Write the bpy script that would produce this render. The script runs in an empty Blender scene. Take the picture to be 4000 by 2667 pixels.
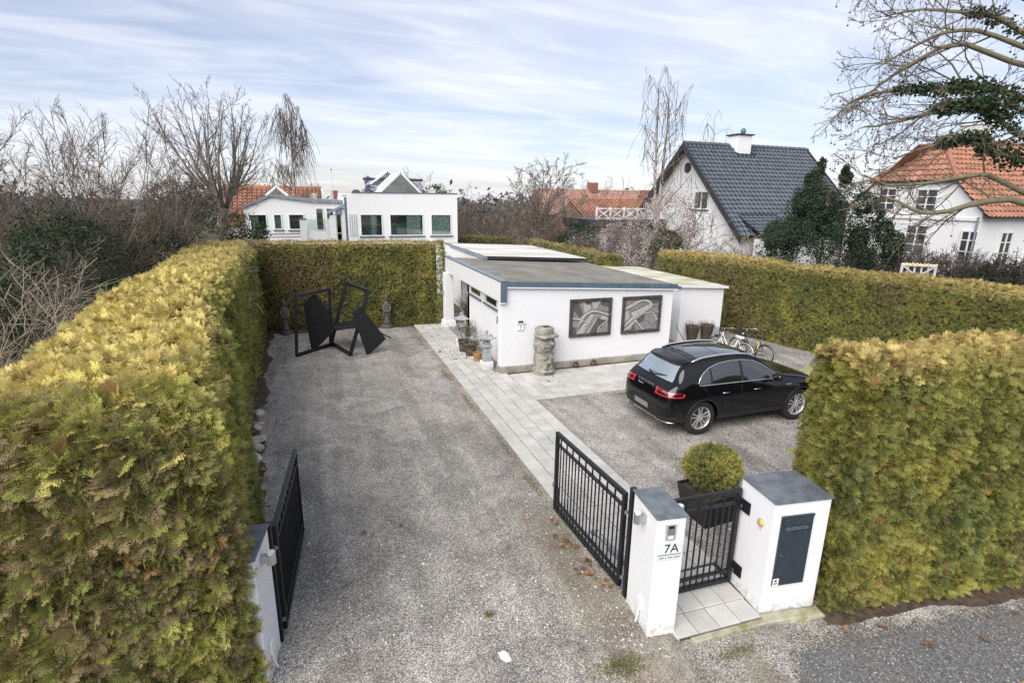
import bpy, bmesh, math, random
import numpy as np
from mathutils import Vector, Matrix
from mathutils.bvhtree import BVHTree
random.seed(7)
RNG = np.random.default_rng(11)
SC = bpy.context.scene
COL = SC.collection

# ---------------------------------------------------------------- camera
cam_d = bpy.data.cameras.new('camera')
cam = bpy.data.objects.new('camera', cam_d)
COL.objects.link(cam)
cam_d.sensor_width = 36.0
cam_d.lens = 1237.03 / 2352.0 * 36.0
cam_d.clip_start = 0.1
cam_d.clip_end = 2000
_yaw, _pitch, _roll = 0.3506, 0.2601, 0.0139
_f = Vector((math.sin(_yaw) * math.cos(_pitch), math.cos(_yaw) * math.cos(_pitch), -math.sin(_pitch)))
_r = Vector((math.cos(_yaw), -math.sin(_yaw), 0))
_u = _r.cross(_f)
_r2 = _r * math.cos(_roll) + _u * math.sin(_roll)
_u2 = -_r * math.sin(_roll) + _u * math.cos(_roll)
CAM = Vector((-3.770, -11.156, 4.921))
cam.matrix_world = Matrix(((_r2.x, _u2.x, -_f.x, CAM.x), (_r2.y, _u2.y, -_f.y, CAM.y), (_r2.z, _u2.z, -_f.z, CAM.z), (0, 0, 0, 1)))
SC.camera = cam

# ---------------------------------------------------------------- light
SUN_EL, SUN_AZ = math.radians(40), math.radians(230)     # azimuth: from +Y clockwise, where the sun stands
world = bpy.data.worlds.new('World')
SC.world = world
world.use_nodes = True
_n, _l = world.node_tree.nodes, world.node_tree.links
_n.clear()
w_out = _n.new('ShaderNodeOutputWorld')
w_bg = _n.new('ShaderNodeBackground')
w_bg.inputs['Strength'].default_value = 0.069
sky = _n.new('ShaderNodeTexSky')
sky.sky_type = 'NISHITA'
sky.sun_disc = False
sky.sun_elevation = SUN_EL
sky.sun_rotation = SUN_AZ
sky.altitude = 0
sky.air_density = 1.0
sky.dust_density = 0.6
sky.ozone_density = 2.5
def _wm(op, a, b=None, clamp=False):
    n = _n.new('ShaderNodeMath'); n.operation = op; n.use_clamp = clamp
    for k, v in enumerate((a, b)):
        if v is None: continue
        if isinstance(v, (int, float)): n.inputs[k].default_value = v
        else: _l.new(v, n.inputs[k])
    return n.outputs[0]
# thin high cloud: streaky noise on a flat layer far above, the same in every direction
tc = _n.new('ShaderNodeTexCoord')
sep = _n.new('ShaderNodeSeparateXYZ'); _l.new(tc.outputs['Generated'], sep.inputs[0])
zc = _wm('ADD', _wm('ABSOLUTE', sep.outputs['Z']), 0.11)
cmb = _n.new('ShaderNodeCombineXYZ')
_l.new(_wm('DIVIDE', sep.outputs['X'], zc), cmb.inputs['X'])
_l.new(_wm('DIVIDE', sep.outputs['Y'], zc), cmb.inputs['Y'])
def _cloud(scale, rot, sx, sy, detail, dist, lo, hi):
    mp = _n.new('ShaderNodeMapping'); mp.inputs['Rotation'].default_value = (0, 0, rot)
    mp.inputs['Scale'].default_value = (sx, sy, 1)
    _l.new(cmb.outputs[0], mp.inputs['Vector'])
    nz = _n.new('ShaderNodeTexNoise'); nz.inputs['Scale'].default_value = scale
    nz.inputs['Detail'].default_value = detail; nz.inputs['Roughness'].default_value = 0.55
    nz.inputs['Distortion'].default_value = dist
    _l.new(mp.outputs[0], nz.inputs['Vector'])
    mr = _n.new('ShaderNodeMapRange'); mr.interpolation_type = 'SMOOTHSTEP'
    mr.inputs['From Min'].default_value = lo; mr.inputs['From Max'].default_value = hi
    _l.new(nz.outputs['Fac'], mr.inputs['Value'])
    return mr.outputs[0]
c1 = _cloud(0.55, math.radians(20), 0.55, 1.15, 5, 0.6, 0.30, 0.70)
c2 = _cloud(2.4, math.radians(36), 0.45, 1.3, 8, 1.2, 0.38, 0.74)
cover = _wm('MINIMUM', _wm('ADD', _wm('MULTIPLY', c1, 0.70), _wm('MULTIPLY', c2, 0.34)), 0.97)
cover = _wm('ADD', _wm('MULTIPLY', cover, 0.70), 0.22)
hz = _n.new('ShaderNodeMix'); hz.data_type = 'RGBA'
_l.new(cover, hz.inputs['Factor'])
tn = _n.new('ShaderNodeMix'); tn.data_type = 'RGBA'; tn.blend_type = 'MULTIPLY'; tn.inputs['Factor'].default_value = 1.0
_l.new(sky.outputs[0], tn.inputs['A']); tn.inputs['B'].default_value = (.96, .91, 1.02, 1)
_l.new(tn.outputs['Result'], hz.inputs['A'])   # blue between the streaks
hz.inputs['B'].default_value = (8.3, 8.5, 9.05, 1)
_l.new(hz.outputs['Result'], w_bg.inputs['Color'])
_l.new(w_bg.outputs[0], w_out.inputs['Surface'])

sun_d = bpy.data.lights.new('sun', 'SUN')
sun_d.energy = 2.7
sun_d.angle = math.radians(55)
sun_d.color = (1.0, 0.96, 0.90)
sun = bpy.data.objects.new('sun', sun_d)
COL.objects.link(sun)
_sd = Vector((math.sin(SUN_AZ) * math.cos(SUN_EL), math.cos(SUN_AZ) * math.cos(SUN_EL), math.sin(SUN_EL)))
sun.rotation_euler = _sd.to_track_quat('Z', 'Y').to_euler()
sun.location = (0, 0, 40)

SC.view_settings.view_transform = 'Standard'
SC.view_settings.look = 'None'
SC.view_settings.exposure = 0.92
SC.view_settings.gamma = 1.0
SC.view_settings.use_curve_mapping = False
SC.render.engine = 'CYCLES'
SC.cycles.max_bounces = 6
SC.cycles.diffuse_bounces = 3
SC.cycles.glossy_bounces = 3
SC.cycles.transmission_bounces = 4
SC.cycles.transparent_max_bounces = 8
SC.cycles.use_denoising = False
SC.cycles.sample_clamp_indirect = 6
# ================================================================ helpers
def link(o, parent=None):
    COL.objects.link(o)
    if parent is not None:
        o.parent = parent
    return o
def tag(o, label=None, cat=None, group=None, kind=None):
    if label: o['label'] = label
    if cat: o['category'] = cat
    if group: o['group'] = group
    if kind: o['kind'] = kind
    return o
def empty(name, loc=(0, 0, 0), rz=0.0, label=None, cat=None, group=None):
    o = bpy.data.objects.new(name, None)
    o.empty_display_size = 0.1
    o.location = loc
    o.rotation_euler = (0, 0, rz)
    COL.objects.link(o)
    return tag(o, label, cat, group)
def copy_tree(o, parent=None):
    c = o.copy()
    COL.objects.link(c)
    c.parent = parent
    for ch in [x for x in bpy.data.objects if x.parent == o]:
        copy_tree(ch, c)
    return c
def mesh_np(name, V, F, mat, parent=None, smooth=False, colors=None, loc=None):
    """one mesh object from numpy arrays (all faces with the same corner count)"""
    V = np.ascontiguousarray(V, np.float32).reshape(-1, 3)
    F = np.ascontiguousarray(F, np.int32)
    me = bpy.data.meshes.new(name)
    nf, k = F.shape
    me.vertices.add(len(V)); me.vertices.foreach_set('co', V.ravel())
    me.loops.add(nf * k); me.loops.foreach_set('vertex_index', F.ravel())
    me.polygons.add(nf)
    me.polygons.foreach_set('loop_start', np.arange(0, nf * k, k, dtype=np.int32))
    me.polygons.foreach_set('use_smooth', np.full(nf, smooth, bool))
    if colors is not None:
        a = me.attributes.new('Col', 'FLOAT_COLOR', 'POINT')
        c = np.ones((len(V), 4), np.float32); c[:, :3] = colors
        a.data.foreach_set('color', c.ravel())
    me.update(calc_edges=True)
    me.validate()
    if mat is not None: me.materials.append(mat)
    o = bpy.data.objects.new(name, me)
    if loc is not None: o.location = loc
    return link(o, parent)
class MB:
    """collects simple solids and links them as one mesh"""
    def __init__(s): s.v = []; s.f = []
    def add(s, vs, fs):
        b = len(s.v); s.v += [tuple(map(float, p)) for p in vs]; s.f += [tuple(b + i for i in f) for f in fs]; return s
    def box(s, x0, x1, y0, y1, z0, z1):
        return s.add([(x0,y0,z0),(x1,y0,z0),(x1,y1,z0),(x0,y1,z0),(x0,y0,z1),(x1,y0,z1),(x1,y1,z1),(x0,y1,z1)],
                     [(3,2,1,0),(4,5,6,7),(0,1,5,4),(1,2,6,5),(2,3,7,6),(3,0,4,7)])
    def hexa(s, p):
        return s.add(p, [(3,2,1,0),(4,5,6,7),(0,1,5,4),(1,2,6,5),(2,3,7,6),(3,0,4,7)])
    def bar(s, a, b, w, h=None, up=(0, 0, 1)):
        h = h or w
        a, b = Vector(a), Vector(b); d = (b - a).normalized(); u = Vector(up)
        if abs(d.dot(u)) > .98: u = Vector((0, 1, 0))
        r = d.cross(u).normalized(); u = r.cross(d)
        c = [(-.5,-.5),(.5,-.5),(.5,.5),(-.5,.5)]
        vs = [a + r*(i*w) + u*(j*h) for i, j in c] + [b + r*(i*w) + u*(j*h) for i, j in c]
        return s.add(vs, [(3,2,1,0),(4,5,6,7),(0,1,5,4),(1,2,6,5),(2,3,7,6),(3,0,4,7)])
    def tube(s, pts, r, n=8, cap=True):
        pts = [Vector(p) for p in pts]; k = len(pts)
        rs = r if hasattr(r, '__len__') else [r] * k
        prev = None; vs = []
        for i, p in enumerate(pts):
            t = (pts[min(i+1, k-1)] - pts[max(i-1, 0)]).normalized()
            if prev is None:
                a = Vector((0, 0, 1)) if abs(t.z) < .9 else Vector((1, 0, 0)); e = t.cross(a).normalized()
            else:
                e = prev - t * prev.dot(t)
                e = e.normalized() if e.length > 1e-6 else t.orthogonal().normalized()
            prev = e; g = t.cross(e)
            vs += [p + (e*math.cos(2*math.pi*j/n) + g*math.sin(2*math.pi*j/n)) * rs[i] for j in range(n)]
        fs = [(i*n+j, i*n+(j+1)%n, (i+1)*n+(j+1)%n, (i+1)*n+j) for i in range(k-1) for j in range(n)]
        if cap: fs += [tuple(range(n-1, -1, -1)), tuple((k-1)*n+j for j in range(n))]
        return s.add(vs, fs)
    def lathe(s, prof, c=(0, 0, 0), n=20, cap=True, sx=1, sy=1, rot=0.0):
        vs = [(c[0]+r*sx*math.cos(2*math.pi*j/n+rot), c[1]+r*sy*math.sin(2*math.pi*j/n+rot), c[2]+z) for r, z in prof for j in range(n)]
        k = len(prof)
        fs = [(i*n+j, i*n+(j+1)%n, (i+1)*n+(j+1)%n, (i+1)*n+j) for i in range(k-1) for j in range(n)]
        if cap: fs += [tuple(range(n-1, -1, -1)), tuple((k-1)*n+j for j in range(n))]
        return s.add(vs, fs)
    def loft(s, rings, cap=True):
        n = len(rings[0]); k = len(rings)
        fs = [(i*n+j, i*n+(j+1)%n, (i+1)*n+(j+1)%n, (i+1)*n+j) for i in range(k-1) for j in range(n)]
        if cap: fs += [tuple(range(n-1, -1, -1)), tuple((k-1)*n+j for j in range(n))]
        return s.add([p for r in rings for p in r], fs)
    def prism(s, poly, d):
        """3-D polygon pushed along vector d"""
        n = len(poly); d = Vector(d)
        vs = [Vector(p) for p in poly] + [Vector(p) + d for p in poly]
        fs = [tuple(range(n-1, -1, -1)), tuple(range(n, 2*n))] + [(i, (i+1)%n, n+(i+1)%n, n+i) for i in range(n)]
        return s.add(vs, fs)
    def grid(s, rows):
        k, n = len(rows), len(rows[0])
        return s.add([p for r in rows for p in r], [(i*n+j, i*n+j+1, (i+1)*n+j+1, (i+1)*n+j) for i in range(k-1) for j in range(n-1)])
    def xf(s, M):
        s.v = [tuple(M @ Vector(p)) for p in s.v]; return s
    def mesh(s, name, mat, smooth=False, recalc=True):
        me = bpy.data.meshes.new(name); me.from_pydata(s.v, [], s.f); me.update()
        if recalc:
            bm = bmesh.new(); bm.from_mesh(me); bmesh.ops.recalc_face_normals(bm, faces=bm.faces); bm.to_mesh(me); bm.free()
        if mat is not None: me.materials.append(mat)
        if smooth:
            for p in me.polygons: p.use_smooth = True
        return me
    def build(s, name, mat, parent=None, smooth=False, bevel=0.0, loc=None, rz=0.0, auto=None):
        o = bpy.data.objects.new(name, s.mesh(name, mat, smooth))
        if loc is not None: o.location = loc
        if rz: o.rotation_euler = (0, 0, rz)
        if bevel:
            m = o.modifiers.new('bevel', 'BEVEL'); m.width = bevel; m.segments = 2; m.limit_method = 'ANGLE'; m.angle_limit = math.radians(40)
        return link(o, parent)
def shared(me, name, loc, parent=None, rot=(0, 0, 0), scale=(1, 1, 1)):
    o = bpy.data.objects.new(name, me); o.location = loc; o.rotation_euler = rot; o.scale = scale
    return link(o, parent)

# ---------------------------------------------------------------- value noise for shapes and leaf colour
def _hash(i, j, k, seed):
    h = (i.astype(np.int64)*374761393 + j.astype(np.int64)*668265263 + k.astype(np.int64)*2147483647 + seed*1274126177) & 0xffffffff
    h = ((h ^ (h >> 13)) * 1274126177) & 0xffffffff
    return ((h ^ (h >> 16)) & 0xffff) / 65535.0
def vnoise(P, scale=1.0, seed=0):
    Q = np.asarray(P, float) * scale; I = np.floor(Q).astype(np.int64); F = Q - I; F = F*F*(3-2*F)
    r = 0
    for a in (0, 1):
        for b in (0, 1):
            for c in (0, 1):
                w = (F[..., 0] if a else 1-F[..., 0]) * (F[..., 1] if b else 1-F[..., 1]) * (F[..., 2] if c else 1-F[..., 2])
                r = r + w * _hash(I[..., 0]+a, I[..., 1]+b, I[..., 2]+c, seed)
    return r
def fnoise(P, scale=1.0, seed=0, oct=3):
    t = 0; a = 1; s = 0
    for o in range(oct):
        t = t + a*vnoise(P, scale*2**o, seed+o*17); s += a; a *= .5
    return t/s

# ================================================================ materials
def node_mat(name):
    m = bpy.data.materials.new(name); m.use_nodes = True
    nt = m.node_tree; nt.nodes.clear()
    out = nt.nodes.new('ShaderNodeOutputMaterial'); b = nt.nodes.new('ShaderNodeBsdfPrincipled')
    nt.links.new(b.outputs[0], out.inputs['Surface'])
    return m, nt, b, out
def nmath(nt, op, a, b=None, clamp=False):
    n = nt.nodes.new('ShaderNodeMath'); n.operation = op; n.use_clamp = clamp
    for k, v in enumerate((a, b)):
        if v is None: continue
        if isinstance(v, (int, float)): n.inputs[k].default_value = v
        else: nt.links.new(v, n.inputs[k])
    return n.outputs[0]
def nmix(nt, fac, a, b, mode='MIX'):
    n = nt.nodes.new('ShaderNodeMix'); n.data_type = 'RGBA'; n.blend_type = mode
    for key, v in (('Factor', fac), ('A', a), ('B', b)):
        if isinstance(v, (int, float)): n.inputs[key].default_value = v
        elif isinstance(v, (tuple, list)): n.inputs[key].default_value = (*v[:3], 1)
        else: nt.links.new(v, n.inputs[key])
    return n.outputs['Result']
def nnoise(nt, vec, scale, detail=4, rough=.55, dist=0.0):
    n = nt.nodes.new('ShaderNodeTexNoise'); n.inputs['Scale'].default_value = scale
    n.inputs['Detail'].default_value = detail; n.inputs['Roughness'].default_value = rough; n.inputs['Distortion'].default_value = dist
    if vec is not None: nt.links.new(vec, n.inputs['Vector'])
    return n.outputs['Fac']
def nrange(nt, v, a, b, c=0.0, d=1.0, smooth=True):
    n = nt.nodes.new('ShaderNodeMapRange'); n.interpolation_type = 'SMOOTHSTEP' if smooth else 'LINEAR'
    for k, x in (('From Min', a), ('From Max', b), ('To Min', c), ('To Max', d)): n.inputs[k].default_value = x
    nt.links.new(v, n.inputs['Value']); return n.outputs[0]
def ncoord(nt, kind='Object', scale=None):
    t = nt.nodes.new('ShaderNodeTexCoord').outputs[kind]
    if scale:
        m = nt.nodes.new('ShaderNodeMapping'); m.inputs['Scale'].default_value = scale; nt.links.new(t, m.inputs['Vector']); t = m.outputs[0]
    return t
def nworld(nt, scale=None):
    t = nt.nodes.new('ShaderNodeNewGeometry').outputs['Position']
    if scale:
        m = nt.nodes.new('ShaderNodeMapping'); m.inputs['Scale'].default_value = scale; nt.links.new(t, m.inputs['Vector']); t = m.outputs[0]
    return t
def nbump(nt, b, h, strength, dist=0.01):
    n = nt.nodes.new('ShaderNodeBump'); n.inputs['Strength'].default_value = strength; n.inputs['Distance'].default_value = dist
    nt.links.new(h, n.inputs['Height']); nt.links.new(n.outputs[0], b.inputs['Normal'])
def mat(name, c, rough=.6, metal=0.0, var=.12, scale=6.0, bump=0.0, bscale=60.0, coat=0.0, spec=.5, c2=None, vec_scale=None, rnd=0.0, bdist=.004):
    """one colour with cloudy variation (towards c2 if given), optional fine relief and a per-object tint"""
    m, nt, b, out = node_mat(name)
    vec = ncoord(nt, 'Object', vec_scale)
    n1 = nnoise(nt, vec, scale, 5, .6)
    dark = c2 or tuple(max(0, x*(1-var*1.6)) for x in c)
    lite = c if c2 else tuple(min(1, x*(1+var*.6)) for x in c)
    colr = nmix(nt, nrange(nt, n1, .3, .7), dark, lite)
    if rnd:
        oi = nt.nodes.new('ShaderNodeObjectInfo')
        colr = nmix(nt, 1.0, colr, nmix(nt, oi.outputs['Random'], (1-rnd,)*3, (1+rnd*.4,)*3), 'MULTIPLY')
    nt.links.new(colr, b.inputs['Base Color'])
    b.inputs['Roughness'].default_value = rough; b.inputs['Metallic'].default_value = metal
    b.inputs['Coat Weight'].default_value = coat; b.inputs['Coat Roughness'].default_value = .04
    b.inputs['Specular IOR Level'].default_value = spec
    if bump: nbump(nt, b, nnoise(nt, vec, bscale, 4, .65), bump, bdist)
    return m
def foliage_mat(name, rough=.65, trans=.22, spec=.25, jitter=.25, inst=False):
    m, nt, b, out = node_mat(name)
    at = nt.nodes.new('ShaderNodeAttribute'); at.attribute_name = 'Col'
    if inst: at.attribute_type = 'INSTANCER'
    nz = nnoise(nt, nworld(nt), 30, 2)
    colr = nmix(nt, 1.0, at.outputs['Color'], nmix(nt, nz, (1-jitter,)*3, (1+jitter,)*3), 'MULTIPLY')
    nt.links.new(colr, b.inputs['Base Color']); b.inputs['Roughness'].default_value = rough; b.inputs['Specular IOR Level'].default_value = spec
    t = nt.nodes.new('ShaderNodeBsdfTranslucent'); nt.links.new(colr, t.inputs['Color'])
    mx = nt.nodes.new('ShaderNodeMixShader'); mx.inputs[0].default_value = trans
    nt.links.new(b.outputs[0], mx.inputs[1]); nt.links.new(t.outputs[0], mx.inputs[2]); nt.links.new(mx.outputs[0], out.inputs['Surface'])
    return m
def emit_mat(name, c, s):
    m, nt, b, out = node_mat(name)
    b.inputs['Base Color'].default_value = (*c, 1); b.inputs['Emission Color'].default_value = (*c, 1); b.inputs['Emission Strength'].default_value = s
    return m
def glass_mat(name, tint=(.55, .68, .66), gloss=.5):
    """window pane: partly clear, partly mirror, more mirror at grazing angles"""
    m, nt, b, out = node_mat(name)
    nt.nodes.remove(b)
    tr = nt.nodes.new('ShaderNodeBsdfTransparent'); tr.inputs[0].default_value = (*tint, 1)
    gl = nt.nodes.new('ShaderNodeBsdfGlossy'); gl.inputs['Roughness'].default_value = .015; gl.inputs['Color'].default_value = (.9, .95, .95, 1)
    fr = nt.nodes.new('ShaderNodeFresnel'); fr.inputs[0].default_value = 1.5
    fac = nmath(nt, 'ADD', nmath(nt, 'MULTIPLY', fr.outputs[0], 1.0), gloss*.2, True)
    mx = nt.nodes.new('ShaderNodeMixShader'); nt.links.new(fac, mx.inputs[0]); nt.links.new(tr.outputs[0], mx.inputs[1]); nt.links.new(gl.outputs[0], mx.inputs[2])
    nt.links.new(mx.outputs[0], out.inputs['Surface'])
    return m
def render_mat(name, c=(.70, .70, .71), dirt=.035):
    """white rendered masonry with faint clouds, drip streaks and trowel relief"""
    m, nt, b, out = node_mat(name)
    w = nworld(nt)
    streak = nnoise(nt, nworld(nt, (2.2, 2.2, .6)), 1.3, 6, .65)
    cloud = nnoise(nt, w, 1.1, 4, .6)
    d = nmath(nt, 'MULTIPLY', nrange(nt, streak, .48, .78), nrange(nt, cloud, .35, .7))
    colr = nmix(nt, nmath(nt, 'MULTIPLY', d, dirt*4, True), c, (c[0]*.72, c[1]*.72, c[2]*.68))
    sx = nt.nodes.new('ShaderNodeSeparateXYZ'); nt.links.new(w, sx.inputs[0])
    splash = nmath(nt, 'MULTIPLY', nrange(nt, nmath(nt, 'SUBTRACT', sx.outputs[2], nmath(nt, 'MULTIPLY', nnoise(nt, w, 5, 5, .7), .35)), -.16, .06, 1, 0), nrange(nt, nnoise(nt, w, 16, 4, .7), .42, .62))
    colr = nmix(nt, nmath(nt, 'MULTIPLY', splash, .6), colr, (.30, .29, .20))
    nt.links.new(colr, b.inputs['Base Color']); b.inputs['Roughness'].default_value = .85; b.inputs['Specular IOR Level'].default_value = .2
    nbump(nt, b, nnoise(nt, w, 45, 5, .7), .3, .006)
    return m
M = {}
M['white'] = render_mat('white_render')
M['white_far'] = render_mat('white_render_house', (.70, .70, .70), .05)
M['white_paint'] = mat('white_paint', (.71, .71, .71), .45, var=.04)
M['concrete'] = mat('plinth_concrete', (.40, .38, .34), .9, var=.22, scale=3.0, bump=.5, bscale=30, c2=(.23, .21, .17))
M['slate'] = mat('slate', (.13, .148, .168), .5, var=.22, scale=5, bump=.25, bscale=40, rnd=.12)
M['black_metal'] = mat('black_metal', (.018, .019, .022), .42, metal=.3, var=.15, scale=9, bump=.08, bscale=120)
M['steel'] = mat('brushed_steel', (.55, .55, .55), .33, metal=.9, var=.08, scale=12)
M['galv'] = mat('galvanised_steel', (.30, .34, .38), .45, metal=.6, var=.15, scale=15)
M['zinc'] = mat('zinc_trim', (.105, .15, .195), .55, metal=.25, var=.15, scale=4)
M['dark_trim'] = mat('dark_trim', (.03, .032, .036), .5, var=.15)
M['anthracite'] = mat('anthracite_sheet', (.035, .048, .062), .42, metal=.2, var=.1)
M['plastic_grey'] = mat('grey_plastic', (.32, .31, .29), .5, var=.06)
M['white_plastic'] = mat('white_plastic', (.75, .75, .74), .4, var=.03)
M['black_plastic'] = mat('black_plastic', (.012, .012, .013), .45, var=.1)
M['glass'] = glass_mat('window_glass', (.74, .86, .82), .9)
M['pane_dark'] = mat('dark_pane', (.045, .052, .055), .05, var=.3, scale=2, spec=1.0, coat=1.0)
M['glass_dark'] = glass_mat('window_glass_dark', (.42, .50, .48), .9)
M['curtain'] = mat('curtain', (.78, .82, .78), .9, var=.1)
M['interior'] = mat('room_interior', (.55, .60, .57), .9, var=.2, scale=2)
M['interior_dark'] = mat('room_interior_dark', (.035, .038, .04), .9, var=.2, scale=2)
M['soil'] = mat('soil', (.085, .058, .038), .95, var=.35, scale=9, bump=.8, bscale=40, bdist=.02)
M['bark_grey'] = mat('bark_grey', (.205, .18, .15), .9, var=.3, scale=8, bump=.3, bscale=40)
M['bark_brown'] = mat('bark_brown', (.15, .12, .095), .9, var=.3, scale=8, bump=.3, bscale=40)
M['bark_red'] = mat('twig_red', (.165, .12, .095), .9, var=.3, scale=3)
M['bark_moss'] = mat('bark_mossy', (.17, .145, .095), .9, var=.3, scale=5, bump=.5, bscale=30, c2=(.12, .115, .06))
M['cane'] = mat('dry_cane', (.32, .26, .19), .9, var=.35, scale=2)
M['birch'] = mat('birch_bark', (.42, .38, .33), .85, var=.3, scale=5, c2=(.14, .11, .09))
M['leaf'] = foliage_mat('leaves')
M['spray'] = foliage_mat('thuja_sprays', .7, .20, .15, .35)
M['spray_inst'] = foliage_mat('thuja_hedge_sprays', .7, .22, .15, .35, inst=True)
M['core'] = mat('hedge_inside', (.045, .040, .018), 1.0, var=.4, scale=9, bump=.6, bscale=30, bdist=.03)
# ================================================================ ground, gravel, road, paving
def ground_sheet(name, poly, z, m, kind='structure'):
    me = bpy.data.meshes.new(name); me.from_pydata([(x, y, z) for x, y in poly], [], [tuple(range(len(poly)))]); me.update(); me.materials.append(m)
    return tag(link(bpy.data.objects.new(name, me)), kind=kind)
def gravel_mat():
    m, nt, b, out = node_mat('gravel')
    w = nworld(nt)
    def vor(scale):
        v = nt.nodes.new('ShaderNodeTexVoronoi'); v.inputs['Scale'].default_value = scale; nt.links.new(w, v.inputs['Vector']); return v
    v1, v2 = vor(85), vor(48)
    s1 = nt.nodes.new('ShaderNodeSeparateColor'); nt.links.new(v1.outputs['Color'], s1.inputs[0])
    s2 = nt.nodes.new('ShaderNodeSeparateColor'); nt.links.new(v2.outputs['Color'], s2.inputs[0])
    ramp = nt.nodes.new('ShaderNodeValToRGB'); nt.links.new(s1.outputs[0], ramp.inputs[0])
    e = ramp.color_ramp; e.elements[0].position = 0; e.elements[0].color = (.085, .085, .085, 1); e.elements[1].position = 1; e.elements[1].color = (.66, .64, .60, 1)
    for p, c in ((.28, (.21, .208, .204)), (.62, (.33, .325, .318)), (.86, (.44, .43, .41))):
        x = e.elements.new(p); x.color = (*c, 1)
    colr = ramp.outputs[0]
    tint = nmix(nt, s1.outputs[1], (1.10, 1.02, .92), (.97, 1.0, 1.02))
    colr = nmix(nt, 1.0, colr, tint, 'MULTIPLY')
    big = nmath(nt, 'GREATER_THAN', s2.outputs[0], .955)
    core = nmath(nt, 'LESS_THAN', v2.outputs['Distance'], .34)
    colr = nmix(nt, nmath(nt, 'MULTIPLY', big, core), colr, (.60, .58, .53))
    # worn tracks, moss and soil showing through
    sx = nt.nodes.new('ShaderNodeSeparateXYZ'); nt.links.new(w, sx.inputs[0])
    n_lo = nnoise(nt, w, .55, 5, .6, .4); n_mid = nnoise(nt, w, 1.7, 5, .62, .3); n_hi = nnoise(nt, w, 7, 4, .6)
    soilm = nrange(nt, nmath(nt, 'ADD', nmath(nt, 'MULTIPLY', n_lo, .55), nmath(nt, 'MULTIPLY', n_mid, .45)), .545, .66)
    def near_line(a, lo, hi):
        d = nmath(nt, 'ABSOLUTE', nmath(nt, 'ADD', a, 0)); return nrange(nt, d, lo, hi, 1, 0)
    pl = near_line(nmath(nt, 'ADD', sx.outputs[0], .36), .02, .34)
    pl = nmath(nt, 'MULTIPLY', pl, nrange(nt, n_mid, .40, .58))
    hl = nrange(nt, nmath(nt, 'ADD', sx.outputs[0], nmath(nt, 'MULTIPLY', sx.outputs[1], .045)), -5.30, -4.75, 1, 0)
    st = nrange(nt, nmath(nt, 'ADD', sx.outputs[1], nmath(nt, 'MULTIPLY', sx.outputs[0], .16)), -7.7, -6.3, 1, 0)
    st = nmath(nt, 'MULTIPLY', st, nrange(nt, n_mid, .38, .60))
    gl = nmath(nt, 'MULTIPLY', nrange(nt, nmath(nt, 'ABSOLUTE', nmath(nt, 'ADD', sx.outputs[0], .70)), .10, .85, 1, 0), nrange(nt, sx.outputs[1], -3.4, -4.4))
    bk = nrange(nt, sx.outputs[1], 9.2, 10.3)
    brown = nmath(nt, 'MAXIMUM', nmath(nt, 'MULTIPLY', soilm, .55), nmath(nt, 'MAXIMUM', nmath(nt, 'MULTIPLY', pl, .75), nmath(nt, 'MAXIMUM', nmath(nt, 'MULTIPLY', hl, .6), nmath(nt, 'MAXIMUM', nmath(nt, 'MULTIPLY', st, .65), nmath(nt, 'MAXIMUM', nmath(nt, 'MULTIPLY', gl, .8), nmath(nt, 'MULTIPLY', bk, .6))))))
    brown = nmath(nt, 'MULTIPLY', brown, nrange(nt, n_hi, .25, .6, .45, 1), True)
    bcol = nmix(nt, nrange(nt, nnoise(nt, w, 2.3, 3), .42, .62), (.24, .175, .12), (.20, .18, .09))
    colr = nmix(nt, nmath(nt, 'MULTIPLY', brown, .92), colr, nmix(nt, .30, bcol, colr, 'MIX'))
    pale = nrange(nt, nnoise(nt, w, .8, 4, .6, .6), .56, .72)
    colr = nmix(nt, nmath(nt, 'MULTIPLY', pale, .28), colr, (.46, .44, .42))
    rut = nnoise(nt, nworld(nt, (1.9, .16, 1)), 1.0, 4, .55, .3)
    colr = nmix(nt, 1.0, colr, nmix(nt, nrange(nt, rut, .36, .64), (.84, .83, .81), (1.12, 1.11, 1.10)), 'MULTIPLY')
    mott = nmix(nt, nrange(nt, nnoise(nt, w, 1.15, 6, .68, .8), .30, .70), (.66, .655, .65), (1.12, 1.11, 1.09))
    colr = nmix(nt, 1.0, colr, mott, 'MULTIPLY')
    nt.links.new(colr, b.inputs['Base Color']); b.inputs['Roughness'].default_value = .9; b.inputs['Specular IOR Level'].default_value = .2
    nbump(nt, b, nmath(nt, 'SUBTRACT', 1.0, v1.outputs['Distance']), .6, .008)
    # the spread of gravel thins out over the street in crumbs
    f_ = nrange(nt, sx.outputs[0], 1.3, -.6, 0, 1)
    st_y = nmath(nt, 'SUBTRACT', -7.30, nmath(nt, 'MULTIPLY', sx.outputs[0], .16))
    ey = nmath(nt, 'ADD', nmath(nt, 'MULTIPLY', st_y, nmath(nt, 'SUBTRACT', 1.0, f_)), nmath(nt, 'MULTIPLY', f_, -9.9))
    dd = nmath(nt, 'DIVIDE', nmath(nt, 'SUBTRACT', sx.outputs[1], ey), .55)
    crumb = nmath(nt, 'ADD', nmath(nt, 'MULTIPLY', s1.outputs[2], .55), nmath(nt, 'MULTIPLY', nnoise(nt, w, 3.5, 5, .7), 1.3))
    alpha = nmath(nt, 'GREATER_THAN', nmath(nt, 'ADD', dd, crumb), .95)
    nt.links.new(alpha, b.inputs['Alpha'])
    return m
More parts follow.
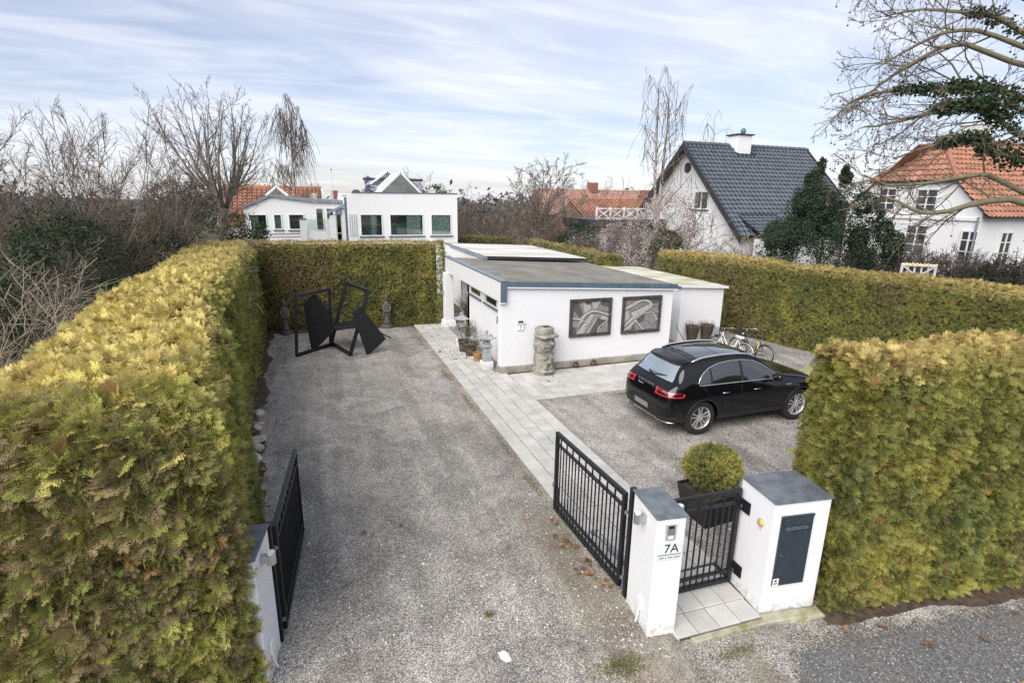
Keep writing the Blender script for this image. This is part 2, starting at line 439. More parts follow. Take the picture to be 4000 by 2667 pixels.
def asphalt_mat():
    m, nt, b, out = node_mat('asphalt')
    w = nworld(nt)
    v = nt.nodes.new('ShaderNodeTexVoronoi'); v.inputs['Scale'].default_value = 75; nt.links.new(w, v.inputs['Vector'])
    s = nt.nodes.new('ShaderNodeSeparateColor'); nt.links.new(v.outputs['Color'], s.inputs[0])
    colr = nmix(nt, nrange(nt, s.outputs[0], .1, 1), (.075, .074, .074), (.185, .182, .178))
    colr = nmix(nt, nmath(nt, 'GREATER_THAN', s.outputs[1], .965), colr, (.42, .41, .39))
    colr = nmix(nt, nmath(nt, 'MULTIPLY', nrange(nt, nnoise(nt, w, .9, 5, .6, .5), .5, .72), .5), colr, (.15, .12, .09))
    nt.links.new(colr, b.inputs['Base Color']); b.inputs['Roughness'].default_value = .85
    nbump(nt, b, v.outputs['Distance'], .5, .006)
    return m
def lawn_mat():
    m, nt, b, out = node_mat('rough_ground')
    w = nworld(nt)
    colr = nmix(nt, nrange(nt, nnoise(nt, w, .35, 6, .6), .35, .65), (.075, .062, .040), (.075, .085, .030))
    nt.links.new(colr, b.inputs['Base Color']); b.inputs['Roughness'].default_value = 1
    nbump(nt, b, nnoise(nt, w, 9, 5, .7), .8, .05)
    return m
M['gravel'], M['asphalt'], M['lawn'] = gravel_mat(), asphalt_mat(), lawn_mat()
ground_sheet('ground', [(-300, -120), (300, -120), (300, 500), (-300, 500)], -.030, M['lawn'])
# the street slants across in front of the gate; the gravel spills over its edge
def street_y(x): return -7.35 - .16 * x
ground_sheet('street', [(-60, -40), (60, -40), (60, street_y(60) + 0.6), (-60, street_y(-60) + 0.6)], -.012, M['asphalt'])
_edge = []
for k in range(601):
    x = 14 - k * (14 + 9) / 600
    f_ = min(1, max(0, (1.3 - x) / 1.9)); f_ = f_*f_*(3-2*f_)
    e = (street_y(x) - .75) * (1-f_) + f_ * (-10.6)
    e += .22 * (vnoise(np.array([[x * 1.6, 3.3, 0]]))[0] - .5) + .14 * (vnoise(np.array([[x * 9, 1.3, 0]]))[0] - .5) + .08 * (vnoise(np.array([[x * 31, 7.3, 0]]))[0] - .5)
    _edge.append((x, e))
ground_sheet('gravel_yard', [(-9, 11.5), (7.0, 11.5), (14, 8.5)] + _edge, 0.0, M['gravel'])

# ---- 30 cm concrete flags: the walk along the house and the forecourt before its front wall
def flag_mat(name, c, c2):
    m, nt, b, out = node_mat(name)
    w = nworld(nt); oi = nt.nodes.new('ShaderNodeObjectInfo')
    n1 = nnoise(nt, w, 2.4, 6, .65); n2 = nnoise(nt, w, 70, 3, .6)
    colr = nmix(nt, nrange(nt, n1, .34, .70), c2, c)
    colr = nmix(nt, 1.0, colr, nmix(nt, oi.outputs['Random'], (.86, .86, .86), (1.05, 1.045, 1.03)), 'MULTIPLY')
    colr = nmix(nt, 1.0, colr, nmix(nt, n2, (.86,)*3, (1.1,)*3), 'MULTIPLY')
    sp = nrange(nt, nnoise(nt, w, 4.5, 5, .7), .60, .74)
    colr = nmix(nt, nmath(nt, 'MULTIPLY', sp, .30), colr, (.20, .18, .13))
    nt.links.new(colr, b.inputs['Base Color']); b.inputs['Roughness'].default_value = .88; b.inputs['Specular IOR Level'].default_value = .25
    nbump(nt, b, n2, .35, .003)
    return m
M['flag'] = flag_mat('concrete_flag', (.56, .545, .515), (.46, .45, .42))
M['joint'] = mat('joint_sand', (.055, .05, .036), .95, var=.4, scale=9)
def flag_mesh(name, w, l, h, m, ch=.006):
    x, y = w / 2, l / 2
    mb = MB()
    r = lambda i, z: [(-x+i, -y+i, z), (x-i, -y+i, z), (x-i, y-i, z), (-x+i, y-i, z)]
    mb.loft([r(0, 0), r(0, h-ch), r(ch, h)], cap=True)
    return mb.mesh(name, m)
fm = flag_mesh('flag', .285, .285, .05, M['flag'])
fm_w = flag_mesh('flag_edge', .262, .292, .05, M['flag'])
walk = ground_sheet('garden_walk', [(-.29, -5.98), (1.19, -5.98), (1.19, 2.9), (.90, 2.9), (.90, 10.0), (-.29, 10.0)], .004, M['joint'])
rr = random.Random(3)
def lay(parent, xs, y0, ny, mesh=fm, skip=None):
    n = 0
    for j in range(ny):
        for i, x in enumerate(xs):
            y = y0 + .3 * j
            if skip and skip(x, y): continue
            o = shared(mesh, 'flagstone', (x + rr.uniform(-.003, .003), y + rr.uniform(-.003, .003), -.026 + rr.uniform(-.003, .003)), parent,
                       (rr.uniform(-.006, .006), rr.uniform(-.006, .006), rr.uniform(-.008, .008)))
            n += 1
    return n
# rows are numbered from the joint at y=0; the five-flag walk runs from the gate to the porch
lay(walk, [-.15, .15, .45, .75, 1.05], -5.85, 53, skip=lambda x, y: y > 3.0 and x > 1.0 or (y > 2.8 and x > 1.1))
court = ground_sheet('forecourt_paving', [(1.205, .61), (8.68, .61), (8.68, 2.84), (1.205, 2.84)], .004, M['joint'])
lay(court, [1.35 + .3 * i for i in range(25)], .75, 7)
# ---- big slabs between the gate pillars
gs = math.radians(-6)
slabs = ground_sheet('gate_path', [(-.13, -7.02), (1.06, -7.06), (1.22, -6.0), (-.05, -6.0)], .003, M['joint'])
big = flag_mesh('slab', .288, .318, .05, M['flag'])
for j, (yy, nn) in enumerate(((-6.84, 4), (-6.51, 4), (-6.18, 4))):
    for i in range(4):
        x = -.02 + .30 * i + (yy + 7.0) * .10
        shared(big, 'slab', (x, yy - .012 * i + rr.uniform(-.003, .003), -.022 + rr.uniform(-.002, .002)), slabs, (0, 0, gs * .5 + rr.uniform(-.01, .01)))
# dark patch of sand and a drain by the house corner is left as soil; soil strips under hedges
def ragged_strip(name, pts, w, z, m, label, cat, seed):
    rg = random.Random(seed); left, right = [], []
    n = 420
    P = [Vector((*p, 0)) for p in pts]
    L = [0]
    for a, b in zip(P, P[1:]): L.append(L[-1] + (b - a).length)
    for k in range(n + 1):
        s = L[-1] * k / n; i = max(j for j in range(len(L)) if L[j] <= s + 1e-9); i = min(i, len(P) - 2)
        d = (P[i+1] - P[i]).normalized(); p = P[i] + d * (s - L[i]); nrm = Vector((-d.y, d.x, 0))
        q1 = fnoise(np.array([[s*1.3, seed*3.1, 0.]]), 1.0, seed, 4)[0]-.5; q2 = fnoise(np.array([[s*1.3, seed*3.1+9, 0.]]), 1.0, seed+5, 4)[0]-.5
        left.append(p + nrm * w * (.5 + .8*q1 + rg.uniform(-.03, .03))); right.append(p - nrm * w * (.5 + .8*q2 + rg.uniform(-.03, .03)))
    mb = MB(); mb.grid([[(*q.xy, z) for q in left], [(*q.xy, z) for q in right]])
    return tag(mb.build(name, m), label, cat, kind='stuff')
ragged_strip('soil_strip', [(-5.1, -5.2), (-5.45, 2), (-5.75, 10.4)], .55, .004, M['soil'], 'bare soil along the foot of the left hedge', 'soil', 1)
ragged_strip('soil_strip', [(-5.8, 10.2), (1.0, 9.9)], .9, .005, M['soil'], 'bare soil along the foot of the back hedge', 'soil', 2)
ragged_strip('soil_strip', [(1.75, -7.24), (5.2, -7.85), (9, -8.5)], .34, .004, M['soil'], 'bare soil between the street and the right hand hedge', 'soil', 3)
# ================================================================ garage building with porch
def window(parent, O, U, V, w, h, frame=.05, depth=.06, fm=None, pane='glass', mull=(), trans=(), sill=True, curtain=None, room=.6, nrm=None, name='window', roomm='interior_dark', solid=False):
    """window in a wall: O lower-left corner (world, on the wall face), U/V unit axes, nrm outward.
    frame, pane, sill and the room behind are pieces of the window"""
    O, U, V, N = Vector(O), Vector(U), Vector(V), Vector(nrm)
    fm = fm or M['white_paint']
    if solid: O = O + N*.036; pane = 'pane_dark'; room = 0; curtain = None
    P = lambda u, v, n=0.0: O + U*u + V*v + N*n
    def bx(mb, u0, u1, v0, v1, n0, n1):
        mb.hexa([P(u0,v0,n0), P(u1,v0,n0), P(u1,v1,n0), P(u0,v1,n0), P(u0,v0,n1), P(u1,v0,n1), P(u1,v1,n1), P(u0,v1,n1)])
    f = MB()
    a, b = -.03, .025
    bx(f, 0, frame, 0, h, a, b); bx(f, w-frame, w, 0, h, a, b); bx(f, frame, w-frame, h-frame, h, a, b); bx(f, frame, w-frame, 0, frame, a, b)
    for m_ in mull: bx(f, m_-frame*.45, m_+frame*.45, frame, h-frame, a, b)
    for t_ in trans:
        bx(f, frame, w-frame, t_-frame*.3, t_+frame*.3, a+.004, b-.004)
    fo = f.build(name, fm, parent)
    g = MB(); q = frame*.9; g.add([P(q,q,-.008), P(w-q,q,-.008), P(w-q,h-q,-.008), P(q,h-q,-.008)], [(0,1,2,3)]); g.build('pane', M[pane], fo)
    if sill:
        s = MB(); bx(s, -.06, w+.06, -.05, -.004, -.02, .075); s.build('sill', M['slate'], fo)
    if room:
        r = MB()
        r.add([P(.01,.01,-.035), P(w-.01,.01,-.035), P(w-.01,h-.01,-.035), P(.01,h-.01,-.035), P(.01,.01,-room), P(w-.01,.01,-room), P(w-.01,h-.01,-room), P(.01,h-.01,-room)],
              [(4,5,6,7), (0,1,5,4), (1,2,6,5), (2,3,7,6), (3,0,4,7)])
        me = r.mesh('room', M[roomm], recalc=False); link(bpy.data.objects.new('room', me), fo)
    if curtain:
        c = MB()
        for (u0, u1) in curtain:
            n = max(6, int((u1-u0)/.045))
            rows = []
            for v in (h*.02, h*.98):
                rows.append([P(u0+(u1-u0)*k/n, v, -.14 + .035*math.sin(k*1.9)+.01*math.sin(k*.7)) for k in range(n+1)])
            c.grid(rows)
        c.build('curtain', M['curtain'], fo, smooth=True)
    return fo

gar = empty('garage', (1.0, 2.88, 0), label='low white rendered garage with flat felt roof and two framed reliefs on its wall', cat='garage')
def gpart(mb, name, m, bevel=0.0, smooth=False, parent=gar):
    o = mb.build(name, m, None, smooth=smooth, bevel=bevel)
    o.parent = parent; o.matrix_parent_inverse = Matrix.Translation(parent.location).inverted()
    return o
def adopt(o, parent):
    o.parent = parent
    o.matrix_parent_inverse = (Matrix.Translation(parent.location) @ Matrix.Rotation(parent.rotation_euler.z, 4, 'Z')).inverted()
    return o
X0, X1, YF, YB = 1.02, 6.75, 2.88, 8.55
def roof_z(x): return 2.66 - (x - 1.0) * .052
mb = MB()      # walls: front wall, recessed side wall, right wall, back wall
t = .28
def slopewall(mb, x0, x1, y0, y1, z0, dz=-.02):
    mb.hexa([(x0,y0,z0),(x1,y0,z0),(x1,y1,z0),(x0,y1,z0),(x0,y0,roof_z(x0)+dz),(x1,y0,roof_z(x1)+dz),(x1,y1,roof_z(x1)+dz),(x0,y1,roof_z(x0)+dz)])
slopewall(mb, X0, X1, YF, YF+t, .20)
gpart(mb, 'front_wall', M['white'], bevel=.012)
# side wall with the two slot windows cut out
mb = MB()
xs, xe = 1.30, 1.50
def sw(y0, y1, z0, z1): mb.box(xs, xe, y0, y1, z0, z1)
wins = [(4.03, 5.29), (5.74, 7.14)]
sw(YF+t+.001, 7.46, 0.0, 1.66); sw(YF+t+.001, 7.46, 1.96, 2.58)
for a, b in ((YF+t+.001, 4.03), (5.29, 5.74), (7.14, 7.46)): sw(a, b, 1.66, 1.96)
gpart(mb, 'side_wall', M['white'])
for (a, b) in wins:
    o = window(None, (xs, b, 1.665), (0, -1, 0), (0, 0, 1), b-a, .29, .04, nrm=(-1, 0, 0), pane='glass_dark', room=.5); adopt(o, gar)
mb = MB(); slopewall(mb, X1-.28, X1, YF+t+.001, 8.6, .20); gpart(mb, 'right_wall', M['white'])
mb = MB(); mb.box(xs, X1-.281, 7.20, 7.459, 0, 2.32); mb.box(1.9, X1-.281, 8.30, 8.55, 0, 2.32); gpart(mb, 'back_wall', M['white'])
mb = MB(); mb.box(X0-.035, X1+.03, YF-.045, YF+t+.02, 0.0, .205); mb.box(X1-.29, X1+.03, YF+t+.021, 8.6, 0, .198); gpart(mb, 'plinth', M['concrete'], bevel=.015)
# felt roof
def felt_mat():
    m, nt, b, out = node_mat('roof_felt'); w = nworld(nt)
    colr = nmix(nt, nrange(nt, nnoise(nt, w, 1.1, 6, .65, .4), .35, .68), (.155, .148, .125), (.235, .228, .205))
    colr = nmix(nt, nmath(nt, 'MULTIPLY', nrange(nt, nnoise(nt, nworld(nt, (1.2, .35, 1)), 1.3, 5, .6), .52, .7), .55), colr, (.20, .165, .085))
    colr = nmix(nt, 1.0, colr, nmix(nt, nnoise(nt, w, 110, 2), (.75,)*3, (1.25,)*3), 'MULTIPLY')
    nt.links.new(colr, b.inputs['Base Color']); b.inputs['Roughness'].default_value = .95
    nbump(nt, b, nnoise(nt, w, 120, 3), .4, .004); return m
M['felt'] = felt_mat()
mb = MB()
x0, x1, y0, y1 = 1.14, 6.80, YF-.045, 9.35
mb.hexa([(x0,y0,roof_z(x0)-.02),(x1,y0,roof_z(x1)-.02),(x1,y1,roof_z(x1)-.02),(x0,y1,roof_z(x0)-.02),(x0,y0,roof_z(x0)+.02),(x1,y0,roof_z(x1)+.02),(x1,y1,roof_z(x1)+.02),(x0,y1,roof_z(x0)+.02)])
gpart(mb, 'roof', M['felt'])
mb = MB(); 
for k in range(1, 6):      # felt lap seams
    y = y0 + k*1.02
    mb.hexa([(x0,y,roof_z(x0)+.02),(x1,y,roof_z(x1)+.02),(x1,y+.10,roof_z(x1)+.02),(x0,y+.10,roof_z(x0)+.02),(x0,y,roof_z(x0)+.026),(x1,y,roof_z(x1)+.026),(x1,y+.10,roof_z(x1)+.026),(x0,y+.10,roof_z(x0)+.026)])
gpart(mb, 'felt_seam', M['felt'])
mb = MB()      # zinc edge along the front
ya, yb = YF-.085, YF-.046
mb.hexa([(1.16,ya,roof_z(1.16)-.115),(6.83,ya,roof_z(6.83)-.115),(6.83,yb,roof_z(6.83)-.115),(1.16,yb,roof_z(1.16)-.115),(1.16,ya,roof_z(1.16)+.035),(6.83,ya,roof_z(6.83)+.035),(6.83,yb,roof_z(6.83)+.035),(1.16,yb,roof_z(1.16)+.035)])
gpart(mb, 'edge_trim', M['zinc'])
mb = MB(); mb.hexa([(1.17,ya-.006,roof_z(1.16)-.150),(6.83,ya-.006,roof_z(6.83)-.150),(6.83,yb,roof_z(6.83)-.150),(1.17,yb,roof_z(1.16)-.150),(1.17,ya-.006,roof_z(1.16)-.118),(6.83,ya-.006,roof_z(6.83)-.118),(6.83,yb,roof_z(6.83)-.118),(1.17,yb,roof_z(1.16)-.118)])
gpart(mb, 'drip_batten', M['white_paint'])
# deep white fascia along the walk, zinc end cap and capping
mb = MB(); mb.box(.985, 1.135, YF-.045, 9.72, 2.115, 2.665); gpart(mb, 'fascia', M['white_paint'])
mb = MB(); mb.box(.99, 1.158, YF-.094, YF-.047, 2.10, 2.69); gpart(mb, 'fascia_cap', M['zinc'])
mb = MB(); mb.box(.96, 1.17, YF-.10, 9.74, 2.692, 2.715); gpart(mb, 'capping', M['galv'])
mb = MB(); mb.box(.955, 1.12, YF-.10, YF+.05, 2.07, 2.098); gpart(mb, 'drip_edge', M['white_paint'])
mb = MB(); mb.box(1.14, 2.3, 9.36, 9.66, 2.30, 2.60); gpart(mb, 'back_beam', M['white_paint'])
# gutter end showing past the right corner
mb = MB()
pr = [(math.cos(a), math.sin(a)) for a in [math.pi + math.pi*k/8 for k in range(9)]]
mb.loft([[(6.93+.075*c, y, roof_z(6.8)-.055+.085*s) for c, s in pr] + [(6.93+.062*c, y, roof_z(6.8)-.055+.072*s) for c, s in reversed(pr)] for y in (YF-.06, 8.9)])
gpart(mb, 'gutter', M['zinc'])
# porch column and its foot
mb = MB(); mb.box(.84, 1.18, 9.05, 9.42, .26, 2.11); gpart(mb, 'porch_column', M['white'], bevel=.008)
mb = MB(); a, b = .74, 1.28
mb.hexa([(a,8.95,0),(b,8.95,0),(b,9.52,0),(a,9.52,0),(a+.05,9.0,.26),(b-.05,9.0,.26),(b-.05,9.47,.26),(a+.05,9.47,.26)]); gpart(mb, 'column_foot', M['white'], bevel=.012)
mb = MB(); mb.box(.70, .835, 9.18, 9.25, 1.28, 1.42); gpart(mb, 'wall_light', M['steel'])
mb = MB(); mb.box(1.62, 1.90, 9.30, 9.6, 0, 2.5); gpart(mb, 'inner_pillar', M['white'])

# ---------------------------------------------------------------- covered link with clear sheets behind the garage
annex = empty('covered_link', (2.3, 8.6, 0), label='white link building with corrugated clear plastic roof behind the garage', cat='outbuilding')
mb = MB(); mb.box(2.35, 2.55, 9.8, 16.45, 0, 2.62); gpart(mb, 'side_wall', M['white_far'], parent=annex)
def lz(x): return 2.76 - (x-2.3)*.042
mb = MB()
mb.hexa([(2.30,8.62,lz(2.3)-.13),(2.42,8.62,lz(2.3)-.13),(2.42,14.4,lz(2.3)-.13),(2.30,14.4,lz(2.3)-.13),(2.30,8.62,lz(2.3)+.0),(2.42,8.62,lz(2.3)+.0),(2.42,14.4,lz(2.3)+.0),(2.30,14.4,lz(2.3)+.0)])
gpart(mb, 'gutter_board', M['galv'], parent=annex)
mb = MB(); mb.hexa([(2.43,8.60,lz(2.43)-.10),(6.5,8.60,lz(6.5)-.10),(6.5,8.66,lz(6.5)-.10),(2.43,8.66,lz(2.43)-.10),(2.43,8.60,lz(2.43)-.02),(6.5,8.60,lz(6.5)-.02),(6.5,8.66,lz(6.5)-.02),(2.43,8.66,lz(2.43)-.02)])
gpart(mb, 'end_flashing', M['dark_trim'], parent=annex)
def sheet_mat():
    m, nt, b, out = node_mat('clear_sheet'); w = nworld(nt)
    st = nnoise(nt, nworld(nt, (.25, 4.5, 1)), 1.0, 5, .6)
    colr = nmix(nt, nrange(nt, st, .42, .66), (.70, .71, .69), (.40, .36, .25))
    nt.links.new(colr, b.inputs['Base Color']); b.inputs['Roughness'].default_value = .35; return m
M['sheet'] = sheet_mat()
for k in range(7):         # roof sheets, each ribbed
    ya, yb = 8.57 + .85*k, 8.57 + .85*k + .90
    rows = []
    n = 24
    for x in (2.34, 4.4, 6.62):
        rows.append([(x, ya+(yb-ya)*j/n, lz(x)+.012+.002*(k % 2)+.016*math.sin(j*math.pi/2)) for j in range(n+1)])
    o = gpart(MB().grid(rows), 'roof_sheet', M['sheet'], parent=annex, smooth=True)
mb = MB(); mb.hexa([(2.4,14.6,2.60),(7.0,14.6,2.42),(7.0,16.45,2.42),(2.4,16.45,2.60),(2.4,14.6,2.66),(7.0,14.6,2.48),(7.0,16.45,2.48),(2.4,16.45,2.66)]); gpart(mb, 'felt_roof', M['felt'], parent=annex)
mb = MB(); mb.box(6.3, 6.5, 9.5, 16.4, 0, 2.44); mb.box(2.56, 6.29, 16.1, 16.4, 0, 2.42); gpart(mb, 'back_wall', M['white_far'], parent=annex)

# ---------------------------------------------------------------- flat white shed beside the garage
shed = empty('shed', (7.92, 4.0, 0), label='plain white flat roofed shed beside the garage with two tall planters before it', cat='shed')
mb = MB(); mb.hexa([(7.94,4,0),(9.72,4,0),(9.72,9.3,0),(7.94,9.3,0),(7.94,4,2.08),(9.72,4,1.97),(9.72,9.3,1.97),(7.94,9.3,2.08)]); gpart(mb, 'walls', M['white'], parent=shed, bevel=.01)
def shedroof_mat():
    m, nt, b, out = node_mat('shed_roof'); w = nworld(nt)
    n = nnoise(nt, nworld(nt, (.5, 2.2, 1)), 1.2, 6, .65, .5)
    colr = nmix(nt, nrange(nt, n, .40, .66), (.66, .65, .58), (.36, .33, .16))
    nt.links.new(colr, b.inputs['Base Color']); b.inputs['Roughness'].default_value = .7; return m
M['shed_roof'] = shedroof_mat()
mb = MB(); mb.hexa([(7.80,3.90,2.085),(9.80,3.90,1.972),(9.80,9.55,1.972),(7.80,9.55,2.085),(7.80,3.90,2.15),(9.80,3.90,2.035),(9.80,9.55,2.035),(7.80,9.55,2.15)]); gpart(mb, 'roof', M['shed_roof'], parent=shed)
mb = MB(); mb.hexa([(7.79,3.885,2.07),(9.81,3.885,1.957),(9.81,3.899,1.957),(7.79,3.899,2.07),(7.79,3.885,2.155),(9.81,3.885,2.04),(9.81,3.899,2.04),(7.79,3.899,2.155)]); mb.box(7.785,7.799,3.9,9.56,2.07,2.155); gpart(mb, 'roof_edge', M['white_paint'], parent=shed)
mb = MB(); mb.box(7.90, 9.74, 3.96, 9.3, 0, .14); gpart(mb, 'plinth', M['concrete'], parent=shed)
mb = MB(); mb.tube([(7.02, 2.95, 1.02), (7.10, 2.93, .86), (7.36, 2.9, .50), (7.44, 2.86, .25), (7.45, 2.84, .05)], .011, 6)
tag(mb.build('garden_hose', M['black_plastic'], smooth=True), 'thin dark hose hanging down beside the shed wall', 'hose')

# ================================================================ main house behind the back hedge
house = empty('white_house', (-2.1, 16.5, 0), label='white modern house with large square windows and glass pyramid rooflights', cat='house')
def hpart(mb, name, m, parent=house, **k): return gpart(mb, name, m, parent=parent, **k)
def wall_holes(mb, O, U, V, N, W, H, T, holes):
    """flat wall slab with rectangular openings (u0,u1,v0,v1), as a grid of blocks"""
    O, U, V, N = Vector(O), Vector(U), Vector(V), Vector(N)
    us = sorted({0, W, *[h[0] for h in holes], *[h[1] for h in holes]}); vs = sorted({0, H, *[h[2] for h in holes], *[h[3] for h in holes]})
    for i in range(len(vs)-1):
        run = None
        for j in range(len(us)):
            solid = j < len(us)-1 and not any(h[0] <= (us[j]+us[j+1])/2 <= h[1] and h[2] <= (vs[i]+vs[i+1])/2 <= h[3] for h in holes)
            if solid and run is None: run = us[j]
            if not solid and run is not None:
                u0, u1, v0, v1 = run, us[j], vs[i], vs[i+1]; run = None
                P = lambda u, v, n: O + U*u + V*v - N*n
                mb.hexa([P(u0,v0,0), P(u1,v0,0), P(u1,v1,0), P(u0,v1,0), P(u0,v0,T), P(u1,v0,T), P(u1,v1,T), P(u0,v1,T)])
    return mb
HY = 16.5
hw = [(-1.59, -.52, 3.02, 4.08), (-.18, 1.50, 3.02, 4.08), (1.87, 2.94, 3.02, 4.08)]
mb = MB(); wall_holes(mb, (-2.16, HY, 0), (1,0,0), (0,0,1), (0,-1,0), 5.42, 4.90, .3, [(a+2.16, b+2.16, c, d) for a, b, c, d in hw])
mb.hexa([(-2.16,HY,4.901),(3.26,HY,4.901),(3.26,HY+.3,4.901),(-2.16,HY+.3,4.901),(-1.86,HY,5.06),(3.26,HY,5.08),(3.26,HY+.3,5.08),(-1.86,HY+.3,5.06)])
hpart(mb, 'front_wall', M['white_far'])
mb = MB(); mb.box(-2.16, -1.86, HY+.301, 26, 0, 4.88); hpart(mb, 'west_wall', M['white_far'])
mb = MB(); mb.box(2.96, 3.26, HY+.301, 26, 0, 5.06); mb.box(-2.1, 3.2, 26.01, 26.3, 0, 5.06); hpart(mb, 'east_wall', M['white_far'])
mb = MB(); mb.box(-1.9, 3.0, HY+.2, 26, 4.86, 4.95); hpart(mb, 'roof', M['felt'])
mb = MB(); mb.hexa([(-1.90,HY-.04,5.062),(3.30,HY-.04,5.082),(3.30,HY+.34,5.082),(-1.90,HY+.34,5.062),(-1.90,HY-.04,5.10),(3.30,HY-.04,5.12),(3.30,HY+.34,5.12),(-1.90,HY+.34,5.10)]); hpart(mb, 'parapet_cap', M['zinc'])
for (a, b, c, d), cur in zip(hw, ([(.52, .80)], [(.85, 1.60)], [(.03, 1.04)])):
    o = window(None, (a, HY-.001, c), (1,0,0), (0,0,1), b-a, d-c, .045, nrm=(0,-1,0), curtain=cur, room=.9, roomm='interior'); adopt(o, house)
mb = MB()
for k in range(4): mb.box(-2.12+.10*k, -2.085+.10*k, HY-.07, HY-.035, 3.05, 4.10)
hpart(mb, 'wall_batten', M['white_paint'])
mb = MB(); mb.tube([(-2.22, HY+.05, 2.4), (-2.22, HY+.05, 4.85)], .05, 8); hpart(mb, 'downpipe', M['zinc'])
# rooflights: gabled glass lanterns with white frames
def lantern(name, x0, x1, xr, z0, zr, y0, y1, parent, fr=.13):
    g = MB(); A, B, R_ = Vector((x0, y0, z0)), Vector((x1, y0, z0)), Vector((xr, y0, zr)); D = Vector((0, y1-y0, 0))
    g.bar(A, R_, .10, fr, up=(0,1,0)); g.bar(R_, B, .10, fr, up=(0,1,0)); g.bar(A+D, R_+D, .1, fr, up=(0,1,0)); g.bar(R_+D, B+D, .1, fr, up=(0,1,0)); g.bar(R_, R_+D, fr, .1)
    n = int((y1-y0)/.7)
    for k in range(1, n):
        q = D*(k/n); g.bar(A+q, R_+q, .05, .05, up=(0,1,0)); g.bar(B+q, R_+q, .05, .05, up=(0,1,0))
    o = hpart(g, 'rooflight', M['white_paint'], parent=parent)
    p = MB(); e = Vector((0, .06, 0))
    p.add([A+e, B+e, R_+e, A+D-e, B+D-e, R_+D-e], [(0,1,2), (3,5,4)]); p.add([A+e, R_+e, R_+D-e, A+D-e, B+e, B+D-e], [(0,1,2,3), (1,4,5,2)])
    po = p.build('glazing', M['glass_dark'], None); po.parent = o
    return o
lantern('rooflight', -.42, 1.74, .70, 5.09, 6.12, 18.2, 21.5, house)
lantern('rooflight', -.55, 1.55, .50, 5.55, 6.34, 21.7, 24.0, house)
# evacuated-tube solar collector
def solar():
    hb = MB(); hb.tube([(-.87, 21.9, 5.86), (2.55, 21.9, 5.86)], .075, 10)
    h = hpart(hb, 'collector_header', M['dark_trim'])
    t = MB()
    for k in range(38):
        x = -.78 + k*.0865; t.tube([(x, 21.85, 5.80), (x, 21.2, 5.05)], .026, 6)
    to = t.build('collector_tubes', M['solar']); adopt(to, house); tag(to, kind='stuff')
M['solar'] = mat('collector_glass', (.10, .105, .20), .15, var=.2)
solar()
for x in (-1.54, -.85):
    mb = MB(); mb.lathe([(.24, 0), (.235, .06), (.2, .15), (.12, .21), (.02, .235)], (x, 18.6, 5.0), 16); hpart(mb, 'roof_dome', M['dark_trim'], smooth=True)
mb = MB(); mb.box(2.5, 2.85, 19.8, 20.1, 4.9, 5.28); mb.box(2.46, 2.89, 19.76, 20.14, 5.281, 5.32); hpart(mb, 'chimney', M['white_far'])
# glazed porch between the two blocks
mb = MB(); mb.box(-2.98, -2.70, 16.75, 17.0, 0, 4.02); mb.box(-2.42, -2.17, 16.75, 17.0, 0, 4.35); hpart(mb, 'porch_wall', M['white_far'])
o = window(None, (-2.69, 16.80, 2.3), (1,0,0), (0,0,1), .26, 1.75, .03, nrm=(0,-1,0), trans=(.85,), sill=False, room=1.0); adopt(o, house)
mb = MB(); mb.prism([(-3.06, 16.65, 4.04), (-2.14, 16.65, 4.46), (-2.14, 16.65, 4.56), (-3.06, 16.65, 4.12)], (0, 1.4, 0)); mb.prism([(-2.70,16.70,4.06),(-2.43,16.70,4.06),(-2.43,16.70,4.36),(-2.70,16.70,4.22)], (0,.04,0)); hpart(mb, 'porch_roof', M['galv'])
# low wing to the left
wing = empty('house_wing', (-7.0, 20, 0), label='low white wing with shallow grey roof left of the tall white block', cat='house')
WY = 20.0
ww = [(-6.78, -5.96, 3.14, 3.95), (-5.66, -5.25, 3.16, 3.95), (-4.94, -4.14, 3.14, 3.96), (-3.58, -3.17, 3.10, 4.28), (-3.06, -2.64, 3.10, 4.28)]
mb = MB(); wall_holes(mb, (-7.0, WY, 0), (1,0,0), (0,0,1), (0,-1,0), 4.84, 4.30, .3, [(a+7, b+7, c, d) for a, b, c, d in ww])
mb.prism([(-7.0, WY, 4.301), (-2.16, WY, 4.301), (-2.16, WY, 4.50), (-3.8, WY, 4.56), (-5.73, WY, 4.80)], (0, .3, 0))
gpart(mb, 'front_wall', M['white_far'], parent=wing)
mb = MB(); mb.box(-7.0, -6.7, WY+.301, 27, 0, 4.28); mb.box(-6.69, -2.2, 26.7, 27, 0, 4.3); gpart(mb, 'side_wall', M['white_far'], parent=wing)
mb = MB(); mb.prism([(-7.12, WY-.12, 4.20), (-5.73, WY-.12, 4.82), (-3.8, WY-.12, 4.58), (-2.18, WY-.12, 4.52), (-2.18, WY-.12, 4.68), (-3.8, WY-.12, 4.72), (-5.73, WY-.12, 4.95), (-7.12, WY-.12, 4.32)], (0, 7, 0)); gpart(mb, 'roof', M['galv'], parent=wing)
for (a, b, c, d), cur in zip(ww, ([(.02, .40)], [(.02, .38)], [], [], [])):
    o = window(None, (a, WY-.001, c), (1,0,0), (0,0,1), b-a, d-c, .05, nrm=(0,-1,0), curtain=cur, room=.8, roomm='interior'); adopt(o, wing)
lantern('rooflight', -5.95, -4.9, -5.42, 4.88, 5.34, 20.6, 22.6, wing, fr=.1)
mb = MB(); mb.box(-6.9, -4.1, 18.9, 19.0, 2.96, 3.02); mb.box(-6.9, -4.1, 18.9, 19.0, 2.82, 2.87); gpart(mb, 'handrail', M['galv'], parent=wing)
terr = empty('terrace_wall', (-4.35, 17.5, 0), label='white terrace wall with glass balustrade before the low wing', cat='wall')
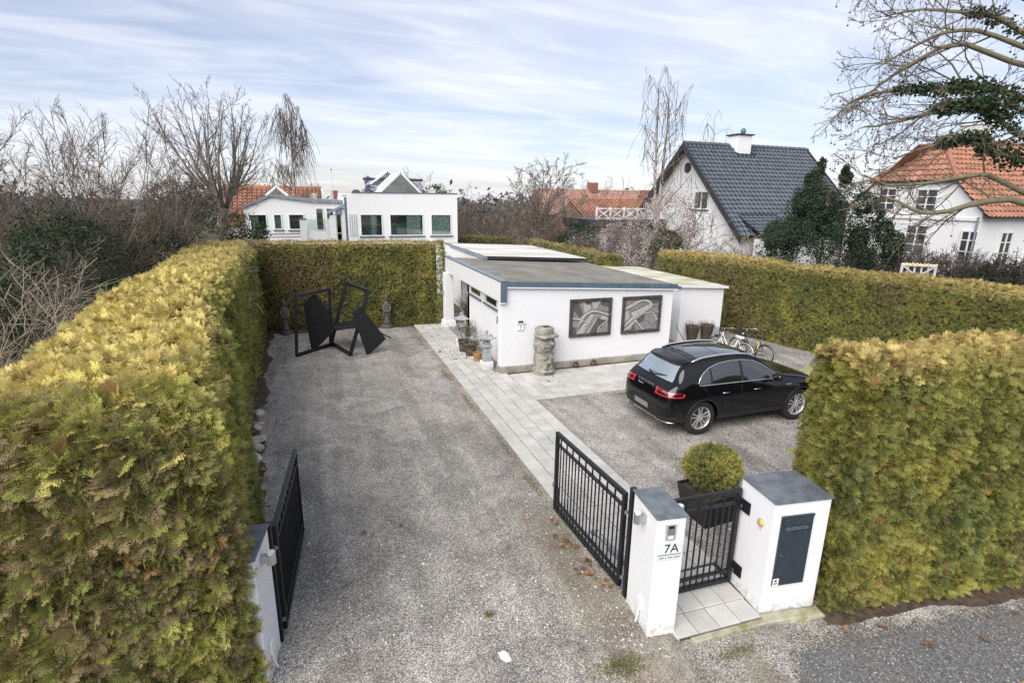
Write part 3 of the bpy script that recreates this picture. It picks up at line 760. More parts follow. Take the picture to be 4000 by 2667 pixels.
mb = MB(); mb.box(-4.35, -4.05, 17.4, 17.6, 0, 3.78); mb.box(-4.04, -3.16, 17.45, 17.6, 0, 3.22); mb.box(-3.15, -2.95, 17.4, 17.6, 0, 3.8); gpart(mb, 'wall', M['white_far'], parent=terr)
mb = MB(); mb.box(-4.38, -4.02, 17.37, 17.63, 3.781, 3.82); gpart(mb, 'coping', M['zinc'], parent=terr)
mb = MB(); mb.add([(-4.03,17.5,3.24),(-3.17,17.5,3.24),(-3.17,17.5,3.78),(-4.03,17.5,3.78)], [(0,1,2,3)]); gpart(mb, 'balustrade', M['glass'], parent=terr)
mb = MB(); mb.tube([(-2.37, 27.5, 0), (-2.37, 27.5, 6.5)], [.05, .025], 8); fp = empty('flagpole', (-2.37, 27.5, 0), label='thin white flagpole rising behind the house wing', cat='flagpole')
gpart(mb, 'pole', M['white_paint'], parent=fp); mb = MB(); mb.lathe([(.01,0),(.05,.03),(.05,.07),(.01,.1)], (-2.37, 27.5, 6.5), 8); gpart(mb, 'finial', M['dark_trim'], parent=fp)
# ================================================================ gate pillars, gates and what hangs on them
PR = math.radians(-8)
def pillar(loc, w, d, h, n_slabs, label, rz=PR):
    """loc: front-left foot; local x along the street, y inwards"""
    p = empty('gate_pillar', (*loc, 0), rz, label, 'pillar', 'white gate pillars')
    mb = MB(); mb.box(0, w, 0, d, 0, h); mb.build('pillar_body', M['white'], p, bevel=.014)
    sw = (w + .036) / n_slabs
    for k in range(n_slabs):
        mb = MB(); mb.box(-.018 + k*sw + .002, -.018 + (k+1)*sw - .002, -.018, d+.018, h+.002, h+.022); mb.build('cap_slab', M['slate'], p, bevel=.004)
    return p
P1 = pillar((-4.90, -6.10), .36, .58, 1.53, 2, 'white gate pillar half sunk in the tall left hedge')
P2 = pillar((-.475, -6.85), .35, .60, 1.555, 2, 'slim white gate pillar with slate cap and number plate')
P3 = pillar((1.04, -7.00), .76, .64, 1.53, 3, 'wide white gate pillar with built in letterbox beside the right hedge')
def at(p, x, y, z):
    c, s = math.cos(p.rotation_euler.z), math.sin(p.rotation_euler.z)
    return (p.location.x + c*x - s*y, p.location.y + s*x + c*y, z)
# cylinder lamps on bracket
def lamp(p, x, y, z, sx, label):
    e = empty('wall_lamp', at(p, x, y, z), p.rotation_euler.z, label, 'lamp', 'steel cylinder lamps on the gate pillars')
    mb = MB(); mb.box(0 if sx > 0 else -.075, .075 if sx > 0 else 0, -.035, .035, -.05, .03); mb.build('bracket', M['steel'], e)
    mb = MB(); mb.lathe([(.040,-.075),(.046,-.07),(.046,.055),(.043,.06)], (sx*.10, 0, 0), 18); mb.build('lamp_body', M['steel'], e, smooth=False)
    mb = MB(); mb.lathe([(.036,.0605),(.036,.064)], (sx*.10, 0, 0), 18); mb.build('lens', M['white_plastic'], e)
lamp(P2, -.001, .27, 1.43, -1, 'round steel wall lamp on the drive side of the numbered pillar')
lamp(P2, .351, .32, 1.43, 1, 'round steel wall lamp beside the foot gate on the numbered pillar')
lamp(P1, .361, .22, 1.40, 1, 'round steel wall lamp on the pillar at the left hedge')
# intercom, number plate, name plate
e = empty('intercom', at(P2, .16, -.001, 1.40), PR, 'grey door intercom on the front of the slim pillar', 'intercom')
mb = MB(); mb.box(-.055, .055, -.028, 0, -.10, .10); mb.build('case', M['plastic_grey'], e, bevel=.006)
mb = MB(); mb.box(-.035, .035, -.032, -.0285, .045, .08); mb.build('display', M['black_plastic'], e)
mb = MB(); mb.box(-.042, .042, -.0315, -.0285, -.03, .035); mb.build('speaker_grille', mat('intercom_mesh', (.16,.15,.14), .6), e)
mb = MB(); mb.box(-.03, .03, -.032, -.0285, -.08, -.045); mb.build('call_button', M['white_plastic'], e)
mb = MB(); mb.box(-.07, .07, -.036, 0, .102, .112); mb.build('rain_hood', M['white_plastic'], e)
M['plate'] = mat('clear_plate', (.66, .68, .69), .25, var=.03)
def text_obj(name, s, size, loc, rot, m, parent=None, ext=.002, align='CENTER', spacing=1.0):
    c = bpy.data.curves.new(name, 'FONT'); c.body = s; c.size = size; c.extrude = ext; c.align_x = align; c.align_y = 'CENTER'; c.space_character = spacing
    tmp = bpy.data.objects.new(name + '_tmp', c); COL.objects.link(tmp)
    bpy.context.view_layer.update()
    me = bpy.data.meshes.new_from_object(tmp.evaluated_get(bpy.context.evaluated_depsgraph_get()))
    bpy.data.objects.remove(tmp); me.materials.clear(); me.materials.append(m)
    o = bpy.data.objects.new(name, me); o.location = loc; o.rotation_euler = rot
    return link(o, parent)
M['ink'] = mat('black_print', (.012, .013, .016), .5)
e = empty('number_plate', at(P2, .17, -.001, 1.18), PR, 'clear house number plate reading 7A on the slim pillar', 'sign')
mb = MB(); mb.box(-.145, .145, -.012, -.004, -.075, .075); mb.build('plate', M['plate'], e)
text_obj('lettering', '7A', .155, (0.02, -.0125, .0), (math.pi/2, 0, 0), M['ink'], e)
mb = MB(); mb.box(-.14, .14, -.0145, -.0125, -.073, -.068); mb.build('rule', M['ink'], e)
e = empty('name_plate', at(P2, .165, -.001, 1.068), PR, 'narrow name plate below the house number', 'sign')
mb = MB(); mb.box(-.145, .145, -.012, -.004, -.022, .025); mb.build('plate', M['plate'], e)
mb = MB()
xx = -.11
for wd in (.012,.006,.014,.012,.012,0,.014,0,.014,.01,.012,.012,.012,0,.012,.012,.014,.012,.008,.012):
    if wd: mb.box(xx, xx+wd*.7, -.0135, -.0125, -.006, .008)
    xx += (wd or .010) + .001
mb.build('lettering', M['ink'], e)
# thin cables and boxes low on the pillars
def jbox(p, x, y, z, label, sx):
    e = empty('junction_box', at(p, x, y, z), p.rotation_euler.z, label, 'junction box')
    mb = MB(); mb.box(min(0, sx*.035), max(0, sx*.035), -.05, .05, -.06, .08); mb.build('case', M['white_plastic'], e, bevel=.005)
    mb = MB(); mb.tube([(sx*.02, 0, -.06), (sx*.025, -.0, -.16), (sx*.06, -.02, -.24)], .014, 6); mb.build('cable', M['white_plastic'], e, smooth=True)
jbox(P2, -.001, .22, .30, 'small white junction box low on the numbered pillar', -1)
jbox(P1, .361, .17, .36, 'small white junction box low on the pillar at the left hedge', 1)
# letterbox front in the wide pillar
e = empty('letterbox', at(P3, .31, -.001, .90), PR, 'tall anthracite letterbox front set in the wide pillar', 'letterbox')
mb = MB(); mb.box(-.215, .215, -.022, 0, -.48, .47); mb.build('door', M['anthracite'], e, bevel=.004)
mb = MB(); mb.box(-.19, .19, -.040, -.0225, .35, .445); mb.build('flap', M['anthracite'], e, bevel=.008)
mb = MB(); mb.box(-.215, .215, -.034, -.0225, .452, .475); mb.build('hood', M['anthracite'], e)
mb = MB(); mb.box(-.15, .15, -.028, -.0225, .29, .297); mb.box(-.15, .15, -.028, -.0225, .315, .320); mb.build('slot_trim', M['galv'], e)
mb = MB(); mb.lathe([(.010, 0), (.010, .006)], (0, 0, 0), 10); o = mb.build('lock', M['steel'], e, loc=(-.16, -.0225, -.05)); o.rotation_euler = (math.pi/2, 0, 0)
mb = MB(); mb.box(-.212, -.135, -.0255, -.0225, -.475, -.375); st = mb.build('sticker', M['white_plastic'], e)
mb = MB(); mb.box(-.200, -.150, -.027, -.0258, -.45, -.435); mb.build('sticker_print', M['ink'], st); mb = MB(); mb.box(-.192, -.162, -.027, -.0258, -.418, -.392); mb.build('sticker_print', M['ink'], st)
# yellow bell knob on the inner face
e = empty('bell_push', at(P3, -.001, .20, 1.17), PR, 'round yellow plaque on the side of the wide pillar', 'bell')
mb = MB(); mb.lathe([(.052, 0), (.050, .012), (.036, .026), (.012, .032)], (0, 0, 0), 16); o = mb.build('plaque', mat('ochre_ceramic', (.48, .36, .10), .5), e, smooth=True); o.rotation_euler = (0, -math.pi/2, 0)
mb = MB(); mb.tube([(-.012, -.012, -.03), (-.016, -.022, -.075)], .008, 6); mb.build('cord', mat('ochre_cord', (.40, .32, .14), .7), e)
# mossy kerb stone under the wide pillar
def stone_block(name, x0, x1, y0, y1, h, loc, rz, m, label, cat, seed):
    mb = MB(); r = random.Random(seed); n = 8
    rings = []
    for z, ins in ((-.02, 0), (h*.7, .004), (h, .02)):
        rings.append([(x0+ins+r.uniform(-.008,.008), y0+ins+r.uniform(-.01,.01), z), (x1*.5+r.uniform(-.01,.01), y0+ins+r.uniform(-.015,.01), z+r.uniform(-.004,.004)), (x1-ins, y0+ins+r.uniform(-.01,.01), z), (x1-ins, y1-ins, z), (x0+ins, y1-ins, z)])
    mb.loft(rings); return tag(mb.build(name, m, loc=loc, rz=rz), label, cat)
M['mossy'] = mat('mossy_stone', (.38, .36, .28), .95, var=.2, scale=7, c2=(.20, .19, .08), bump=.5, bscale=30)
stone_block('kerb_stone', 0, .80, -.17, -.005, .05, at(P3, -.02, 0, 0), PR + math.radians(-1.5), M['mossy'], 'low mossy stone kerb at the foot of the wide pillar', 'kerb stone', 2)
stone_block('kerb_stone', 0, 1.05, -.10, -.005, .035, (.0, -7.02, 0), math.radians(-2), M['mossy'], 'narrow stone edge closing the gate path slabs', 'kerb stone', 5)

# ---------------------------------------------------------------- gates
def gate(name, a, b, z0, z1, nbars, label, cat, hinge_at_b=True, stub_every=2, ram=True, plate=False):
    """steel frame gate between ground points a (free end) and b (hinge end)"""
    A, B = Vector((*a, 0)), Vector((*b, 0)); L = (B-A).length; ang = math.atan2((B-A).y, (B-A).x)
    g = empty(name, (*a, 0), ang, label, cat, 'black steel gates')
    s = .055
    mb = MB()
    mb.box(0, s, -s/2, s/2, z0, z1); mb.box(L-s, L, -s/2, s/2, z0, z1)
    mb.box(s, L-s, -s/2, s/2, z1-s, z1); mb.box(s, L-s, -s/2, s/2, z0, z0+s)
    mb.build('frame', M['black_metal'], g, bevel=.004)
    mb = MB(); mb.box(s, L-s, -.02, .02, z1-.215, z1-.18); r1 = mb.build('rail', M['black_metal'], g)
    mb = MB(); mb.box(s, L-s, -.02, .02, z0+.15, z0+.185); mb.build('rail', M['black_metal'], g)
    bm_ = MB(); bm_.box(-.008, .008, -.008, .008, z0+s, z1-.2155); me = bm_.mesh('bar', M['black_metal'])
    bs = MB(); bs.box(-.009, .009, -.009, .009, z1-.1795, z1-s); ms = bs.mesh('stub', M['black_metal'])
    for k in range(nbars):
        x = s + (L-2*s)*(k+1)/(nbars+1)
        shared(me, 'bar', (x, 0, 0), g)
        if k % stub_every == 0: shared(ms, 'short_bar', (x, 0, 0), g)
    if plate:
        mb = MB(); mb.box(s, s+.09, -.015, .015, z0+s, z0+.42); mb.build('lock_plate', M['black_metal'], g)
        mb = MB(); mb.box(.02, .05, -.06, -.029, z0+.42, z0+.50); mb.build('handle', M['steel'], g)
    for z in (z0+.16, z1-.25):
        hm = MB(); hm.tube([(L+.005, 0, z), (L+.05, 0, z)], .013, 8); hm.box(L+.018, L+.036, -.022, .022, z-.022, z+.022); hm.build('hinge', M['galv'], g)
    return g
g2 = gate('drive_gate', (-.425, -4.12), (-.37, -6.06), .07, 1.42, 18, 'open black steel drive gate hung on the slim numbered pillar', 'gate', plate=True)
g1 = gate('drive_gate', (-4.25, -3.50), (-4.42, -5.42), .07, 1.42, 19, 'open black steel drive gate hung on the pillar at the left hedge', 'gate')
g3 = gate('foot_gate', (-.08, -6.40), (1.06, -6.44), .08, 1.44, 10, 'closed black steel foot gate between the two right pillars', 'gate', stub_every=2)
for z in (.30, 1.22): hp = MB(); hp.box(1.165, 1.182, -.15, .02, z-.09, z+.07); hp.build('hinge_plate', M['black_metal'], g3)
# posts the drive gates hang on and their rams
def gpost(x, y, h, label):
    e = empty('gate_post', (x, y, 0), PR, label, 'post', 'gate posts')
    mb = MB(); mb.box(-.035, .035, -.035, .035, 0, h); mb.build('shaft', M['black_metal'], e, bevel=.004)
    mb = MB(); mb.box(-.038, .038, -.038, .038, h+.0005, h+.012); mb.build('post_cap', M['black_plastic'], e)
gpost(-.345, -6.17, 1.53, 'black square gate post behind the slim numbered pillar')
gpost(-4.47, -5.50, 1.50, 'black square gate post behind the pillar at the left hedge')
def ram(a, b, label):
    A, B = Vector(a), Vector(b); d = B-A
    e = empty('gate_opener', a, math.atan2(d.y, d.x), label, 'gate opener', 'gate openers')
    L = d.length
    mb = MB(); mb.box(0, L*.62, -.035, .035, -.05, .05); mb.build('housing', M['galv'], e, bevel=.015)
    mb = MB(); mb.tube([(L*.62, 0, 0), (L, 0, 0)], .014, 8); mb.build('piston', M['steel'], e)
    mb = MB(); mb.box(L-.03, L+.03, -.03, .03, -.035, .035); mb.build('bracket', M['galv'], e)
ram((-.22, -6.15, .33), (-.33, -5.25, .30), 'grey gate opener behind the gate at the numbered pillar')
ram((-4.62, -5.45, .33), (-4.45, -4.65, .30), 'grey gate opener behind the gate at the left hedge')
# ================================================================ clipped hedges
def spray_template(n=6, seed=0, lw=.038):
    """flat fan of scale-leaf twigs, length 1 along +Y; triangles"""
    r = np.random.default_rng(seed); V = []; F = []
    def leaf(bx, by, ang, L, w):
        dx, dy = math.sin(ang), math.cos(ang); px, py = dy, -dx; b = len(V)
        z = lambda y: -.16*y*y
        V.append((bx, by, z(by)))
        mx, my = bx+dx*L*.45, by+dy*L*.45
        V.append((mx+px*w, my+py*w, z(my)+.02)); V.append((bx+dx*L, by+dy*L, z(by+dy*L)-.03)); V.append((mx-px*w, my-py*w, z(my)-.02))
        F.append((b, b+1, b+2)); F.append((b, b+2, b+3))
    for k in range(n):
        t = .08 + .80*k/n
        L = (.50*(1-t)**.7+.10) * r.uniform(.85, 1.2)
        for s in (-1, 1):
            leaf(0, t+r.uniform(-.04, .04), s*math.radians(r.uniform(28, 55)), L, lw+.02*L)
    leaf(0, .0, 0, 1.0, lw)
    return np.array(V), np.array(F)
def fern_template(seed, nb=7, ns=3):
    """flat spray with side branchlets that carry their own scale twigs; thin triangles"""
    r = np.random.default_rng(seed); V = []; F = []
    zf = lambda x, y: -.14*y*y-.10*abs(x)
    def blade(bx, by, ang, L, w):
        dx, dy = math.sin(ang), math.cos(ang); b = len(V); ex, ey = bx+dx*L, by+dy*L
        V.extend([(bx+dy*w, by-dx*w, zf(bx, by)), (bx-dy*w, by+dx*w, zf(bx, by)), (ex, ey, zf(ex, ey)+r.uniform(-.02, .02))]); F.append((b, b+1, b+2))
    blade(0, 0, 0, 1.0, .018)
    for k in range(nb):
        t = .10+.78*k/nb; L = (.48*(1-t)**.65+.10)*r.uniform(.85, 1.2)
        for s_ in (-1, 1):
            a = s_*math.radians(r.uniform(36, 54)); y0 = t+r.uniform(-.03, .03); blade(0, y0, a, L, .022)
            for j in range(ns):
                u = (j+.7)/(ns+.4)*L; l2 = (L-u)*.55+.05
                for q in (-1, 1): blade(math.sin(a)*u, y0+math.cos(a)*u, a+q*math.radians(38), l2, .020)
    return np.array(V), np.array(F)
_SG = {}
def scatter_group(nvar):
    """geometry nodes: the mesh holds the spray shapes (variant >= 0) and bare points (variant -1); a spray is set on every point"""
    if nvar in _SG: return _SG[nvar]
    g = bpy.data.node_groups.new('spray_scatter', 'GeometryNodeTree'); g.interface.new_socket('Geometry', in_out='INPUT', socket_type='NodeSocketGeometry'); g.interface.new_socket('Geometry', in_out='OUTPUT', socket_type='NodeSocketGeometry')
    N_, L_ = g.nodes, g.links; gi = N_.new('NodeGroupInput'); go = N_.new('NodeGroupOutput'); jn = N_.new('GeometryNodeJoinGeometry')
    def attr(name, t):
        n = N_.new('GeometryNodeInputNamedAttribute'); n.data_type = t; n.inputs['Name'].default_value = name; return n.outputs['Attribute']
    def equal(v, k):
        n = N_.new('FunctionNodeCompare'); n.data_type = 'INT'; n.operation = 'EQUAL'; L_.new(v, n.inputs[2]); n.inputs[3].default_value = k; return n.outputs[0]
    shp, pick, rot, scl = attr('shape', 'INT'), attr('pick', 'INT'), attr('rot', 'FLOAT_VECTOR'), attr('scl', 'FLOAT')
    def sep(sel):
        n = N_.new('GeometryNodeSeparateGeometry'); n.domain = 'POINT'; L_.new(gi.outputs[0], n.inputs['Geometry']); L_.new(sel, n.inputs['Selection']); return n.outputs['Selection']
    pts = sep(equal(shp, -1))
    for k in range(nvar):
        ip = N_.new('GeometryNodeInstanceOnPoints'); L_.new(pts, ip.inputs['Points']); L_.new(equal(pick, k), ip.inputs['Selection']); L_.new(sep(equal(shp, k)), ip.inputs['Instance'])
        e2r = N_.new('FunctionNodeEulerToRotation'); L_.new(rot, e2r.inputs[0]); L_.new(e2r.outputs[0], ip.inputs['Rotation']); L_.new(scl, ip.inputs['Scale']); L_.new(ip.outputs[0], jn.inputs[0])
    L_.new(jn.outputs[0], go.inputs[0]); _SG[nvar] = g; return g
def scatter_sprays(name, shapes, P, Y, Nn, S, pick, C, m):
    Y = Y/np.linalg.norm(Y, axis=1, keepdims=True); X = np.cross(Y, Nn); X /= np.linalg.norm(X, axis=1, keepdims=True)+1e-9; Z = np.cross(X, Y)
    eu = np.stack([np.arctan2(Y[:, 2], Z[:, 2]), -np.arcsin(np.clip(X[:, 2], -1, 1)), np.arctan2(X[:, 1], X[:, 0])], 1)
    tv = np.concatenate([t for t, f in shapes]); off = np.cumsum([0]+[len(t) for t, f in shapes]); tf = np.concatenate([f+o for (t, f), o in zip(shapes, off)])
    nt_, n = len(tv), len(P); V = np.concatenate([tv, P]).astype(np.float32)
    me = bpy.data.meshes.new(name); me.vertices.add(len(V)); me.vertices.foreach_set('co', V.ravel()); nf = len(tf)
    me.loops.add(nf*3); me.loops.foreach_set('vertex_index', tf.astype(np.int32).ravel()); me.polygons.add(nf); me.polygons.foreach_set('loop_start', np.arange(0, nf*3, 3, dtype=np.int32))
    me.update(calc_edges=True)
    def put(nm, ty, key, arr): a = me.attributes.new(nm, ty, 'POINT'); a.data.foreach_set(key, np.ascontiguousarray(arr).ravel())
    sh = np.concatenate([np.repeat(np.arange(len(shapes)), [len(t) for t, f in shapes]), np.full(n, -1)]).astype(np.int32)
    put('shape', 'INT', 'value', sh); put('pick', 'INT', 'value', np.concatenate([np.full(nt_, -1), pick]).astype(np.int32))
    put('rot', 'FLOAT_VECTOR', 'vector', np.concatenate([np.zeros((nt_, 3)), eu]).astype(np.float32)); put('scl', 'FLOAT', 'value', np.concatenate([np.ones(nt_), S]).astype(np.float32))
    c4 = np.ones((nt_+n, 4), np.float32); c4[nt_:, :3] = C; put('Col', 'FLOAT_COLOR', 'color', c4)
    me.materials.append(m); o = bpy.data.objects.new(name, me); link(o); md = o.modifiers.new('sprays', 'NODES'); md.node_group = scatter_group(len(shapes)); return o
SHAPES = [fern_template(k) for k in range(4)] + [fern_template(20+k, 5, 1) for k in range(3)]
def place(T, F, P, Y, N, S):
    """instances of template T at P with long axis Y, face normal N, size S"""
    Y = Y/np.linalg.norm(Y, axis=1, keepdims=True)
    X = np.cross(Y, N); X /= np.linalg.norm(X, axis=1, keepdims=True)+1e-9
    Z = np.cross(X, Y)
    W = (T[None, :, 0, None]*X[:, None] + T[None, :, 1, None]*Y[:, None] + T[None, :, 2, None]*Z[:, None]) * S[:, None, None] + P[:, None]
    n, k = len(P), len(T)
    FF = (F[None] + (np.arange(n)*k)[:, None, None]).reshape(-1, F.shape[1])
    return W.reshape(-1, 3), FF
CAMP = np.array(CAM)
PAL = dict(straw=(.46, .37, .155), yellow=(.34, .315, .085), olive=(.185, .186, .058), green=(.100, .132, .048), brown=(.20, .15, .085), rust=(.23, .12, .055), bright=(.26, .265, .06), dark=(.05, .065, .02))
for k in PAL: PAL[k] = np.array(PAL[k])
def unit_(a): return a/(np.linalg.norm(a, axis=-1, keepdims=True)+1e-9)
def hedge_section(u, wb, wt, H, rnd):
    """point and normal (in across/height) on the clipped cross-section, u in 0..1 from the foot on the + side over the top to the - side"""
    pts = [(wb, 0.0), (wt+.04, H-rnd), (wt-rnd*.4, H-rnd*.2), (wt-rnd, H), (-(wt-rnd), H), (-(wt-rnd*.4), H-rnd*.2), (-(wt+.04), H-rnd), (-wb, 0.0)]
    pts = np.array(pts); seg = np.linalg.norm(np.diff(pts, axis=0), axis=1); cum = np.concatenate([[0], np.cumsum(seg)])
    s = u*cum[-1]; i = np.clip(np.searchsorted(cum, s, side='right')-1, 0, len(seg)-1)
    t = (s-cum[i])/seg[i]
    p = pts[i]*(1-t)[:, None] + pts[i+1]*t[:, None]
    d = (pts[i+1]-pts[i])/seg[i][:, None]
    return p, np.stack([d[:, 1], -d[:, 0]], 1), cum[-1]
def hedge(name, path, wb, wt, H, label, size=1.0, pal='thuja', seed=1, rnd=.35, tint=(1, 1, 1), ends=(True, True), bump=.10, u_rng=(0, 1), dens_f=1.0, trim=None, tops=1.0, end_round=.12, maxd=2000, brown=1.0, clump=0.0, fine=1.0):
    root = empty(name, (*path[0], 0), 0, label, 'hedge')
    r = np.random.default_rng(seed)
    P2 = np.array(path, float); seg = np.diff(P2, axis=0); sl = np.linalg.norm(seg, axis=1); cum = np.concatenate([[0], np.cumsum(sl)])
    # smooth direction at vertices
    def frame(s):
        i = np.clip(np.searchsorted(cum, s, side='right')-1, 0, len(sl)-1); t = (s-cum[i])/sl[i]
        pos = P2[i]*(1-t)[:, None]+P2[i+1]*t[:, None]; d = seg[i]/sl[i][:, None]
        return pos, d
    def surf(s, u, off=0.0):
        q, n2, per = hedge_section(u, wb, wt, H, rnd)
        er_ = max(.05, end_round*1.5); e0 = np.clip(1-s/er_, 0, 1)*(1 if ends[0] else 0); e1 = np.clip(1-(cum[-1]-s)/er_, 0, 1)*(1 if ends[1] else 0)
        tt = np.maximum(e0, e1)**2; q = q*np.stack([1-.10*tt*(end_round > .2), 1-.14*tt*(end_round > .2)], 1)
        pos, d = frame(s); a = np.stack([d[:, 1], -d[:, 0]], 1)       # + side = right of the path
        X = np.concatenate([pos + a*q[:, :1], q[:, 1:2]], 1); N = np.concatenate([a*n2[:, :1], n2[:, 1:2]], 1)
        N /= np.linalg.norm(N, axis=1, keepdims=True)
        nz = (fnoise(X, .9, seed, 3)-.5)*2*bump + (fnoise(X, 3.6, seed+5, 2)-.5)*(bump*.9+clump)
        return X + N*(nz+off)[:, None], N
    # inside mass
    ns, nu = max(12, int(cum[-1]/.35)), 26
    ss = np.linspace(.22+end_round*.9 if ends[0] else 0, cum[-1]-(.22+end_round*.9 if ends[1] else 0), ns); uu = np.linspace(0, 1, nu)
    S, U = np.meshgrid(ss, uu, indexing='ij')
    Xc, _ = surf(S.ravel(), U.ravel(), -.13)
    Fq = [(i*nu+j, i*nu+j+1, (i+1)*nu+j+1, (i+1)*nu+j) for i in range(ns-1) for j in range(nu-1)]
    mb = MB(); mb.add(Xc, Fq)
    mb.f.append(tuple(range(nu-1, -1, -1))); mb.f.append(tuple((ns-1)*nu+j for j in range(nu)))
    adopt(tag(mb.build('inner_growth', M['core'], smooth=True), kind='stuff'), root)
    # leaf sprays on the skin, more and finer near the street
    _, _, per = hedge_section(np.array([.5]), wb, wt, H, rnd)
    ncand = int(cum[-1]*per*maxd)
    s = r.uniform(0, cum[-1], ncand); u = r.uniform(u_rng[0], u_rng[1], ncand)
    X, N = surf(s, u)
    if True:      # the ends
        for which, on in zip((0, 1), ends):
            if not on: continue
            ne = int(2*wb*H*maxd); across = r.uniform(-1, 1, ne); hh = r.uniform(0, 1, ne)**.95
            pos, d = frame(np.full(ne, 0.0 if which == 0 else cum[-1])); a = np.stack([d[:, 1], -d[:, 0]], 1)
            w = wb+(wt-wb)*hh
            w = np.where(hh*H > H-rnd, w*np.sqrt(np.clip(1-((hh*H-(H-rnd))/rnd)**2*.35, 0, 1)), w)
            E = np.concatenate([pos + a*(across*w)[:, None], (hh*H)[:, None]], 1); sg = -1 if which == 0 else 1
            Ne = np.concatenate([d*sg, np.zeros((ne, 1))], 1)
            nz = (fnoise(E, .9, seed, 3)-.5)*2*bump+(fnoise(E, 3.6, seed+5, 2)-.5)*(bump*.9+clump)
            er = max(rnd, end_round*1.6); rounded = -.10*np.abs(across)**4*(1+end_round*3) - end_round*np.clip((hh*H-(H-er))/er, 0, 1)**2
            E = E+Ne*(nz+rounded+.02)[:, None]
            X = np.concatenate([X, E]); N = np.concatenate([N, Ne])
    dist = np.linalg.norm(X-CAMP, axis=1)
    keep = r.uniform(0, 1, len(X)) < dens_f*np.interp(dist, [4, 7, 10, 14, 20, 30, 40], [1500, 1350, 900, 640, 430, 260, 200])/maxd
    keep &= (X[:, 2] > .03)
    facing = np.einsum('ij,ij->i', N, CAMP-X)/dist
    keep &= (facing > -.35) | (r.uniform(0, 1, len(X)) < .25)
    if trim is not None: keep &= trim(X)
    X, N, dist = X[keep], N[keep], dist[keep]
    n = len(X)
    rv = r.normal(0, 1, (n, 3)); up = np.array([0, 0, 1.0])
    top = np.clip(N[:, 2], 0, 1)
    tg = unit_(rv - N*np.einsum('ij,ij->i', rv, N)[:, None])           # fans mostly lie along the clipped face
    poke = (r.uniform(0, 1, n) < .22)[:, None]
    Yd = np.where(poke, N*.75+rv*.55, tg*.85+N*(.10+.40*r.uniform(0, 1, n))[:, None]+up*(.25*r.uniform(-1.2, .8, n))[:, None])
    Nn = np.where(poke, rv[:, ::-1]+up*.35, N+rv[:, ::-1]*.55+up*.15)
    Sz = size*r.uniform(.65, 1.4, n)*np.interp(dist, [4, 7, 10, 14, 20, 30, 40], [.165, .145, .125, .112, .11, .118, .13])
    # colours by patches: sun-bleached tops, browned and fresh patches, plain olive
    a1 = fnoise(X, 1.1, seed+31, 3); a2 = fnoise(X, 2.6, seed+47, 3); a3 = r.uniform(0, 1, n); a4 = fnoise(X, .45, seed+77, 2)
    c = PAL['olive']*(1-a3)[:, None] + (PAL['green']*.6+PAL['olive']*.4)*a3[:, None]
    def mixin(c, col, f): f = np.clip(f, 0, 1)[:, None]; return c*(1-f)+col*f
    c = mixin(c, PAL['green'], (a1-.54)*5)
    c = mixin(c, PAL['yellow'], (a2-.46)*3.2*(.6+.5*a3))
    c = mixin(c, PAL['brown'], brown*((a4-.53)*4*(a3 > .3)+(a2 < .32)*.5))
    c = mixin(c, PAL['bright'], (a3 > .90)*.75)
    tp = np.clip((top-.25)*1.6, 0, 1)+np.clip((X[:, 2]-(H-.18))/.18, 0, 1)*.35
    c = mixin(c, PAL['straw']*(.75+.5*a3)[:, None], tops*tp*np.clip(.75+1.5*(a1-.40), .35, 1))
    c = mixin(c, PAL['rust'], (r.uniform(0, 1, n) > .975)*.8)
    a5 = fnoise(X, 4.2, seed+91, 2)
    c = mixin(c, PAL['bright'], (a5-.55)*3*clump*4)
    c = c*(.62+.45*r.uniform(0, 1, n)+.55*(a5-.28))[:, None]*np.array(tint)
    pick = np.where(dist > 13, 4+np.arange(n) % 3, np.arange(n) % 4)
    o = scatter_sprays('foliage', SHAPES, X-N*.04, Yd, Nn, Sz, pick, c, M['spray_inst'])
    adopt(tag(o, kind='stuff'), root)
    return root
# left boundary hedge, running back from the street
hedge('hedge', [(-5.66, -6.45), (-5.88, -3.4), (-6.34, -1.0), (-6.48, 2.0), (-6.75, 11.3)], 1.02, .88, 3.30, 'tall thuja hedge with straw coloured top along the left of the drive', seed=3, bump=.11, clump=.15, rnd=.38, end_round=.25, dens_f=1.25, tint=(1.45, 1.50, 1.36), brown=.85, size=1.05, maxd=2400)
hedge('hedge', [(-6.6, 10.75), (1.02, 9.95)], .42, .36, 3.28, 'tall thuja hedge closing the yard behind the black sculpture', seed=5, bump=.07, rnd=.15, ends=(False, True), tint=(1.1, 1.05, 1.05), tops=.6, dens_f=1.6, size=.95, clump=.06)
hedge('hedge', [(1.99, -6.74), (5.2, -7.28), (10.5, -8.2)], .50, .42, 3.22, 'tall thuja hedge beside the street right of the letterbox pillar', seed=8, bump=.08, rnd=.18, ends=(True, False), tint=(1.10, 1.07, 1.0), size=.85, dens_f=1.7, maxd=2600, clump=.08)
hedge('hedge', [(10.55, 8.75), (11.60, 6.2), (12.20, 2.5), (13.05, -.4), (13.45, -3.0), (14.0, -8.0)], .64, .56, 2.83, 'long thuja hedge along the right boundary behind the bicycles', seed=12, bump=.10, rnd=.22, tint=(1.05, 1.04, .98), dens_f=1.7, size=.95, clump=.07)
hedge('hedge', [(8.3, 9.3), (8.5, 14.0), (8.2, 19.3)], .62, .55, 2.60, 'clipped thuja hedge behind the link building roof', seed=15, bump=.12, rnd=.3, tops=.4, dens_f=1.3)
hedge('hedge', [(7.6, 20.0), (3.4, 23.4)], .5, .45, 2.62, 'far clipped thuja hedge beside the white house', seed=19, bump=.10, rnd=.25, tops=.4, dens_f=1.3)
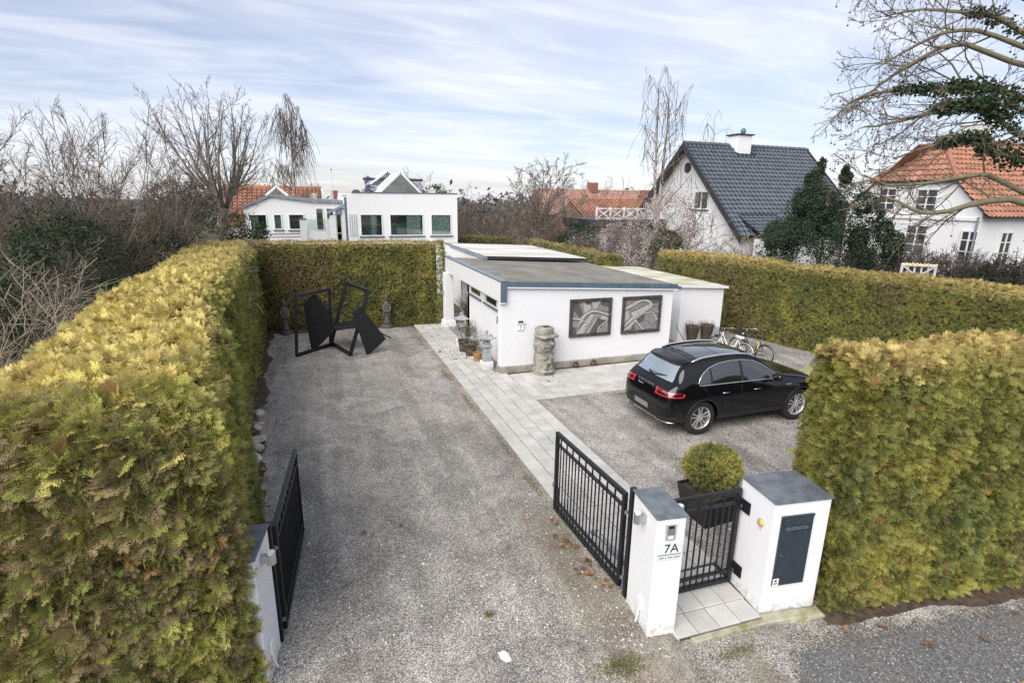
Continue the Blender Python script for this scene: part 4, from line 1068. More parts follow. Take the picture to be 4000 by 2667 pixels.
# ================================================================ neighbouring houses
M['tile_dark'] = mat('glazed_dark_tile', (.095, .115, .14), .36, var=.2, scale=3, rnd=.22, spec=.6)
M['tile_orange'] = mat('clay_tile', (.43, .19, .115), .8, var=.3, scale=2, rnd=.3, c2=(.28, .145, .10))
M['tile_red'] = mat('old_clay_tile', (.30, .17, .13), .8, var=.25, scale=3, rnd=.25)
M['brick'] = mat('red_brick', (.27, .12, .085), .9, var=.2, scale=5)
def tile_arrays(w, l):
    n = 6; prof = [.045*math.sin(2*math.pi*(k/n)-.4)+.028*math.sin(4*math.pi*k/n) for k in range(n+1)]
    V = []; 
    for row, (y, dz) in enumerate(((0.0, .075), (l*1.08, .0))):
        for k in range(n+1): V.append((w*1.04*k/n, y, prof[k]+dz))
    for k in range(n+1): V.append((w*1.04*k/n, 0.004, prof[k]+.010))
    F = [(k, k+1, n+1+k+1, n+1+k) for k in range(n)] + [(2*(n+1)+k, 2*(n+1)+k+1, k+1, k) for k in range(n)]
    return np.array(V), np.array(F)
def pantile_roof(parent, E0, U, V, L, S, w, l, m, n_ind, skip=None, name='roof_tile', poly=None):
    """E0 eave corner, U along the eave, V up the slope (unit), L eave length, S slope length"""
    E0, U, V = Vector(E0), Vector(U).normalized(), Vector(V).normalized(); N = U.cross(V)
    nu, nv = int(round(L/w)), int(round(S/l)); w, l = L/nu, S/nv
    T, F = tile_arrays(w, l)
    R3 = Matrix((U, V, N)).transposed()
    mb = MB(); mb.add([tuple(p) for p in T], [tuple(f) for f in F]); me = mb.mesh(name, m, smooth=False, recalc=False)
    base = MB(); P = lambda u, v, n: E0+U*u+V*v+N*n
    base.prism([P(u, v, -.08) for u, v in (poly or [(0, 0), (L, 0), (L, S), (0, S)])], N*.06)
    rb = adopt(base.build('roof', M['dark_trim']), parent)
    rot = R3.to_euler(); cells = [(i, j) for j in range(nv) for i in range(nu) if not (skip and skip((i+.5)*w, (j+.5)*l))]
    ploc = Vector(parent.location)
    for (i, j) in cells[:n_ind]:
        o = bpy.data.objects.new(name, me); o.rotation_euler = rot; o.location = E0+U*(i*w)+V*(j*l)-ploc; COL.objects.link(o); o.parent = rb
        o.matrix_parent_inverse = Matrix.Identity(4); o.location = E0+U*(i*w)+V*(j*l)
    rest = cells[n_ind:]
    if rest:
        Rn = np.array(R3); O = np.array([[*(E0+U*(i*w)+V*(j*l))] for i, j in rest])
        W = (T @ Rn.T)[None] + O[:, None]
        FF = (F[None] + (np.arange(len(rest))*len(T))[:, None, None]).reshape(-1, 4)
        o = mesh_np('roof_tiles', W.reshape(-1, 3), FF, m); o.parent = rb; tag(o, kind='stuff')
    return rb
WINY = 16.75
# ---- house with the dark glazed roof
dh = empty('dark_roofed_house', (17.66, 12.2, 0), label='white gabled house under a steep dark glazed tile roof', cat='house')
RY, RZ, HW, EZ, GX0, GX1 = 17.72, 8.22, 5.55, 3.10, 17.62, 27.4
sl = math.hypot(HW, RZ-EZ)
def rzof(y): return RZ-abs(y-RY)*(RZ-EZ)/HW
pantile_roof(dh, (GX0, RY-HW, EZ), (1,0,0), (0, HW, RZ-EZ), GX1-GX0, sl, .31, .345, M['tile_dark'], 300, skip=lambda u, v: 3.55 < u < 4.95 and v > sl-.75)
mb = MB(); mb.hexa([(GX0,RY,RZ-.09),(GX1,RY,RZ-.09),(GX1,RY+HW,EZ-.09),(GX0,RY+HW,EZ-.09),(GX0,RY,RZ),(GX1,RY,RZ),(GX1,RY+HW,EZ),(GX0,RY+HW,EZ)]); gpart(mb, 'back_roof', M['tile_dark'], parent=dh)
mb = MB(); mb.tube([(0, 0, .05), (.41, 0, .035)], [.14, .12], 8); rme = mb.mesh('ridge_tile', M['tile_dark'])
for k in range(26):
    x = GX0 + (GX1-GX0)*k/26
    if not 3.2 < x-GX0 < 4.85: adopt(shared(rme, 'ridge_tile', (x, RY, RZ)), dh)
mb = MB(); g0 = GX0+.45
mb.prism([(g0, RY-HW+.45, 0), (g0, RY+HW-.45, 0), (g0, RY+HW-.45, rzof(RY+HW-.45)-.1), (g0, RY, RZ-.12), (g0, RY-HW+.45, rzof(RY-HW+.45)-.1)], (.3, 0, 0)); gpart(mb, 'gable_wall', M['white_far'], parent=dh)
mb = MB(); mb.box(g0+.301, GX1-.4, RY-HW+.45, RY-HW+.75, 0, 3.25); gpart(mb, 'front_wall', M['white_far'], parent=dh)
for s in (-1, 1):
    mb = MB(); mb.hexa([(GX0-.05,RY,RZ-.32),(GX0+.03,RY,RZ-.32),(GX0+.03,RY+s*(HW+.05),EZ-.34),(GX0-.05,RY+s*(HW+.05),EZ-.34),(GX0-.05,RY,RZ+.09),(GX0+.03,RY,RZ+.09),(GX0+.03,RY+s*(HW+.05),EZ+.06),(GX0-.05,RY+s*(HW+.05),EZ+.06)]); gpart(mb, 'barge_board', M['dark_trim'], parent=dh)
    mb = MB(); mb.hexa([(GX0+.04,RY,RZ-.20),(g0,RY,RZ-.20),(g0,RY+s*HW,EZ-.21),(GX0+.04,RY+s*HW,EZ-.21),(GX0+.04,RY,RZ-.10),(g0,RY,RZ-.10),(g0,RY+s*HW,EZ-.11),(GX0+.04,RY+s*HW,EZ-.11)]); gpart(mb, 'soffit', M['bark_brown'], parent=dh)
mb = MB(); mb.box(GX1-.03, GX1+.06, RY-.12, RY+.12, RZ-.3, RZ+.08); mb.hexa([(GX1-.02,RY,RZ-.30),(GX1+.06,RY,RZ-.30),(GX1+.06,RY-HW,EZ-.32),(GX1-.02,RY-HW,EZ-.32),(GX1-.02,RY,RZ+.1),(GX1+.06,RY,RZ+.1),(GX1+.06,RY-HW,EZ+.07),(GX1-.02,RY-HW,EZ+.07)]); gpart(mb, 'far_barge_board', M['dark_trim'], parent=dh)
mb = MB(); mb.lathe([(.30, 0), (.30, .05)], (0, 0, 0), 20); o = mb.build('round_vent', M['dark_trim']); o.rotation_euler = (0, -math.pi/2, 0); o.location = (g0-.002, RY-.05, 6.85); adopt(o, dh)
o = window(None, (g0-.001, WINY, 4.42), (0,-1,0), (0,0,1), 1.30, 1.05, .07, nrm=(-1,0,0), mull=(.67,), solid=True); adopt(o, dh)
mb = MB(); mb.box(21.25, 22.35, RY-.45, RY+.45, 7.4, 8.86); gpart(mb, 'chimney', M['white_far'], parent=dh, bevel=.02)
mb = MB(); mb.box(21.15, 22.45, RY-.55, RY+.55, 8.865, 8.93); gpart(mb, 'chimney_cap', M['dark_trim'], parent=dh)
mb = MB(); mb.lathe([(.10, 0), (.13, .1), (.17, .22), (.12, .34), (.03, .40)], (22.0, RY, 8.93), 12); gpart(mb, 'chimney_pot', M['zinc'], parent=dh, smooth=True)
mb = MB(); mb.box(21.08, 22.52, RY-.72, RY-.44, 7.50, 7.74); gpart(mb, 'flashing', M['dark_trim'], parent=dh)
# shallower porch roof and a roof window breaking the front slope
px0, px1 = 18.35, 20.9
pantile_roof(dh, (px0, 10.95, 3.02), (1,0,0), (0, 2.3, 1.14), px1-px0, math.hypot(2.3, 1.14), .31, .345, M['tile_dark'], 60)
mb = MB(); mb.box(px0-.05, px1+.05, 13.15, 13.3, 4.12, 4.24); gpart(mb, 'porch_ridge', M['dark_trim'], parent=dh)
mb = MB(); mb.box(px0+.2, px1-.2, 11.2, 12.1, 0, 2.98); gpart(mb, 'porch_wall', M['white_far'], parent=dh)
mb = MB(); mb.hexa([(24.1,13.95,4.72),(25.2,13.95,4.72),(25.2,14.95,5.72),(24.1,14.95,5.72),(24.1,13.92,4.90),(25.2,13.92,4.90),(25.2,14.92,5.9),(24.1,14.92,5.9)]); gpart(mb, 'roof_window', M['zinc'], parent=dh)
# ---- flat extension with white lattice balcony
bx = empty('balcony_extension', (13.0, 19.6, 0), label='flat white extension with white lattice balcony railing left of the gable', cat='house')
mb = MB(); wall_holes(mb, (13.2, 19.9, 0), (1,0,0), (0,0,1), (0,-1,0), 4.8, 3.05, .3, [(.75, 1.55, 1.2, 2.6), (2.7, 3.5, .9, 2.6)]); gpart(mb, 'wall', M['white_far'], parent=bx)
mb = MB(); mb.box(13.2, 13.5, 20.201, 24, 0, 3.05); gpart(mb, 'side_wall', M['white_far'], parent=bx)
for u0, v0, w_, h_ in ((.75, 1.2, .8, 1.4), (2.7, .9, .8, 1.7)):
    o = window(None, (13.2+u0, 19.899, v0), (1,0,0), (0,0,1), w_, h_, .06, nrm=(0,-1,0), mull=(w_/2,), room=.8, roomm='interior'); adopt(o, bx)
mb = MB(); mb.box(12.85, 18.0, 19.45, 24, 3.06, 3.25); mb.box(12.7, 18.0, 19.3, 24, 3.251, 3.68); gpart(mb, 'roof_edge', M['anthracite'], parent=bx)
rl = MB(); rl.box(12.85, 17.9, 19.40, 19.46, 4.32, 4.40); rl.box(12.85, 17.9, 19.40, 19.46, 3.72, 3.80); gpart(rl, 'rail', M['white_paint'], parent=bx)
pm = MB(); pm.box(-.05, .05, -.04, .04, 3.69, 4.45); pme = pm.mesh('baluster', M['white_paint'])
cm = MB(); cm.bar((0,0,3.80), (.80,0,4.32), .05, .07); cm.bar((0,.02,4.32), (.80,.02,3.80), .05, .07); cme = cm.mesh('lattice_cross', M['white_paint'])
for k in range(6):
    o = shared(pme, 'post', (12.9+.98*k, 19.43, 0)); adopt(o, bx)
    if k < 5: o = shared(cme, 'lattice_cross', (12.99+.98*k, 19.43, 0)); adopt(o, bx)
# ---- brick house with orange roof beyond
bh = empty('brick_house', (17.2, 29.0, 0), label='low red brick house with weathered orange tile roof beyond the hedges', cat='house')
pantile_roof(bh, (16.9, 28.6, 3.40), (1,0,0), (0, 3.4, 1.60), 12.7, math.hypot(3.4, 1.60), .34, .38, M['tile_orange'], 120)
mb = MB(); mb.box(17.2, 29, 29.0, 29.3, 0, 3.4); mb.box(17.2, 17.5, 29.301, 35, 0, 3.4); gpart(mb, 'wall', M['brick'], parent=bh)
mb = MB(); mb.prism([(17.2, 29.3, 3.401), (17.2, 35, 3.401), (17.2, 32, 4.85)], (.3,0,0)); gpart(mb, 'gable', M['brick'], parent=bh)
mb = MB(); mb.box(16.8, 29.5, 28.55, 28.66, 3.25, 3.40); gpart(mb, 'gutter', M['white_paint'], parent=bh)
mb = MB(); mb.box(24.3, 25.1, 31.8, 32.5, 4.9, 5.75); gpart(mb, 'chimney', M['brick'], parent=bh)
for x in (18.2, 21.0, 24.5):
    o = window(None, (x, 28.995, 1.6), (1,0,0), (0,0,1), 1.0, 1.3, .07, nrm=(0,-1,0), mull=(.5,), solid=True); adopt(o, bh)
rh2 = empty('far_house', (20, 40, 0), label='far house with dark slate roof showing over the brick house ridge', cat='house')
mb = MB(); mb.prism([(18, 38, 3.4), (18, 46, 3.4), (18, 42, 5.9)], (22, 0, 0)); gpart(mb, 'roof', M['tile_red'], parent=rh2)
mb = MB(); mb.box(18.3, 39.7, 38.3, 45.7, 0, 3.4); gpart(mb, 'walls', M['brick'], parent=rh2)
mb = MB(); mb.box(24.0, 24.9, 41.4, 42.2, 5.6, 6.6); gpart(mb, 'chimney', M['brick'], parent=rh2)
# ---- orange roof behind the wing
oh = empty('orange_roofed_house', (-9.6, 30, 0), label='house with bright orange tile roof behind the low wing', cat='house')
pantile_roof(oh, (-9.7, 29.6, 2.9), (1,0,0), (0, 3.0, 2.52), 6.75, math.hypot(3.0, 2.52), .30, .34, M['tile_orange'], 220)
mb = MB(); mb.prism([(-3.0, 29.8, 0), (-3.0, 35.4, 0), (-3.0, 35.4, 3.0), (-3.0, 32.6, 5.46), (-3.0, 29.8, 3.1)], (.12, 0, 0)); gpart(mb, 'gable_wall', M['white_far'], parent=oh)
mb = MB(); mb.box(-9.5, -3.05, 29.9, 30.2, 0, 3.0); gpart(mb, 'wall', M['white_far'], parent=oh)
mb = MB(); mb.box(-3.75, -3.33, 31.0, 31.5, 4.0, 5.05); gpart(mb, 'white_chimney', M['white_far'], parent=oh)
mb = MB(); mb.tube([(-9.7, 32.62, 5.45), (-2.95, 32.62, 5.45)], .12, 8); gpart(mb, 'ridge', M['tile_orange'], parent=oh)
mb = MB(); mb.box(-2.2, -1.75, 34, 34.4, 3.5, 5.3); mb.box(-2.9, -.9, 33.5, 37, 0, 4.1); o = mb.build('chimney_house', M['brick']); tag(o, 'dark brick chimney on a low roof behind the flagpole', 'house')
# ---- white house with half-hipped orange roof on the right
rh = empty('half_hipped_house', (25, 5, 0), label='white two storey house with half hipped orange tile roof on the right', cat='house')
GX, GYc, HWd, EZr, RZr = 25.0, 8.65, 3.75, 4.40, 8.05
m_s = (RZr-EZr)/HWd
def hz_(y): return RZr-abs(y-GYc)*m_s
cut = 6.05; yc = (RZr-cut)/m_s
gw = [(6.75, 1.05, 1.25, 1), (9.30, 1.0, 1.25, 1)]     # window left edge along -y
mb = MB()
mb.prism([(GX, GYc-HWd+.35, 0), (GX, GYc+HWd-.35, 0), (GX, GYc+HWd-.35, hz_(GYc+HWd-.35)), (GX, GYc+yc, cut), (GX, GYc-yc, cut), (GX, GYc-HWd+.35, hz_(GYc-HWd+.35))], (.3, 0, 0)); gpart(mb, 'gable_wall', M['white_far'], parent=rh)
mb = MB(); mb.box(GX+.301, 37, GYc-HWd+.35, GYc-HWd+.65, 0, EZr+.2); gpart(mb, 'front_wall', M['white_far'], parent=rh)
SLr = math.hypot(HWd, RZr-EZr); SLc = SLr-yc*math.hypot(1, m_s)
pantile_roof(rh, (GX-.25, GYc-HWd-.05, EZr-.04), (1,0,0), (0, HWd, RZr-EZr), 12.5, math.hypot(HWd, RZr-EZr), .31, .36, M['tile_orange'], 280, skip=lambda u, v: u < .12+max(0, (v-SLc))*(1.80/(SLr-SLc)), poly=[(.1, .02), (12.5, .02), (12.5, SLr), (1.85, SLr), (.12, SLc)])
# hip plane over the gable
hip_in = 1.55
ab = Vector((0, 2*yc+.3, 0)); 
HIPS = math.hypot(hip_in+.28, RZr-cut+.05)
pantile_roof(rh, (GX-.28, GYc+yc+.15, cut-.05), (0,-1,0), (hip_in+.28, 0, RZr-cut+.05), 2*yc+.3, math.hypot(hip_in+.28, RZr-cut+.05), .31, .36, M['tile_orange'], 90,
             skip=lambda u, v: abs(u-(yc+.15)) > (yc+.2)*(1-v/HIPS), poly=[(0, 0), (2*yc+.3, 0), (yc+.15, HIPS)])
for a_, b_ in (((GX+hip_in, GYc, RZr+.03), (37, GYc, RZr+.03)), ((GX+hip_in, GYc, RZr+.03), (GX-.2, GYc-yc-.1, cut)), ((GX+hip_in, GYc, RZr+.03), (GX-.2, GYc+yc+.1, cut))):
    mb = MB(); mb.tube([a_, b_], .12, 8); gpart(mb, 'ridge', M['tile_orange'], parent=rh)
mb = MB(); mb.hexa([(GX-.2,GYc,RZr-.3),(37,GYc,RZr-.3),(37,GYc+HWd,EZr-.1),(GX-.2,GYc+HWd,EZr-.1),(GX+1.6,GYc,RZr-.1),(37,GYc,RZr-.1),(37,GYc+HWd,EZr),(GX-.2,GYc+HWd,EZr)]); gpart(mb, 'back_roof', M['tile_orange'], parent=rh)
def rwin(yl, z, w_, h_, tr, nm='window'):
    o = window(None, (GX-.001, yl, z), (0,-1,0), (0,0,1), w_, h_, .07, nrm=(-1,0,0), mull=(w_/2,), trans=tr, solid=True, sill=False); adopt(o, rh)
rwin(10.35, 4.55, 1.0, 1.15, (.38, .76)); rwin(8.35, 4.5, 1.05, 1.15, (.38, .76)); rwin(8.55, 2.45, 1.1, 1.45, (.48, 1.0)); rwin(5.95, 2.3, .75, 1.45, (.48, 1.0)); 
mb = MB(); mb.box(GX-.08, GX-.002, GYc-HWd+.4, GYc+HWd-.4, 4.18, 4.32); gpart(mb, 'string_course', M['white_paint'], parent=rh)
mb = MB(); mb.tube([(GX-.07, GYc-HWd+.45, 0), (GX-.07, GYc-HWd+.45, 4.35)], .05, 8); gpart(mb, 'downpipe', M['galv'], parent=rh)
mb = MB(); mb.box(28.4, 29.4, GYc-.45, GYc+.45, 7.6, 8.85); mb.box(28.3, 29.5, GYc-.55, GYc+.55, 8.851, 8.95); gpart(mb, 'chimney', M['white_far'], parent=rh)
for x in (26.6, 28.6, 30.6):
    o = window(None, (x, GYc-HWd+.349, 2.2), (1,0,0), (0,0,1), .9, 1.5, .07, nrm=(0,-1,0), mull=(.45,), trans=(.5, 1.0), solid=True, sill=False); adopt(o, rh)
# ================================================================ trees and shrubs
def unit(a): return a/(np.linalg.norm(a, axis=-1, keepdims=True)+1e-9)
def tubes_np(P, R, sides=3):
    """P (N,K,3) polylines, R (N,K) radii -> verts, quads"""
    P = np.asarray(P, float); N, K, _ = P.shape
    T = unit(np.gradient(P, axis=1))
    ref = np.where(np.abs(T[..., 2:3]) > .9, np.array([1., 0, 0]), np.array([0., 0, 1]))
    A = unit(np.cross(T, ref)); B = np.cross(T, A)
    ang = 2*np.pi*np.arange(sides)/sides
    V = P[:, :, None] + R[:, :, None, None]*(A[:, :, None]*np.cos(ang)[None, None, :, None]+B[:, :, None]*np.sin(ang)[None, None, :, None])
    i = np.arange(K-1)[:, None]; j = np.arange(sides)[None]
    f = np.stack([i*sides+j, i*sides+(j+1) % sides, (i+1)*sides+(j+1) % sides, (i+1)*sides+j], -1).reshape(-1, 4)
    F = (f[None] + (np.arange(N)*K*sides)[:, None, None]).reshape(-1, 4)
    return V.reshape(-1, 3), F
def polyline(p0, d, L, K, wig, up, r, bend=None):
    """N polylines from p0 heading d with lengths L; wig random turning, up pull (+ up, - droop)"""
    N = len(p0); P = np.zeros((N, K, 3)); P[:, 0] = p0; d = unit(d.copy())
    for k in range(1, K):
        d = unit(d + r.normal(0, wig, (N, 3)) + np.array([0, 0, 1.0])*(up if np.isscalar(up) else up[:, None]))
        P[:, k] = P[:, k-1] + d*(L/(K-1))[:, None]
    return P
def branch(P, R, n, t0, t1, ratio, ang, K, wig, up, r, rf=.55, tip=.35, jit=.3, rmin=.003, lenfall=.5):
    N, Kp, _ = P.shape
    idx = np.repeat(np.arange(N), n); M_ = len(idx)
    t = (np.tile((np.arange(n)+.5)/n, N) + r.uniform(-.5, .5, M_)/n)*(t1-t0)+t0
    x = t*(Kp-1); i = np.clip(x.astype(int), 0, Kp-2); f = (x-i)[:, None]
    p = P[idx, i]*(1-f)+P[idx, i+1]*f; tan = unit(P[idx, i+1]-P[idx, i])
    rad = R[idx, i]*(1-f[:, 0])+R[idx, i+1]*f[:, 0]
    rv = unit(np.cross(tan, r.normal(0, 1, (M_, 3))))
    a = np.radians(ang + r.normal(0, ang*jit, M_))[:, None]
    d = tan*np.cos(a)+rv*np.sin(a)
    plen = np.linalg.norm(np.diff(P, axis=1), axis=2).sum(1)[idx]
    L = plen*ratio*(1-lenfall*t)*r.uniform(.65, 1.25, M_)
    C = polyline(p, d, L, K, wig, up, r)
    r0 = np.maximum(rad*rf, rmin); taper = np.linspace(1, tip, K)[None]
    return C, np.maximum(r0[:, None]*taper, rmin*.7)
def wood(root, levels, m, sides=(8, 5, 4, 3, 3, 3), names=None):
    """each level of branching is one part of the tree"""
    names = names or ['trunk', 'limbs', 'branches', 'twigs', 'twigs', 'twigs']
    for k, (P, R) in enumerate(levels):
        V, F = tubes_np(P, R, sides[k]); nm = names[min(k, len(names)-1)]
        o = mesh_np(nm, V, F, m if not isinstance(m, (list, tuple)) else m[min(k, len(m)-1)], smooth=True)
        adopt(o, root)
        if k: tag(o, kind='stuff')
def trunk_line(base, top, K, wig, r, r0, r1):
    b, t_ = np.array(base, float), np.array(top, float); s = np.linspace(0, 1, K)[:, None]
    P = b*(1-s)+t_*s; off = np.cumsum(r.normal(0, wig, (K, 3)), axis=0)*np.array([1, 1, .2]); off -= off[0]; P = P+off*s
    R = r0*(1-s[:, 0])**.8+r1*s[:, 0]
    return P[None], R[None]
def leaves_np(Pts, size, r, shape='oval', normal=None, flat=.6, asp=.55):
    n = len(Pts); T = np.array([(0, 0, 0), (asp*.5, .5, .06), (0, 1, -.05), (-asp*.5, .5, .06)]); F = np.array([(0, 1, 2, 3)])
    Y = r.normal(0, 1, (n, 3)); Nn = r.normal(0, 1, (n, 3))
    if normal is not None: Nn = Nn*flat+normal; Y = Y+normal*.35
    S = size*r.uniform(.6, 1.3, n)
    return place(T, F, Pts, Y, Nn, S)
def leafy(root, Pts, size, cols, seed, name='foliage', normal=None, asp=.55):
    r = np.random.default_rng(seed); V, F = leaves_np(Pts, size, r, normal=normal, asp=asp)
    cols = np.array(cols); w = r.dirichlet(np.ones(len(cols))*.7, len(Pts)); c = (w@cols)*r.uniform(.65, 1.3, len(Pts))[:, None]
    o = mesh_np(name, V, F, M['leaf'], colors=np.repeat(c, 4, axis=0)); adopt(o, root); tag(o, kind='stuff'); return o
def blob_points(r, n, c, rad, seed, shell=.55, lump=.35, freq=.8):
    """points through an uneven crown: ellipsoid whose radius varies with direction"""
    d = unit(r.normal(0, 1, (n, 3))); k = 1+lump*2*(fnoise(d*2.0+np.array(c)*.3+50, freq*1.6, seed, 3)-.5)
    rr_ = r.uniform(0, 1, n)**(1/3.)*(1-shell)+shell*r.uniform(.75, 1, n)
    P = np.array(c)+d*np.array(rad)*(k*rr_)[:, None]
    gaps = fnoise(P, 1.6, seed+3, 2) > .40
    return P[gaps], d[gaps]
def tree_root(name, x, y, label, cat='tree', group=None): return empty(name, (x, y, 0), 0, label, cat, group)

# ---- bare multi-stemmed tree at far left, reddish twigs
def multistem(x, y, h, n, spread, label, seed, m, rb=.05, dens=1.0, cat='tree', lean=(0, 0), K=9, fan=.9):
    r = np.random.default_rng(seed); root = tree_root('bare_tree', x, y, label, cat)
    a = np.linspace(0, 2*np.pi, n, endpoint=False)+r.uniform(-.3, .3, n); rad = spread*r.uniform(.15, 1, n)
    p0 = np.stack([x+.35*np.cos(a)*r.uniform(.2, 1, n), y+.35*np.sin(a)*r.uniform(.2, 1, n), np.zeros(n)], 1)
    d = np.stack([np.cos(a)*rad/h+lean[0], np.sin(a)*rad/h+lean[1], np.full(n, fan)], 1)
    L = h*r.uniform(.80, 1.0, n)*(1.06-.16*(rad/spread)**2)
    P = polyline(p0, d, L, K, .06, .03, r); R = rb*r.uniform(.6, 1.15, n)[:, None]*np.linspace(1, .10, K)[None]
    l1 = branch(P, R, int(11*dens), .12, 1.0, .34, 30, 7, .09, .05, r, .5, .3, rmin=.009, lenfall=.35)
    l2 = branch(*l1, int(9*dens), .10, 1.0, .42, 34, 5, .12, .04, r, .55, .4, rmin=.006)
    l3 = branch(*l2, 4, .12, 1.0, .70, 36, 4, .14, .03, r, .6, .5, rmin=.0042)
    wood(root, [(P, R), l1, l2, l3], m, (7, 4, 3, 3)); return root
multistem(-10.3, 6.3, 6.5, 24, 6.0, 'bare many stemmed tree with reddish twigs at the far left', 21, [M['bark_grey'], M['bark_brown'], M['bark_red'], M['bark_red']], dens=1.25)
multistem(-9.0, 8.9, 6.3, 13, 4.0, 'smaller bare shrub tree between the red twigged tree and the broad crowned tree', 22, [M['bark_grey'], M['bark_red'], M['bark_red'], M['bark_red']], dens=1.1, rb=.055)
# ---- broad bare tree with forked trunk
def broad_tree(x, y, h, fork, label, seed, m, r0, nl=6, spread=42, dens=1.0, wig=.08, up=.05, n2=7, n3=6, n4=4, lens=.75, name='bare_tree', rmin=.006, group=None):
    r = np.random.default_rng(seed); root = tree_root(name, x, y, label, 'tree', group)
    T, TR = trunk_line((x, y, 0), (x+r.uniform(-.2, .2), y, fork), 6, .04, r, r0, r0*.8)
    a = np.arange(nl)*2.4+r.uniform(0, .5, nl); an = np.radians(spread)*r.uniform(.35, 1.1, nl)
    d = np.stack([np.cos(a)*np.sin(an), np.sin(a)*np.sin(an), np.cos(an)], 1)
    p0 = T[0, -1]-np.array([0, 0, 1])*r.uniform(0, fork*.12, nl)[:, None]
    L = (h-fork)*lens*r.uniform(.9, 1.25, nl)
    P = polyline(p0, d, L, 9, wig, up, r); R = r0*.45*r.uniform(.6, 1.0, nl)[:, None]*np.linspace(1, .12, 9)[None]
    l1 = branch(P, R, int(n2*dens), .10, 1.0, .46, 32, 7, wig*1.2, up, r, .50, .3, rmin=rmin*1.3)
    l2 = branch(*l1, int(n3*dens), .12, 1.0, .46, 34, 5, wig*1.6, up*.7, r, .55, .4, rmin=rmin*1.1)
    l3 = branch(*l2, n4, .15, 1.0, .55, 38, 4, wig*2, up*.4, r, .6, .5, rmin=rmin)
    wood(root, [(T, TR), (P, R), l1, l2, l3], m); return root
broad_tree(-7.5, 14.2, 9.2, 4.4, 'broad bare tree with pale forked trunk left of the white house', 31, [M['bark_grey'], M['bark_grey'], M['bark_brown'], M['bark_brown'], M['bark_brown']], .21, nl=12, spread=42, dens=1.15, up=.075, n4=3, rmin=.0065, lens=.80)
# ---- weeping birches
def birch(x, y, h, label, seed, spread=1.0, r0=.13, n1=14, hang=10, bare=.3, lean=0.0, twin=False, hl=2.4):
    r = np.random.default_rng(seed); root = tree_root('birch_tree', x, y, label, 'tree', 'weeping birches')
    T, TR = trunk_line((x, y, 0), (x+lean, y, h), 10, .05, r, r0, .012)
    if twin:
        T2, TR2 = trunk_line((x, y, h*.28), (x-lean*.6-.55, y+.2, h*.98), 10, .05, r, r0*.75, .012)
        T = np.concatenate([T, T2]); TR = np.concatenate([TR, TR2])
    l1 = branch(T, TR, n1, bare, .98, .34*spread, 46, 8, .08, .05, r, .42, .25, rmin=.007)
    l2 = branch(*l1, 5, .2, 1.0, .40, 40, 6, .10, -.05, r, .55, .4, rmin=.005)
    # hanging whips
    P1 = l1[0]; n = len(P1)
    src = np.concatenate([l1[0][:, -1], l1[0][:, -3], l2[0][:, -1]]); k = len(src)
    sel = r.choice(k, int(k*hang/10), replace=True)
    p = src[sel]+r.normal(0, .05, (len(sel), 3)); d = np.stack([r.normal(0, .35, len(sel)), r.normal(0, .35, len(sel)), -.6+0*p[:, 0]], 1)
    L = hl*r.uniform(.3, 1.0, len(sel))*np.clip(p[:, 2]/h, .3, 1)
    W = polyline(p, d, L, 7, .05, -.22, r); WR = np.linspace(.013, .009, 7)[None]*np.ones((len(W), 1))
    wood(root, [(T, TR), l1, l2, (W, WR)], [M['birch'], M['bark_brown'], M['bark_brown'], M['bark_brown']], (7, 4, 3, 3)); return root
birch(-4.75, 27.2, 10.2, 'weeping birch rising behind the orange roof left of the white house', 41, spread=.75, r0=.15, n1=22, hang=26, bare=.40, hl=2.8)
birch(15.6, 17.0, 11.6, 'slender twin stemmed weeping birch left of the dark roofed gable', 43, spread=.72, r0=.14, n1=15, hang=9, bare=.30, twin=True, lean=.3, hl=2.6)
birch(27.5, 27.0, 11.5, 'thin bare birch behind the dark tile roof', 44, spread=.6, r0=.12, n1=14, hang=4, bare=.5)
# ---- bare trees and scrub between the houses
broad_tree(9.9, 22.4, 8.2, 2.6, 'grey bare garden tree in the middle distance', 51, [M['bark_grey']], .17, nl=9, spread=44, dens=1.2, wig=.15, n2=8, n3=7, n4=5, lens=.8, rmin=.012)
def scrub(x, y, h, n, spread, label, seed, m, rb=.03, fan=.8, name='bare_shrub', droop=.0, l3n=3, dens=1.0, group=None, rtw=.011):
    r = np.random.default_rng(seed); root = tree_root(name, x, y, label, 'shrub', group)
    a = r.uniform(0, 2*np.pi, n); q = np.sqrt(r.uniform(0, 1, n))
    p0 = np.stack([x+spread*.45*q*np.cos(a), y+spread*.45*q*np.sin(a), np.zeros(n)], 1)
    d = np.stack([np.cos(a)*q*.7, np.sin(a)*q*.7, np.full(n, fan)], 1)+r.normal(0, .12, (n, 3))
    L = h*r.uniform(.6, 1.15, n); P = polyline(p0, d, L, 8, .10, -droop, r); R = rb*r.uniform(.5, 1.1, n)[:, None]*np.linspace(1, .25, 8)[None]
    l1 = branch(P, R, int(8*dens), .15, .98, .42, 38, 6, .14, .02-droop, r, .55, .4, rmin=rtw)
    l2 = branch(*l1, int(7*dens), .15, 1.0, .55, 40, 4, .18, -droop*.5, r, .6, .5, rmin=rtw*.85)
    wood(root, [(P, R), l1, l2], m, (5, 3, 3), ['stems', 'branches', 'twigs']); return root
